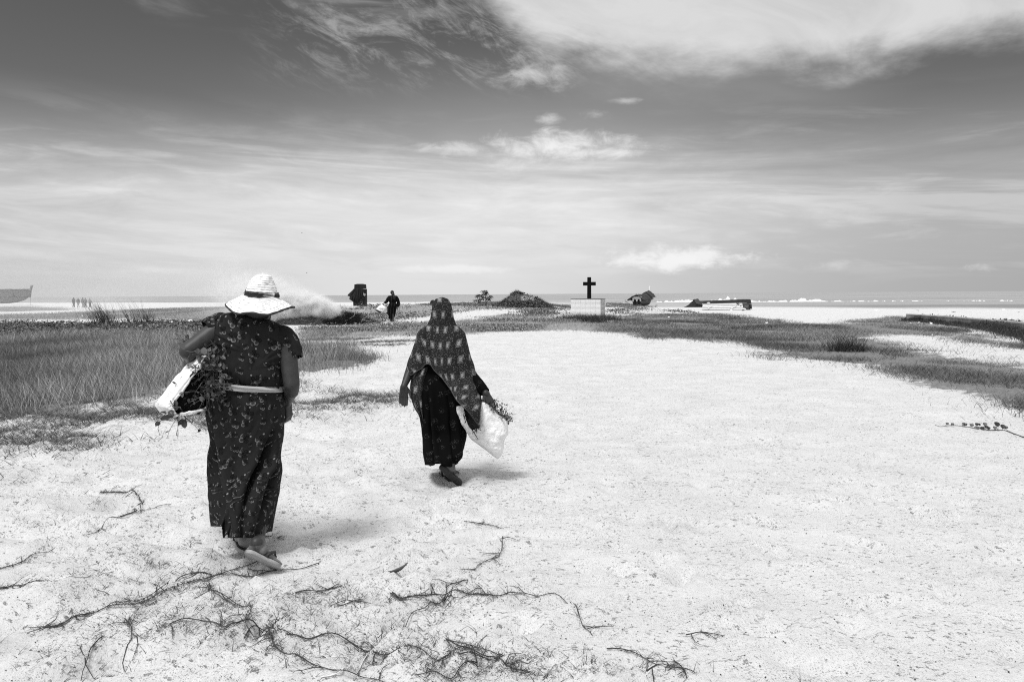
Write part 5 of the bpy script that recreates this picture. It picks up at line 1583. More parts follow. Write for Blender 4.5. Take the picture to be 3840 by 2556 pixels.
def big_leaf(mb_, p, d, L_, w, droop):
    d = unit(d); s_ = unit(np.cross(d, [0, 0, 1])); n_ = np.cross(s_, d)
    rows = []
    for t_ in np.linspace(0, 1, 5):
        ww = w * math.sin(math.pi * min(.98, .08 + t_ * .9)) ** .8
        c = p + d * L_ * t_ - np.array([0, 0, 1]) * droop * L_ * t_ * t_
        rows.append([c - s_ * ww + n_ * ww * .3, c, c + s_ * ww + n_ * ww * .3])
    mb_.grid(np.array(rows))
M_TL = [grained('tree_leaf', a, b, 8, .45, .1, .01, .4) for a, b in ((.03, .06), (.06, .10), (.10, .16))]
nleaf = 0
for tp_ in tips:
    kk = int(rng.integers(5, 8))
    for i in range(kk):
        a = rng.uniform(0, 6.28)
        d = np.array([math.cos(a), math.sin(a), rng.uniform(-.3, .5)])
        lm = MB(); big_leaf(lm, np.array(tp_), d, rng.uniform(.20, .36), rng.uniform(.038, .06), rng.uniform(.3, .9))
        lm.build('leaf', M_TL[int(rng.integers(0, 3))], TREE)
under(TREE)

# ================================================================ vine-covered mound
p0 = ground(1955, 1153)[0]; YM = p0[1] + 1.6
MND = empty('sand_mound', (p0[0], YM, p0[2]), 'steep sand heap overgrown with vines between the small tree and the white block', 'mound')
prof = np.array([(1852, 1149), (1868, 1143), (1885, 1136), (1900, 1123), (1912, 1109), (1925, 1100), (1943, 1096.5), (1960, 1100), (1982, 1107), (2005, 1115), (2022, 1124), (2040, 1135), (2058, 1145), (2070, 1149)], float)
xs_ = np.linspace(1852, 2070, 90); us = np.linspace(-1, 1, 50)
zt_ = np.array([at_y(x, np.interp(x, prof[:, 0], prof[:, 1]), YM)[2] for x in xs_]); xw = np.array([at_y(x, 1130, YM)[0] for x in xs_])
gb = hgt(xw, np.full_like(xw, YM), False) - .12
H_ = np.maximum(zt_ - gb, .02)
PM = np.zeros((50, 90, 3))
for i, u in enumerate(us):
    hh = H_ * (1 - abs(u) ** 1.7) ** .9
    PM[i, :, 0] = xw; PM[i, :, 1] = YM + u * (.5 + 1.5 * (H_ / H_.max()) ** .6)
    PM[i, :, 2] = hgt(xw, PM[i, :, 1], False) - .10 + hh * (zt_ - hgt(xw, np.full_like(xw, YM), False) + .10) / H_
PM[..., 2] += .07 * fnoise(PM[..., 0] * 2.2, PM[..., 1] * 2.2, 901, 4) * (1 - np.abs(us)[:, None] ** 4)
mo = MB(); mo.grid(PM); mo.build('mound_body', mat('mound_sand', lambda q: (q.col(q.mix(q.mul(q.ss(q.m('ABSOLUTE', q.sub(q.sep(q.pos())[0], float(at_y(1978, 1119, YM)[0]))), .62, .3), q.ss(q.m('ABSOLUTE', q.sub(q.sep(q.pos())[2], float(at_y(1978, 1118, YM)[2]))), .26, .1)), q.lin(q.noise(q.pos(), 6, 5, .7), .3, .7, .03, .12), .40)), q.bump(q.noise(q.pos(), 9, 5, .7), .8, .06)), .95, .1), MND)
idx = rng.integers(0, 50 * 90, 26000); Pm = PM.reshape(-1, 3)[idx] + rng.normal(0, .05, (26000, 3)) * [1, 1, .3]
bare = np.clip(.62 + 2.4 * fnoise(Pm[:, 0] * .8 + 3, Pm[:, 2] * 1.6, 911, 3), .06, 1)
bq, bz = proj(Pm); bare = np.where(((bq - 1978) / 26) ** 2 + ((bz - 1119) / 8) ** 2 < 1, .12, bare)
Pm = Pm[rng.random(len(Pm)) < bare]; Pm[:, 2] += .03
stuff('vine_cover', [leaves(Pm[:11000], rng.uniform(.07, .15, len(Pm[:11000])), np.clip(rng.beta(1.3, 2.8, len(Pm[:11000])), 0, 1), .6), blades(Pm[11000:], rng.uniform(.10, .32, len(Pm[11000:])), rng.uniform(.012, .022, len(Pm[11000:])), .5, rng.beta(1.3, 3, len(Pm[11000:])), .5)], M_VINE, None, parent=MND)
under(MND)

# low hummock right behind the head of the woman in the scarf
p0 = ground(1625, 1143)[0]; YH = p0[1]
HUM = empty('vine_clump', tuple(p0), 'dark vine clump on the ridge just behind the scarfed head', 'bush')
hm = MB(); ellipsoid(hm, at_y(1624, 1136, YH), (.42, .5, .42)); o = hm.build('clump_core', M_CONT, HUM)
th_ = rng.uniform(0, 6.28, 900); ph_ = np.arccos(rng.uniform(-.5, 1, 900)); c_ = at_y(1624, 1136, YH)
Pc = c_ + np.stack([.46 * np.cos(th_) * np.sin(ph_), .52 * np.sin(th_) * np.sin(ph_), .46 * np.cos(ph_)], -1)
stuff('leaf_cover', [leaves(Pc, rng.uniform(.08, .16, 900), rng.beta(1.2, 3.2, 900), .8)], M_VINE, None, parent=HUM)
under(HUM)

# ================================================================ smouldering heap of weeds
p0 = ground(1290, 1219)[0]
HEAP = empty('weed_heap', tuple(p0), 'long smouldering heap of dry weeds and sticks, blackened at its right end', 'heap')
YHp = p0[1] + 1.3
hp_ = np.array([(1030, 1219), (1060, 1204), (1100, 1196), (1140, 1193), (1180, 1194), (1225, 1197), (1255, 1192), (1275, 1178), (1290, 1171), (1310, 1172), (1330, 1180), (1355, 1188), (1380, 1196), (1402, 1208), (1420, 1216)], float)
xs_ = np.linspace(1030, 1420, 150); us = np.linspace(-1, 1, 44)
zt_ = np.array([at_y(x, np.interp(x, hp_[:, 0], hp_[:, 1]), YHp)[2] for x in xs_]); xw = np.array([at_y(x, 1200, YHp)[0] for x in xs_])
PH = np.zeros((44, 150, 3))
for i, u in enumerate(us):
    PH[i, :, 0] = xw; PH[i, :, 1] = YHp + u * (.9 + .7 * zt_.clip(0))
    g0 = hgt(xw, PH[i, :, 1], False)
    PH[i, :, 2] = g0 - .04 + np.maximum(zt_ - hgt(xw, np.full_like(xw, YHp), False), .03) * (1 - abs(u) ** 1.8) + .05 * (1 - abs(u) ** 3)
PH[..., 2] += .12 * fnoise(PH[..., 0] * 2.0, PH[..., 1] * 2.2, 921, 4, .6) * (1 - np.abs(us)[:, None] ** 4)
PH[..., 1] += .1 * fnoise(PH[..., 0] * 2.6, PH[..., 2] * 5, 925, 3)
def heap_m(q):
    n = q.noise(q.pos(), 7, 6, .7); x = q.sep(q.pos())[0]
    burnt = q.mul(q.ss(x, float(at_y(1200, 1200, YHp)[0]), float(at_y(1240, 1200, YHp)[0])), 1.0)
    q.col(q.mix(burnt, q.lin(n, .3, .7, .02, .10), .006)); q.bump(n, .9, .06)
ho = MB(); ho.grid(PH); ho.build('heap_body', mat('heap_weeds', heap_m, .95, .1), HEAP)
idx = rng.integers(0, 44 * 150, 9500); Pm = PH.reshape(-1, 3)[idx] + rng.normal(0, .03, (9500, 3))
hx, hy = proj(Pm)
brn = (hx > 1215) & (hx < 1345)
tone = np.where(brn, rng.beta(1, 9, 9500) * .25, rng.beta(1.2, 2.4, 9500))
stuff('loose_stalks', [blades(Pm, rng.uniform(.06, .25, 9500), rng.uniform(.008, .018, 9500), 1.1, tone, .7)], blade_mat('heap_stalk', .006, .26), None, parent=HEAP)
for i in range(26):
    px = rng.uniform(1270, 1410) if i < 17 else rng.uniform(1050, 1270)
    jx = int(np.clip((px - 1030) / 390 * 150, 2, 147)); b_ = PH[int(rng.integers(6, 26)), jx]
    d = unit(rng.normal(0, 1, 3) * [1, .6, .5] + [0, 0, .25]); l_ = rng.uniform(.3, .9)
    c = [b_ + d * l_ * t_ + rng.normal(0, .03, 3) for t_ in (0, .33, .66, 1)]
    sm_ = MB(); sm_.tube(np.array(c), [.016, .013, .010, .006], 5); sm_.build('stick', grained('bleached_stick', .18, .45, 30) if i == 0 else bpy.data.materials['bleached_stick'], HEAP)
under(HEAP)
def litter(px, py, w, h, label, seed, grp='white litter left on the grass', dark=False):
    p = ground(px, py)[0]; sc = p[1] / FPX
    r = np.random.default_rng(seed); n = 7
    th_ = np.sort(r.uniform(0, 6.28, n)); mbx = MB()
    ring = np.array([[math.cos(a) * w * sc / 2 * r.uniform(.6, 1.1), math.sin(a) * w * sc / 2 * r.uniform(.5, 1), r.uniform(-.1, .9) * h * sc * (1 if math.sin(a) > -.2 else .4)] for a in th_])
    c = ring.mean(0) + [0, 0, h * sc * .25]
    mbx.grid(np.array([ring, ring * .55 + c * .45 + r.normal(0, .1 * h * sc, (n, 3)), np.repeat(c[None], n, 0) + ring * .05]), True, False)
    o = mbx.build('litter', M_SACK if not dark else M_CONT, None, False); o.location = tuple(p + [0, 0, .012 + .1 * h * sc])
    tag(o, label, 'litter', grp); return o
litter(1190, 1226, 13, 11, 'white plastic scrap at the foot of the smoking heap', 1)
for i, (px, py, w, h, lab) in enumerate(((3415, 1213, 7, 4, 'tiny white scrap at the near end of the low wall'), (3445, 1212, 14, 5, 'flat white scrap on the turf beside the low wall'), (3491, 1217, 14, 9, 'crumpled white bag below the grassy low wall'), (3495, 1259, 8, 6, 'white scrap at the edge of the sand inlet'),
                             (2520, 1212, 18, 4, 'long white scrap on the turf right of the block'), (2508, 1192, 10, 5, 'white scrap on turf in front of the thatched boat'), (2875, 1213, 10, 6, 'white scrap on turf in front of the overturned boat'), (2870, 1274, 8, 6, 'white scrap near the sandy edge of the turf'),
                             (2560, 1188, 10, 3, 'thin white scrap where turf meets beach'), (3285, 1166, 16, 5, 'white drift bag lying on the beach'), (2694, 1186, 9, 3, 'white scrap below the overturned boat'), (2810, 1202, 8, 3, 'small white scrap at the turf edge'), (3764, 1163, 14, 5, 'white bag far out on the wet sand'),
                             (310, 1187, 12, 8, 'pale lump in the scrub left of the reeds'), (1765, 1160, 8, 5, 'white scrap among the vines near the tree'), (1978, 1145, 7, 5, 'white scrap low on the vine mound'), (712, 1207, 34, 9, 'pale debris at the back of the creeper'), (640, 1212, 26, 8, 'pale debris behind the creeper by the reeds'))):
    litter(px, py, w, h, lab, 10 + i)
for i, (px, py, w, lab) in enumerate(((2350 + 110, 1147, 10, 'dark driftwood scrap beside the thatched boat'), (3575, 1171, 16, 'dark driftwood plank on the tide line'), (3820, 1171, 9, 'dark driftwood block at the right of the tide line'), (2788, 1166, 18, 'dark seaweed scrap below the overturned boat'), (3440, 1166, 12, 'dark driftwood on the wet sand before the surf'))):
    litter(px, py, w, 4, lab, 60 + i, 'driftwood on the beach', True)

# ================================================================ smoke
XF, ZF, YF = float(at_y(1292, 1175, YHp)[0]), float(at_y(1290, 1176, YHp)[2]), YHp
def smoke_mat(name, dens):
    m = bpy.data.materials.new(name); m.use_nodes = True
    t = m.node_tree; t.nodes.clear()
    out = t.nodes.new('ShaderNodeOutputMaterial'); pv = t.nodes.new('ShaderNodeVolumePrincipled')
    t.links.new(pv.outputs[0], out.inputs['Volume'])
    pv.inputs['Color'].default_value = (1, 1, 1, 1); pv.inputs['Anisotropy'].default_value = 0.0
    pv.inputs['Density'].default_value = dens
    m.cycles.volume_step_rate = 1.6
    m.cycles.volume_sampling = 'DISTANCE'
    return m
def smoke_cloud(name, lo, hi, vox, field, m, label):
    """a voxel grid of smoke filled from a density field"""
    me = bpy.data.meshes.new(name); o = bpy.data.objects.new(name, me); COL.objects.link(o)
    ng = bpy.data.node_groups.new(name, 'GeometryNodeTree')
    ng.interface.new_socket('Geometry', in_out='OUTPUT', socket_type='NodeSocketGeometry')
    q = NT(ng)
    pos = q.n('GeometryNodeInputPosition').outputs[0]
    vc = q.n('GeometryNodeVolumeCube')
    vc.inputs['Min'].default_value, vc.inputs['Max'].default_value = lo, hi
    for i, ax in enumerate('XYZ'):
        vc.inputs['Resolution ' + ax].default_value = max(4, int((hi[i] - lo[i]) / vox))
    q.put(vc.inputs['Density'], field(q, pos))
    sm = q.n('GeometryNodeSetMaterial'); sm.inputs['Material'].default_value = m
    ng.links.new(vc.outputs[0], sm.inputs[0])
    go = q.n('NodeGroupOutput'); ng.links.new(sm.outputs[0], go.inputs[0])
    md = o.modifiers.new('smoke', 'NODES'); md.node_group = ng
    me.materials.append(m)
    tag(o, label, 'smoke', kind='stuff')
    return o
def plume(q, pos):
    x, y, z = q.sep(pos)
    s_ = q.sub(XF, x); sp_ = q.mx(s_, 0.0)
    nz1 = q.noise(q.vm('MULTIPLY', pos, (1.25, 1.25, 1.5)), 1.0, 6, .66, 1.2)
    nz2 = q.noise(q.vm('MULTIPLY', pos, (.40, .40, .65)), 1.0, 4, .6, .5)
    wz = q.mul(q.sub(nz2, .5), q.add(.45, q.mul(sp_, .22)))
    zc_ = q.add(ZF - .12, q.sub(q.mul(q.m('POWER', sp_, .75), .34), wz))
    sgz = q.add(.13, q.mul(q.m('POWER', sp_, .8), .22))
    sgy = q.add(.25, q.mul(sp_, .085))
    az_ = q.div(q.sub(z, zc_), sgz); ay_ = q.div(q.sub(y, q.add(YF, q.mul(sp_, .07))), sgy)
    g_ = q.m('EXPONENT', q.mul(q.add(q.mul(az_, az_), q.mul(ay_, ay_)), -1.0))
    amp = q.div(SMOKE_A, q.add(1.0, q.mul(q.m('POWER', sp_, 2.0), .40)))
    lump = q.m('POWER', q.lin(nz1, .40, .64, 0, 1.0), 1.4)
    lump = q.add(q.mul(lump, 1.6), q.lin(sp_, 3, 12, .02, .12))
    d = q.mul(q.mul(g_, amp), q.mul(lump, q.mul(q.ss(s_, -.30, .15), q.ss(s_, 8.5, 2.8))))
    return q.mul(q.mx(q.sub(d, .012), 0.0), q.ss(z, 4.6, 3.6))
def drift(q, pos):
    x, y, z = q.sep(pos)
    s_ = q.sub(XF, x); sp_ = q.mx(s_, 0.0)
    nz2 = q.noise(q.vm('MULTIPLY', pos, (.22, .22, .5)), 1.0, 4, .6, .5)
    a_ = q.div(q.sub(z, 1.0), q.add(.9, q.mul(sp_, .045)))
    d = q.mul(q.m('EXPONENT', q.mul(q.mul(a_, a_), -1.0)), q.mul(q.ss(s_, 1.5, 9.0), q.ss(s_, 40, 32)))
    d = q.mul(d, q.lin(nz2, .32, .68, .25, 1.75))
    return q.mul(d, q.mul(q.mul(q.ss(y, YF + 2.2, YF + 3.6), q.ss(y, YF + 8.8, YF + 7)), q.ss(z, 4.9, 3.6)))
SMOKE_A = 60.0
smoke_cloud('smoke', (XF - 18.0, YF - 2.2, .05), (XF + .5, YF + 3.6, 4.7), .085, plume, smoke_mat('smoke', 1.0), 'white smoke billowing left from the smouldering weed heap')
smoke_cloud('drifting_smoke', (XF - 41, YF + 2.0, .05), (XF, YF + 9, 5.0), .40, drift, smoke_mat('drifting_smoke', .055), 'thin grey smoke drifting over the scrub at the left')

# ================================================================ boats
def hull(L, bst, hst, hb, sheer, keel_rise, n=40, k=17, bow=.9):
    """loft from transom (s=0) to stem (s=L); returns grid (stations x section), starboard gunwale round the keel to port"""
    G = []
    for s_ in np.linspace(0, 1, n):
        b_ = bst * (1 + .28 * math.sin(min(s_ * 1.5, 1.5) * 1.05)) * (1 - np.clip((s_ - .45) / .55, 0, 1) ** 2.2)
        b_ = max(b_, .015)
        zg = hst + sheer * s_ ** 2.2
        zk = keel_rise * np.clip((s_ - .45) / .55, 0, 1) ** 2.2
        row = []
        for t_ in np.linspace(-1, 1, k):
            a = abs(t_)
            yy = b_ * (1 - (1 - a) ** 2.0) ** .75
            zz = zk + (zg - zk) * a ** 1.9
            row.append((math.copysign(yy, t_), s_ * L + bow * s_ ** 3 * (zz - zk) / max(zg, .1) * .8, zz))
        G.append(row)
    return np.array(G)
M_HULLD = grained('dark_hull_paint', .010, .022, 6, .5, .2, .01, .4)
M_HULLU = grained('dark_wash_strake', .022, .04, 6, .5, .2, .01, .4)
M_HULLW = grained('white_paint', .72, .82, 8, .5, .1, .005, .4)
M_STRIPE = grained('pale_rubbing_strip', .30, .42, 12, .6, .2, .005)
def thatch_b(q):
    n = q.noise(q.vm('MULTIPLY', q.obj(), (1, 1, 1)), 16, 5, .7)
    q.col(q.lin(n, .3, .7, .02, .11)); q.bump(n, 1.0, .05)
M_THATCH = mat('palm_thatch', thatch_b, .95, .1)
def thatch(name, parent, a, b, c, d, th=.05, n=16, seed=0, ragged=.08):
    """a-b the ridge edge, c-d the eaves edge; ragged eaves"""
    r = np.random.default_rng(seed); a, b, c, d = [np.array(v, float) for v in (a, b, c, d)]
    s_ = np.linspace(0, 1, n); t_ = np.linspace(0, 1, 8)
    nn = unit(np.cross(b - a, c - a)); nn = nn if nn[2] > 0 else -nn
    top = np.array([[(a + (b - a) * u) * (1 - v) + (c + (d - c) * u) * v + nn * (.02 * r.normal() + .05 * math.sin(3.1 * v)) + (c - a) * (ragged * r.normal() if v == 1 else 0) for u in s_] for v in t_])
    mbx = MB(); mbx.grid(top); mbx.grid(top[::-1] - nn * th)
    mbx.grid(np.array([top[-1], top[-1] - nn * th])); mbx.grid(np.array([top[:, 0], top[:, 0] - nn * th])); mbx.grid(np.array([top[:, -1], top[:, -1] - nn * th])[::-1])
    for i in range(40):
        u = r.random(); p = (c + (d - c) * u); mbx.tube([p, p + unit(c - a) * r.uniform(.05, .22) + r.normal(0, .03, 3)], [.018, .004], 4)
    o = mbx.build(name, M_THATCH, parent); return o
# thatched boat
p0 = ground(2388, 1148)[0]; YB = p0[1]; sB = YB / FPX
BO = empty('fishing_boat', tuple(p0), 'dark wooden fishing boat under sloping thatch with a white stern board', 'boat', rz=R(-25))
bw_ = 33.5 * sB
G = hull(6.1, bw_ * .5, .62, 0, .50, .30)
G[:, :, 1] -= 0
hb = MB(); hb.grid(G)
hb.grid(np.array([G[0], np.repeat(G[0].mean(0)[None], G.shape[1], 0)]))
hb.build('hull', M_HULLD, BO)
wb = MB(); Gw = G.copy(); 
for e in (0, -1):
    up_ = G[:, e].copy(); up_[:, 2] += .30; up_[:, 0] *= 1.03
    wb.grid(np.array([G[:, e] + [0, 0, .002], up_])); wb.grid(np.array([up_, up_ * [.97, 1, 1]]))
wb.build('wash_strake', M_HULLU, BO)
for e in (0, -1):
    sb_ = MB(); l_ = G[:, e].copy(); l_[:, 0] *= 1.02; l_[:, 2] -= .05; sb_.tube(l_, .030, 6); sb_.build('rubbing_strip', M_STRIPE, BO)
# white stern board with two openings and engines' dark housings
stn = MB(); hw = bw_ * .5
z0, z1 = .52, 37 * sB
def arch(cx): return [(cx + .12 * math.cos(a), .62 + .20 + .14 * math.sin(a)) for a in np.linspace(math.pi, 0, 9)]
xs_ = np.linspace(-hw, hw, 41); lowz = np.full(41, .60)
for cx in (-.23 * hw / .53, .23 * hw / .53):
    for i, x_ in enumerate(xs_):
        if abs(x_ - cx) < .135: lowz[i] = max(lowz[i], .74 + math.sqrt(max(0, .135 ** 2 - (x_ - cx) ** 2)))
A_ = np.stack([xs_, np.full(41, -.02), lowz], -1); Bz = np.stack([xs_, np.full(41, -.02), np.full(41, z1 - .12)], -1)
stn.grid(np.array([A_, Bz])); stn.grid(np.array([A_ + [0, .06, 0], Bz + [0, .06, 0]])[::-1]); stn.grid(np.array([A_, A_ + [0, .06, 0]])[::-1])
stn.build('stern_board', M_HULLW, BO, False)
MB().box((0, 0, z1 - .06), (hw * 2 + .06, .14, .10)).build('stern_cap', M_HULLW, BO, False)
tb_ = MB(); tb_.box((0, .03, .36), (hw * 1.7, .05, .52), None, 1.12); tb_.build('transom', M_HULLD, BO, False)
for cx in (-.23 * hw / .53, .23 * hw / .53):
    en = MB(); ellipsoid(en, (cx, -.08, .72), (.10, .12, .17)); en.box((cx + .02, -.08, .40), (.07, .09, .42)); en.box((cx + .02, -.12, .22), (.03, .16, .05)); en.build('outboard_engine', M_BLACK, BO)
ft = MB(); ft.box((0, 6.1, 1.70), (.30, .34, 1.75), None, .62); o = ft.build('stem_post', M_HULLW, BO, False)
ridge = [(0, -.35, 1.46), (0, 1.4, 1.42), (0, 2.8, 1.44), (0, 4.0, 1.62), (0, 5.4, 1.86)]
for i in range(4):
    a, b = np.array(ridge[i]), np.array(ridge[i + 1])
    lift = .05 * i
    for e in (-1, 1):
        c, d = a + [e * (.98 - .04 * i), -.05, -.62], b + [e * (.98 - .08 * i), .35, -.66 - .04 * i]
        thatch('thatch_panel', BO, a + [0, -.12, lift], b + [0, .30, lift], c + [0, -.10, lift], d + [0, .25, lift], .06, 14, 40 + i * 2 + (e > 0))
for sx, y_ in ((-.4, .3), (.4, .3), (-.4, 3.4), (.4, 3.4), (0, 5.4)):
    pm = MB(); pm.tube([(sx, y_, .6), (sx * .4, y_, 1.6)], .03, 6); pm.build('roof_pole', M_THATCH, BO)
# anchor lying by the boat
p0 = ground(2349, 1133)[0]; sA = p0[1] / FPX
an = MB(); an.tube([(-.05, 0, .0), (-.30, .1, .38)], .03, 6); an.tube([(.42, 0, .05), (.2, 0, .14), (0, 0, .10), (-.2, 0, .06)], .035, 6); an.tube([(-.30, .1, .38), (-.22, .1, .50), (-.16, .1, .42)], .03, 6); an.tube([(.0, -.25, .05), (0, 0, .10), (0, .3, .2)], .03, 6)
o = an.build('anchor', M_BLACK); o.location = tuple(p0); o.scale = (.95,) * 3; tag(o, 'small dark anchor lying on the beach left of the thatched boat', 'anchor')
o['kind'] = 'thing'

# boat tipped on its side
p0 = ground(2728, 1162)[0]; YO = p0[1]; sO = YO / FPX
OB = empty('tipped_boat', tuple(p0), 'white planked boat tipped over on the beach with a dark keel strake on top', 'boat')
qo = lambda px, py, dy=0.0: at_y(px, py, YO + dy)
M_PALE = grained('weathered_white', .62, .80, 10, .6, .2, .01)
M_GREYP = grained('grey_plank_gap', .14, .22, 10, .8, .2, .01)
M_DKP = grained('dark_strake', .030, .05, 6, .6, .15, .01)
x0a, x1a = 2637.0, 2800.0
def quad_slab(name, pl, dy, th, m, parent=OB):
    F_ = np.array([qo(x, y, d) for (x, y, d) in pl]); mbx = MB(); mbx.grid(np.array([F_ + [0, th, 0], F_, F_.mean(0) + (F_ - F_.mean(0)) * .0 + 0]), True, False)
    mbx.raw(F_, [tuple(range(len(pl)))]); mbx.raw(F_ + [0, th, 0], [tuple(range(len(pl)))[::-1]] if len(pl) <= 4 else [])
    return mbx.build(name, m, parent, False)
def slab4(name, c4, th, m, parent=OB):
    F_ = np.array([qo(*c) for c in c4]); mbx = MB(); mbx.raw(np.vstack([F_, F_ + [0, th, .0]]), [(0, 1, 2, 3), (7, 6, 5, 4), (0, 4, 5, 1), (1, 5, 6, 2), (2, 6, 7, 3), (3, 7, 4, 0)])
    return mbx.build(name, m, parent, False)
slab4('strake', [(2637.5, 1138.5, 0), (2637.5, 1128.5, .0), (2811, 1121.8, .0), (2811, 1134.5, .0)], 1.5, M_DKP)
slab4('end_board', [(2811.5, 1136.5, .02), (2811.5, 1121.8, .02), (2815.5, 1124, .5), (2818, 1138, .5)], .9, M_DKP)
ys0 = [(1140.5, 1135), (1145.5, 1143.2), (1150.0, 1149.5), (1156.0, 1155.5)]
for i in range(4):
    yl0, yl1 = 1140.2 + i * 5.1, 1144.4 + i * 5.1
    yr0, yr1 = 1136.6 + i * 6.2, 1141.6 + i * 6.2
    xl = 2636 - i * .9; xr = [2762, 2776, 2786, 2798][i]
    dy0, dy1 = -.10 - i * .12, -.16 - i * .12
    n_ = 16; U_ = np.linspace(0, 1, n_)
    prof_ = np.linspace(0, math.pi, 7)
    PP = np.array([[qo(xl + (xr - xl) * u, (yl0 + (yr0 - yl0) * u) * (1 - v / 6) + (yl1 + (yr1 - yl1) * u) * (v / 6), dy0 + (dy1 - dy0) * v / 6 - .03 * math.sin(prof_[v])) for u in U_] for v in range(7)])
    pb = MB(); pb.grid(PP); pb.grid((PP + [0, .05, 0])[::-1]); pb.build('plank', M_PALE, OB)
slab4('side_panel', [(2633, 1162, -.55), (2637, 1139, .05), (2800, 1135.5, .05), (2808, 1162, -.55)], .06, M_GREYP)
for (xa_, ya_, xb_, yb_) in ((2650, 1159, 2671, 1147.5), (2738, 1158, 2762, 1146)):
    lb = MB(); lb.tube([qo(xa_, ya_, -.66), qo(xb_, yb_, -.36)], .028, 6); lb.build('lashing', M_PALE, OB)
slab4('painted_band', [(2764, 1136.2, -.12), (2760.5, 1136.2, -.12), (2768, 1144, -.26), (2772, 1143, -.26)], .02, M_DKP)
slab4('painted_band', [(2770.5, 1136, -.12), (2783, 1136, -.12), (2787, 1150, -.36), (2778, 1146, -.30)], .02, grained('grey_paint', .40, .5, 9))
bn_ = [(2784, 1136, -.13), (2786.5, 1146, -.32), (2791, 1152, -.42), (2799, 1158, -.56), (2808, 1161.5, -.60), (2812, 1161.5, -.6), (2810.5, 1136, -.13)]
F_ = np.array([qo(*c) for c in bn_]); me_ = bpy.data.meshes.new('bow_panel'); me_.from_pydata([tuple(v) for v in np.vstack([F_, F_ + [0, .05, 0]])], [], [tuple(range(7)), tuple(range(13, 6, -1))] + [(i, i + 7, (i + 1) % 7 + 7, (i + 1) % 7) for i in range(7)])
bo_ = bpy.data.objects.new('bow_panel', me_); COL.objects.link(bo_); bo_.parent = OB; me_.materials.append(M_DKP)
lt = MB()
for i in range(4):
    for r_ in range(2 if i < 3 else 1):
        cx, cy = 2794 + i * 4.0, 1146.2 + r_ * 4.6 + .2 * i
        w_, h_ = 1.25, 1.7
        strokes = [[(-w_, -h_), (-w_, h_)], [(-w_, -h_), (w_, -h_ * .2), (-w_ * .2, h_ * .4)], [(-w_, h_), (w_, h_)]] if (i + r_) % 2 else [[(-w_, -h_), (w_, -h_)], [(0, -h_), (0, h_)], [(-w_, h_), (w_ * .6, h_)]]
        for s_ in strokes:
            lt.tube([qo(cx + a, cy + b, -.62 + (1161 - cy) * .012) for a, b in s_], .010, 4)
lo = lt.build('lettering', grained('worn_letters', .25, .4, 40), OB); lo['kind'] = 'stuff'
slab4('stern_box', [(2811.5, 1151.5, .1), (2811.5, 1139.5, .1), (2818.5, 1139, .3), (2820.5, 1158, .3)], .5, M_DKP)
slab4('opening_shade', [(2811.8, 1158, .08), (2811.8, 1150, .08), (2818, 1149.5, .25), (2818.5, 1158, .25)], .05, M_BLACK)  # black slab painted in for the shade inside the hole
pm = MB(); pm.tube([qo(2812.5, 1162.5, -.65), qo(2811, 1143, -.4), qo(2809, 1140, -.3)], .035, 6); pm.build('rudder_post', M_BLACK, OB)
for (x_, y_, w_) in ((2657, 1135.2, 6.5), (2743, 1162, 5)):
    dm = MB(); ellipsoid(dm, qo(x_, y_, -.75 if y_ > 1150 else -.02), (w_ * sO, .12, 2.3 * sO)); o = dm.build('white_float', M_PALE); o['label'] = 'white float resting on top of the tipped boat' if y_ < 1150 else 'white float half buried before the tipped boat'; o['category'] = 'float'; o['group'] = 'floats by the tipped boat'
under(OB)
# covered heap of gear
GH = empty('gear_heap', tuple(ground(2600, 1152)[0]), 'heap of fishing gear under black sheet and thatch beside the tipped boat', 'heap')
YG = GH.location.y + .8
qg = lambda px, py, dy=0.0: at_y(px, py, YG + dy)
pr = np.array([(2563, 1153), (2572, 1149), (2580, 1143), (2588, 1136), (2594, 1130), (2604, 1128.5), (2614, 1129), (2624, 1135), (2632, 1141), (2638, 1152)], float)
xs_ = np.linspace(2563, 2638, 60); us = np.linspace(-1, 1, 24)
PG = np.zeros((24, 60, 3)); ztop = np.array([qg(x, np.interp(x, pr[:, 0], pr[:, 1]))[2] for x in xs_]); xw = np.array([qg(x, 1140)[0] for x in xs_])
for i, u in enumerate(us):
    PG[i, :, 0] = xw; PG[i, :, 1] = YG + u * .8; gr0 = hgt(xw, PG[i, :, 1], False) - .03
    PG[i, :, 2] = gr0 + np.maximum(ztop - gr0, .01) * (1 - abs(u) ** 2.2)
PG[..., 2] += .06 * fnoise(PG[..., 0] * 2.5, PG[..., 1] * 2, 931, 3) * (1 - np.abs(us)[:, None] ** 4); PG[..., 1] += .10 * fnoise(PG[..., 0] * 3, PG[..., 2] * 4, 935, 3)
gb = MB(); gb.grid(PG); gb.build('black_sheet', M_RAG, GH)
thatch('thatch_panel', GH, qg(2602, 1122, .2), qg(2618, 1120, .2), qg(2611, 1137, -.75), qg(2635, 1143, -.6), .07, 12, 77)
thatch('thatch_panel', GH, qg(2602, 1122, .2), qg(2618, 1120, .2), qg(2596, 1131, .8), qg(2630, 1138, 1.0), .07, 12, 78)
under(GH)

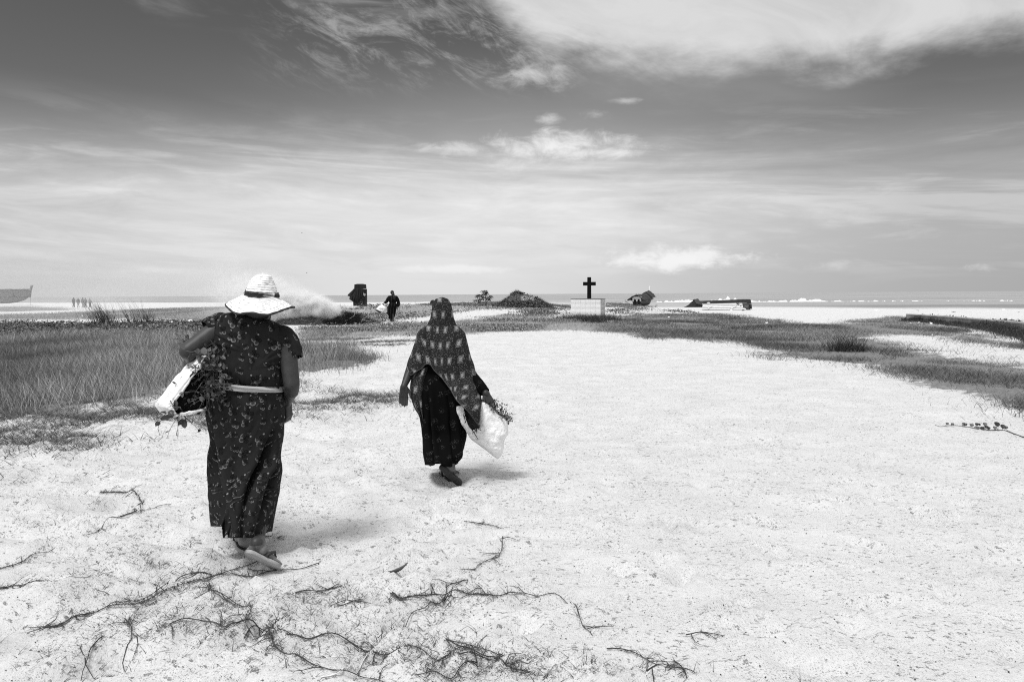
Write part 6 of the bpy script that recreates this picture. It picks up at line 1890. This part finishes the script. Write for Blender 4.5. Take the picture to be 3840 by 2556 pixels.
# far boat at the left edge
YL = 172.0
FB = empty('far_boat', (float(at_y(30, 1137, YL)[0]), YL, float(hgt(at_y(30, 1137, YL)[0], YL))), 'large thatched boat with a raised prow, hazy at the far left', 'boat')
ql = lambda px, py, dy=0.0: at_y(px, py, YL + dy)
def side(pl): return np.array(pl, float)
xs_ = np.linspace(-230, 108, 60)
zk = np.interp(xs_, [-230, 0, 40, 70, 95, 108], [1139, 1138, 1137, 1132, 1124, 1114]); zg = np.interp(xs_, [-230, 0, 60, 108], [1116, 1117, 1115.5, 1112])
bb = np.interp(xs_, [-230, -150, 40, 80, 108], [1.2, 1.9, 1.9, 1.2, .1])
mbx = MB(); rows = []
for x_, a, b, w in zip(xs_, zk, zg, bb):
    K_, T_ = ql(x_, a), ql(x_, b)
    rows.append([T_ + [0, -w, 0], T_ * .65 + K_ * .35 + [0, -w * .92, 0], T_ * .25 + K_ * .75 + [0, -w * .6, 0], K_, T_ * .25 + K_ * .75 + [0, w * .6, 0], T_ * .65 + K_ * .35 + [0, w * .92, 0], T_ + [0, w, 0]])
mbx.grid(np.array(rows)); mbx.build('hull', grained('hazed_hull', .09, .15, 2, .7, .2, .02), FB)  # hull colour lightened to carry the smoke haze over it
mbx = MB(); mbx.grid(np.array([[ql(90 + 22 * t_ ** 1.0 + (4 if k_ else 0), 1113 - 42 * t_, -.12), ql(112 + 12 * t_ + 0, 1113 - 44 * t_, -.12)] for k_ in (0,) for t_ in np.linspace(0, 1, 8)]).reshape(8, 2, 3))
rowsP = []
for t_ in np.linspace(0, 1, 10):
    c0_, c1_ = ql(100 + 16 * t_ ** .8, 1112 - 43 * t_), ql(116 + 8 * t_ ** 2, 1112 - 43 * t_)
    rowsP.append([c0_ + [0, -.12, 0], c1_ + [0, -.12, 0], c1_ + [0, .12, 0], c0_ + [0, .12, 0]])
mp_ = MB(); mp_.grid(np.array(rowsP), True, True); mp_.build('prow', grained('hazed_paint', .16, .26, 2), FB)  # prow colour paled for the same smoke haze
xs2 = [(-230, -100), (-110, -10), (-20, 46), (38, 112)]
for i, (a, b) in enumerate(xs2):
    thatch('thatch_panel', FB, ql(a, 1084.5 + (1 if i == 3 else 0), .2), ql(b, 1083 + (i == 3), .2), ql(a + 22, 1116 - i, -2.1), ql(b + 4, 1114 - 2 * i, -2.1 + .5 * (i == 3)), .15, 18, 90 + i, .05)
    thatch('thatch_panel', FB, ql(a, 1084.5, .2), ql(b, 1083, .2), ql(a + 10, 1116, 2.4), ql(b + 4, 1114 - i, 2.3), .15, 18, 95 + i, .05)
pm = MB(); pm.tube([ql(115, 1112, 0), ql(115.5, 1143, -1)], .025, 5); pm.build('mooring_line', M_RAG, FB)
under(FB)

# sail dinghy and specks out at sea
ps = at_y(2369.5, 1102.5, 900.0)
SD_ = empty('sailing_boat', (ps[0], ps[1], SEA_Z), 'tiny pale boat with a bare mast far out at sea', 'boat')
hb = MB(); hb.grid(np.array([[(-1.1 * 1.0, -.3, .5), (1.1, -.3, .5)], [(-.8, -.2, .0), (.8, -.2, 0)], [(-.8, .2, 0), (.8, .2, 0)], [(-1.1, .3, .5), (1.1, .3, .5)]])); hb.build('hull', M_HULLW, SD_)
mm = MB(); mm.tube([(-.05, 0, .4), (-.05, 0, 2.9)], .05, 5); mm.build('mast', M_STRIPE, SD_)
SD_.scale = (1.0,) * 3
# birds
def bird(px, py, Y, span, label, seed):
    r = np.random.default_rng(seed); mbx = MB()
    ellipsoid(mbx, (0, 0, 0), (.055, .17, .05), 8, 6); ellipsoid(mbx, (0, .19, .02), (.035, .05, .035), 8, 5)
    o = mbx.build('body', M_CONT)
    ro = empty('flying_bird', tuple(at_y(px, py, Y)), label, 'bird', 'birds gliding over the beach', R(70))
    o.parent = ro
    for e in (-1, 1):
        wv = MB(); wv.grid(np.array([[(e * .04, .08, .02), (e * .04, -.08, .02)], [(e * .25, .10, .09), (e * .25, -.06, .09)], [(e * .5, .02, .06), (e * .5, -.04, .06)]])); w = wv.build('wing', M_CONT, ro)
    tv = MB(); tv.grid(np.array([[(-.03, -.15, 0), (.03, -.15, 0)], [(-.06, -.30, 0), (.06, -.30, 0)]])); tv.build('tail', M_CONT, ro)
    ro.scale = (span,) * 3
bird(1132, 873.5, 170, .62, 'upper small dark bird gliding in the sky', 1)
bird(1150, 1022.5, 150, .66, 'lower dark bird gliding above the smoke', 2)
p0 = ground(3065, 1130.5)[0]
cr = MB(); ellipsoid(cr, (0, 0, .26), (.09, .20, .11), 10, 7); capsule(cr, (0, .12, .32), (0, .20, .40), .06, .055, 8); capsule(cr, (0, .22, .40), (0, .32, .38), .02, .006, 6); capsule(cr, (0, -.15, .22), (0, -.36, .12), .05, .02, 6)
for e in (-1, 1): capsule(cr, (e * .04, .02, .2), (e * .04, .02, 0), .012, .010, 6)
co = fused('crow', cr, .02, M_CONT, None, 1); co.location = tuple(p0); co.rotation_euler.z = R(-50); co.scale = (1.5,) * 3; tag(co, 'dark crow standing at the surf edge on the right', 'bird')

# ================================================================ low wall on the right, overgrown
WL = np.array([(3398, 1204), (3470, 1207), (3560, 1216), (3660, 1228), (3740, 1240), (3838, 1262), (3960, 1292), (4150, 1345)], float)
WTOP = np.array([(3398, 1177.6), (3470, 1182), (3560, 1188), (3660, 1196), (3740, 1202.5), (3838, 1211), (3960, 1224), (4150, 1246)], float)
wg = ground(WL[:, 0], WL[:, 1]); wt_ = np.array([at_y(a, b, y) for (a, b), y in zip(WTOP, wg[:, 1])])
wh = wt_[:, 2]
LW = empty('low_wall', tuple(wg[0]), 'low concrete wall at the right, its face hidden in dark grass', 'wall')
s_ = np.linspace(0, 7, 120); cw = crom(np.arange(8), np.column_stack([wg[:, :2], wh]), s_)
tv = np.gradient(cw[:, :2], axis=0); tv /= np.linalg.norm(tv, axis=1, keepdims=True); nv = np.stack([tv[:, 1], -tv[:, 0]], -1); nv *= np.sign((nv * -cw[:, :2]).sum(1, keepdims=True))
gz_ = hgt(cw[:, 0], cw[:, 1], False) - .15
top = cw[:, 2] + .012 * fnoise(s_ * 9, s_ * 0, 941, 3)
def off(d, z): return np.column_stack([cw[:, :2] + nv * d, z])
mbx = MB(); mbx.grid(np.array([off(0, gz_), off(0, top), off(-.22, top), off(-.22, gz_)])); mbx.raw(np.array([off(0, gz_)[0], off(0, top)[0], off(-.22, top)[0], off(-.22, gz_)[0]]), [(0, 1, 2, 3)])
mbx.build('wall_body', grained('wall_concrete', .14, .30, 4, .95, .4, .02), LW, False)
mbx = MB(); mbx.grid(np.array([off(.02, top - .03), off(.02, top + .022), off(-.24, top + .022), off(-.24, top - .03)])); mbx.raw(np.array([off(.02, top - .03)[0], off(.02, top + .022)[0], off(-.24, top + .022)[0], off(-.24, top - .03)[0]]), [(0, 1, 2, 3)])
mbx.build('coping', grained('coping_concrete', .28, .42, 9, .95, .3, .01), LW, False)
under(LW)
j = rng.integers(0, 118, 15000); d = rng.exponential(.20, 15000) + .02
B = np.column_stack([cw[j, :2] + nv[j] * d[:, None] + rng.normal(0, .05, (15000, 2)), np.zeros(15000)]); B[:, 2] = hgt(B[:, 0], B[:, 1], False)
hh = (cw[j, 2] - B[:, 2]) * rng.uniform(.5, 1.08, 15000) * np.clip(.9 + .8 * fnoise(s_[j] * 5, d * 0, 951, 3), .45, 1.12) * np.exp(-d * .8)
stuff('wall_grass', [blades(B, hh, rng.uniform(.008, .016, 15000), .35, rng.beta(1.1, 4.0, 15000), .5)], M_SHRUB, 'dark rank grass covering the face of the low wall', 'grass')
B = []
for px in rng.uniform(3440, 3840, 260):
    y_ = np.interp(px, WTOP[:, 0], WTOP[:, 1]); p = ground(px, np.interp(px, WL[:, 0], WL[:, 1]))[0]; Yb = p[1] + rng.uniform(.6, 5)
    P_ = at_y(px, 1184, Yb); B.append((P_[0], Yb))
B = np.array(B); rep = np.repeat(B, 44, 0) + rng.normal(0, .35, (len(B) * 44, 2)); rep = np.column_stack([rep, hgt(rep[:, 0], rep[:, 1], False)])
n_ = len(rep)
stuff('weed_patch', [blades(rep[:n_ // 2], rng.uniform(.10, .24, n_ // 2) * (1 + 1.3 * sstep(rep[:n_ // 2, 1], 42, 28)), rng.uniform(.008, .015, n_ // 2), .4, rng.beta(1.2, 4, n_ // 2), .5), leaves(rep[n_ // 2:] + (.04 + rng.uniform(0, .20, n_ - n_ // 2) * (1 + 1.2 * sstep(rep[n_ // 2:, 1], 42, 28)) * (.4 + .9 * np.abs(fnoise(rep[n_ // 2:, 0] * .9, rep[n_ // 2:, 1] * .5, 957, 2))))[:, None] * [0, 0, 1], rng.uniform(.04, .10, n_ - n_ // 2), rng.beta(1.1, 3.0, n_ - n_ // 2), .7)], M_SHRUB, 'dark weeds growing behind the low wall at the right', 'weeds')

# ================================================================ reeds and tussocks
def tussock(name, px, py, n, rad, h, lean, wind, label, cat, m, w=(.006, .012), tone=(1.2, 4)):
    p = ground(px, py)[0]; B = np.column_stack([rng.normal(0, rad, n), rng.normal(0, rad * .6, n), np.zeros(n)]) + p
    B[:, 2] = hgt(B[:, 0], B[:, 1], False)
    V, Q, T, A_ = blades(B, rng.uniform(*h, n), rng.uniform(*w, n), lean, rng.beta(*tone, n), .5, wind, 4)
    o = mesh(name, V - p, [f for f in (Q, T) if len(f)], m, None, attrs={'tone': A_}, smooth=False)
    o.location = tuple(p); tag(o, label, cat); return o
M_REED = blade_mat('reed_blade', .015, .11)
RD = [(400, 1213, 250, .42, (.7, 1.75)), (355, 1212, 60, .30, (.8, 1.5)), (440, 1213, 130, .45, (.5, 1.15))]
tussock('reed_clump', 392, 1214, 330, .42, (.6, 1.55), .16, (-.30, 0), 'tall clump of reeds leaning left behind the creeper', 'reeds', M_REED, (.010, .02))
tussock('reed_clump', 512, 1214, 110, .38, (.5, 1.7), .18, (-.26, 0), 'thinner clump of reeds right of the tall one', 'reeds', M_REED, (.010, .02))
tussock('reed_clump', 560, 1214, 120, .22, (.4, 1.05), .22, (-.12, 0), 'short dark reeds at the right end of the reed bed', 'reeds', M_REED, (.010, .02))
tussock('grass_tussock', 3160, 1316, 420, .28, (.25, .62), .45, (-.05, 0), 'dark grass tussock standing in the turf at the right', 'tussock', M_REED, (.006, .011), (1.1, 5))
tussock('grass_tussock', 3195, 1318, 200, .18, (.15, .40), .5, (.1, 0), 'smaller tussock pressed against the dark one', 'tussock', M_REED, (.006, .011), (1.1, 5))
tussock('grass_tussock', 2745, 1200, 120, .35, (.2, .55), .3, (-.1, 0), 'thin upright tussock before the tipped boat', 'tussock', M_REED, (.010, .016), (1.5, 3))
tussock('grass_tussock', 2810, 1235, 260, .5, (.12, .3), .5, (-.1, 0), 'low dark tussock in the middle of the turf', 'tussock', M_REED, (.010, .016), (1.1, 5))

# ================================================================ runners of creeping grass on the sand
def runner(pl, label, dens=1.0, r0=.0024, up=.006, name='grass_runner', blade=(.010, .028), tone=(1.2, 4)):
    pl = np.array(pl, float) * K
    gp_ = ground(pl[:, 0], pl[:, 1])
    Ls = np.concatenate([[0], np.cumsum(np.linalg.norm(np.diff(gp_, axis=0), axis=1))])
    n = max(8, int(Ls[-1] / .022)); x = np.linspace(0, Ls[-1], n)
    c = crom(Ls, gp_, x)
    c[:, :2] += np.stack([fnoise(x * 6, x * 0 + pl[0, 0], 961, 3), fnoise(x * 6, x * 0 + pl[0, 1], 963, 3)], -1) * .018
    c[:, 2] = hgt(c[:, 0], c[:, 1]) + .0065 + up * np.clip(fnoise(x * 4, x * 0 + pl[0, 0], 965, 2) + .15, 0, 1)
    zz_ = np.max([np.roll(c[:, 2], s_) if 0 < s_ < n else c[:, 2] for s_ in (0, 1, -1, 2, -2)][:3], axis=0); zz_[0], zz_[-1] = c[0, 2], c[-1, 2]
    c[1:-1, 2] = (.25 * zz_[:-2] + .5 * zz_[1:-1] + .25 * zz_[2:])
    root = empty(name, tuple(c[0]), label, 'plant', 'runners of creeping grass')
    st = MB(); st.tube(c, np.linspace(r0, r0 * .55, n) * (1 + .25 * rng.random(n)), 5)
    o = st.build('stem', M_STEM, root)
    nb = int(Ls[-1] * 190 * dens)
    clump = np.clip(.45 + 1.4 * fnoise(x * 2.6, x * 0 + pl[0, 0] * .1, 967, 3), .04, 1); pr_ = clump / clump.sum()
    j = rng.choice(n, max(nb, 8), p=pr_)
    B = c[j] + rng.normal(0, .010, (len(j), 3)) * [1, 1, .1]
    P1 = blades(B, rng.uniform(*blade, len(j)), rng.uniform(.0022, .0038, len(j)), 1.0, rng.beta(*tone, len(j)), .4)
    # short side shoots
    parts = [P1]
    ns_ = max(2, int(Ls[-1] * 9 * dens)); jj_ = rng.choice(n, ns_, p=pr_)
    sv = MB()
    for q_ in jj_:
        a = rng.uniform(0, 6.28); l_ = rng.uniform(.04, .13); p = c[q_]
        e = np.array([math.cos(a), math.sin(a), 0]); pts_ = [p]
        for w_ in range(3):
            a += rng.normal(0, .5); p = p + np.array([math.cos(a), math.sin(a), 0]) * l_ / 3; p[2] = hgt(p[0], p[1]) + .004 + rng.uniform(0, .012); pts_.append(p)
        sv.tube(np.array(pts_), [.0024, .002, .0016, .001], 4)
        Bs = np.repeat(np.array(pts_[1:]), 3, 0) + rng.normal(0, .005, (9, 3)) * [1, 1, .1]
        parts.append(blades(Bs, rng.uniform(blade[0], blade[1] * .9, 9), rng.uniform(.0016, .003, 9), 1.1, rng.beta(*tone, 9), .4))
    parts.append((np.vstack(sv.V), np.array(sv.F[4]), np.array(sv.F[3]).reshape(-1, 3), np.full(sv.n, .1)))
    stuff('leaf_blades', parts, M_RUN, None, parent=root)
    under(root); return root
RUN = [
 ([(232, 1133), (270, 1132), (310, 1137), (325, 1152), (322, 1172), (305, 1183), (270, 1193), (245, 1208), (225, 1228)], 'hook shaped runner alone on the sand left of the hatted woman', .9),
 ([(275, 1190), (298, 1182), (325, 1176), (355, 1170)], 'short straight runner crossing the hook shaped one', .7),
 ([(-10, 1312), (40, 1300), (75, 1277), (125, 1262)], 'runner rising from the left edge towards a thin tip', .8),
 ([(-10, 1354), (40, 1348), (70, 1340), (102, 1335)], 'bushy short runner at the left edge, below the rising one', 1.8),
 ([(735, 1298), (690, 1310), (640, 1313), (560, 1328), (480, 1335), (420, 1350), (340, 1385), (290, 1380), (220, 1355)], 'thick long runner sweeping left from under the raised flip-flop', 1.2),
 ([(490, 1325), (450, 1320), (410, 1330), (380, 1350), (350, 1372), (320, 1385), (265, 1389)], 'bare looped runner lying against the thick long one', .5),
 ([(600, 1288), (560, 1306), (520, 1320), (490, 1330), (440, 1345)], 'runner climbing to the heel of the hatted woman', .7),
 ([(480, 1345), (492, 1362), (520, 1378), (550, 1398), (566, 1418), (562, 1445)], 'runner bending down from the thick one to a leafy knot', 1.3),
 ([(240, 1465), (228, 1482), (213, 1502), (205, 1530), (188, 1572)], 'dark runner going straight down at the lower left', .9),
 ([(1156, 1238), (1153, 1262), (1128, 1288), (1096, 1312)], 'short curved runner on open sand below the scarfed woman', 1.1),
 ([(900, 1362), (950, 1372), (1000, 1363), (1050, 1353), (1090, 1366), (1140, 1373), (1200, 1368), (1250, 1372), (1300, 1391), (1332, 1416), (1338, 1442), (1362, 1464)], 'longest runner arching right and down across bare sand', 1.0),
 ([(1042, 1366), (1005, 1390), (975, 1405), (950, 1422), (908, 1450)], 'runner branching down left from the longest arching one', 1.1),
 ([(905, 1364), (918, 1378), (930, 1394)], 'stubby leafy shoot at the root of the longest runner', 1.5),
 ([(1030, 1350), (1060, 1340), (1075, 1335), (1070, 1345)], 'curled shoot rising from the longest runner', 1.0),
 ([(560, 1470), (590, 1455), (622, 1448), (650, 1453), (668, 1462)], 'humped runner under the leafy knot', .8),
 ([(622, 1450), (640, 1495), (700, 1520), (780, 1545), (850, 1560), (910, 1576)], 'thick runner running off the bottom edge', 1.3),
 ([(660, 1462), (720, 1470), (790, 1478), (850, 1500), (950, 1492), (1050, 1492), (1100, 1496), (1155, 1507)], 'long tufted runner near the bottom, level across the sand', 1.5),
 ([(1030, 1472), (1085, 1502), (1140, 1522), (1190, 1540), (1235, 1550)], 'tufted runner slanting down to the bottom clump', 1.4),
 ([(1100, 1530), (1060, 1540), (1010, 1548), (950, 1552)], 'faint runner low at the bottom middle', 1.0),
 ([(1395, 1498), (1430, 1497), (1470, 1512), (1510, 1535)], 'bare arched runner alone right of the clumps', .4),
 ([(1485, 1548), (1505, 1536), (1560, 1540), (1598, 1549)], 'short runner touching the bare arched one', .6),
 ([(1555, 1524), (1570, 1538), (1580, 1572)], 'thin runner dropping off the bottom right of the others', .5),
 ([(1575, 1463), (1610, 1458), (1640, 1462), (1672, 1466)], 'small isolated runner on bare sand to the right', .5),
 ([(1072, 1202), (1100, 1206), (1130, 1209), (1160, 1217)], 'tiny runner on bare sand below the scarfed woman, upper one', .5),
 ([(100, 1442), (160, 1427), (230, 1407), (300, 1396), (360, 1385)], 'loose line of tufts left of the thick runner', 2.0),
 ([(290, 1425), (300, 1450), (298, 1475)], 'short bushy runner under the thick one', 2.2),
 ([(545, 1438), (580, 1446), (615, 1444), (640, 1430)], 'wiry runner beside the leafy knot', 1.2),
 ([(390, 1435), (420, 1425), (470, 1430), (520, 1445)], 'scruffy runner between the thick one and the bottom', 1.3),
 ([(1062, 1512), (1100, 1522), (1150, 1512)], 'wiry runner in the bottom clump', 1.2),
 ([(608, 1231), (625, 1233), (640, 1240)], 'little dead twig lying just right of the trailing hem', .8),
 ([(680, 1362), (720, 1360), (760, 1355), (790, 1350)], 'low runner on the sand between the two women', 1.6),
 ([(780, 1395), (810, 1385), (840, 1382)], 'small runner between the long ones', 1.2)]
for pl, lab, dn in RUN: runner(pl, lab, dn)
# scattered tufts: nobody would count them
B = []
r = rng
def cloud(cx, cy, sx, sy, n):
    px, py = r.normal(cx, sx, n) * K, np.minimum(r.normal(cy, sy, n) * K, 2600)
    ok = py > 1750; B.append(ground(px[ok], py[ok]))
for a in ((380, 1400, 130, 45, 230), (600, 1430, 160, 40, 300), (900, 1490, 170, 35, 240), (200, 1470, 120, 60, 120), (480, 1300, 110, 25, 110), (780, 1370, 110, 20, 120), (1050, 1530, 110, 25, 160), (100, 1200, 120, 50, 70), (330, 1260, 90, 40, 60), (1090, 1360, 60, 20, 40), (1250, 1545, 150, 18, 90), (1000, 1400, 60, 30, 50), (1450, 1540, 130, 20, 40), (60, 1120, 120, 30, 70)):
    cloud(*a)
B = np.vstack(B); B = B[B[:, 1] > 2.4]
B = B[rng.random(len(B)) < .62]; rep = np.repeat(B, 6, 0); rep[:, :2] += rng.normal(0, .018, (len(rep), 2)); rep[:, 2] = hgt(rep[:, 0], rep[:, 1])
stuff('sand_grass', [blades(rep, rng.uniform(.012, .050, len(rep)), rng.uniform(.0022, .0044, len(rep)), 1.1, rng.beta(1.2, 3.2, len(rep)), .5)], M_RUN, 'small tufts of dry grass sprinkled over the foreground sand', 'grass')
# bits of husk and shell
n = 4200; yy = 2.7 * (22 / 2.7) ** rng.random(n); xx = rng.uniform(-.72, .72, n) * yy
zz = hgt(xx, yy); c = np.stack([xx, yy, zz + .002], -1)
sz = rng.uniform(.0012, .0040, (n, 1)) * (1 + yy[:, None] * .02); az = rng.uniform(0, 6.28, n)
d1 = np.stack([np.cos(az), np.sin(az), rng.uniform(-.2, .4, n)], -1) * sz * 1.6; d2 = np.stack([-np.sin(az), np.cos(az), rng.uniform(-.2, .6, n)], -1) * sz
V = np.stack([c - d1, c + d2, c + d1, c - d2 + [0, 0, .003]], 1).reshape(-1, 3); b = np.arange(n)[:, None] * 4
stuff('beach_debris', [(V, np.concatenate([b, b + 1, b + 2, b + 3], 1), np.zeros((0, 3), int), np.repeat(rng.beta(1, 2.5, n), 4))], blade_mat('husk', .02, .30), 'dark flecks of husk and shell strewn over the sand', 'debris')
# pale straws
for pl, lab in (([(738, 1560), (772, 1552), (800, 1538), (812, 1530), (806, 1522), (782, 1512)], 'pale forked straw lying in the bottom clump'), ([(805, 1532), (838, 1518), (856, 1505), (862, 1490), (850, 1478), (828, 1478)], 'pale straw curling up from the bottom clump'),
                ([(108, 1329), (150, 1330), (200, 1328), (236, 1320), (262, 1314)], 'long thin pale straw above the thick runner at the left'), ([(695, 1512), (730, 1509), (775, 1512), (815, 1509)], 'straight pale straw beneath the long tufted runner')):
    pl = np.array(pl, float) * K; gp_ = ground(pl[:, 0], pl[:, 1]); Ls = np.concatenate([[0], np.cumsum(np.linalg.norm(np.diff(gp_, axis=0), axis=1))])
    c = crom(Ls, gp_, np.linspace(0, Ls[-1], 30)); c[:, 2] = hgt(c[:, 0], c[:, 1]) + .006
    st = MB(); st.tube(c - c[0], np.linspace(.0026, .0014, 30), 5); o = st.build('dry_straw', M_PALE); o.location = tuple(c[0]); tag(o, lab, 'straw', 'pale straws on the sand')
# dry curled leaf
p0 = ground(915 * K, 1321 * K)[0]
lm = MB(); rows = []
for t_ in np.linspace(0, 1, 9):
    x_ = -.055 + .11 * t_; w_ = .015 * math.sin(math.pi * min(.97, .06 + t_ * .9)); zc2 = .012 + .05 * (t_ - .35) ** 2 * 2
    rows.append([(x_, -w_, zc2 + .02 * (w_ / .015)), (x_ + .004, 0, zc2), (x_, w_, zc2 + .014 * (w_ / .015))])
lm.grid(np.array(rows)); o = lm.build('dry_leaf', grained('dry_leaf', .05, .16, 60, .8, .4, .004)); o.location = tuple(p0); o.rotation_euler = (0, 0, R(28)); tag(o, 'curled dry leaf lying alone on the sand in the middle foreground', 'leaf')
# round-leaved creeper runner at the right
pl = np.array([(3506, 1594), (3525, 1600), (3550, 1597), (3600, 1598), (3638, 1603), (3680, 1608), (3720, 1614), (3766, 1615), (3810, 1630), (3845, 1642), (3900, 1650)], float)
gp_ = ground(pl[:, 0], pl[:, 1]); Ls = np.concatenate([[0], np.cumsum(np.linalg.norm(np.diff(gp_, axis=0), axis=1))])
c = crom(Ls, gp_, np.linspace(0, Ls[-1], 60)); c[:, 2] = hgt(c[:, 0], c[:, 1]) + .006
RC = empty('creeper_runner', tuple(c[0]), 'creeper runner with round leaves on bare sand at the right edge', 'plant')
st = MB(); st.tube(c, np.linspace(.002, .006, 60), 6); st.build('stem', M_STEM, RC)
for i, (px, py, dz, s0, tone) in enumerate(((3551, 1597, .035, .026, 1), (3571, 1597, .030, .026, 1), (3612, 1597, .03, .034, 1), (3619, 1598, .03, .03, 0), (3643, 1601, .03, .033, 1), (3662, 1604, .05, .028, 0), (3670, 1604, .045, .030, 0), (3666, 1608, .02, .034, 1), (3684, 1609, .02, .034, 0), (3692, 1606, .055, .035, 1), (3698, 1608, .03, .03, 0), (3706, 1609, .02, .028, 0), (3736, 1608, .06, .052, 0), (3728, 1611, .03, .034, 1), (3745, 1612, .03, .036, 2), (3759, 1610, .04, .045, 0), (3772, 1610, .03, .032, 1))):
    s0 *= .68; p = ground(px, py + 3)[0]; lf = MB(); th_ = np.linspace(0, 6.28, 14, endpoint=False)
    n_ = unit([rng.normal(0, .35), -.8, .55]); a_ = unit(np.cross(n_, [0, 0, 1.])); b_ = np.cross(a_, n_)
    ce = p + [0, 0, dz]
    ring = np.array([ce + a_ * math.cos(t_) * s0 * 1.0 + b_ * math.sin(t_) * s0 * .82 + n_ * .012 * abs(math.cos(t_)) for t_ in th_])
    lf.grid(np.array([ring, ring * .5 + ce * .5, ring * .04 + ce * .96]), True); lo = lf.build('leaf', [grained('round_leaf', .02, .04, 30, .5), grained('round_leaf', .08, .13, 30, .5), grained('round_leaf', .4, .55, 30, .5)][tone] if i < 1 else grained('round_leaf', (.02, .08, .4)[tone], (.04, .13, .55)[tone], 30, .5), RC)
    sk_ = MB(); sk_.tube([c[np.argmin(np.linalg.norm(c[:, :2] - p[:2], axis=1))], ce], .002, 4); sk_.build('stalk', M_STEM, lo)
under(RC)
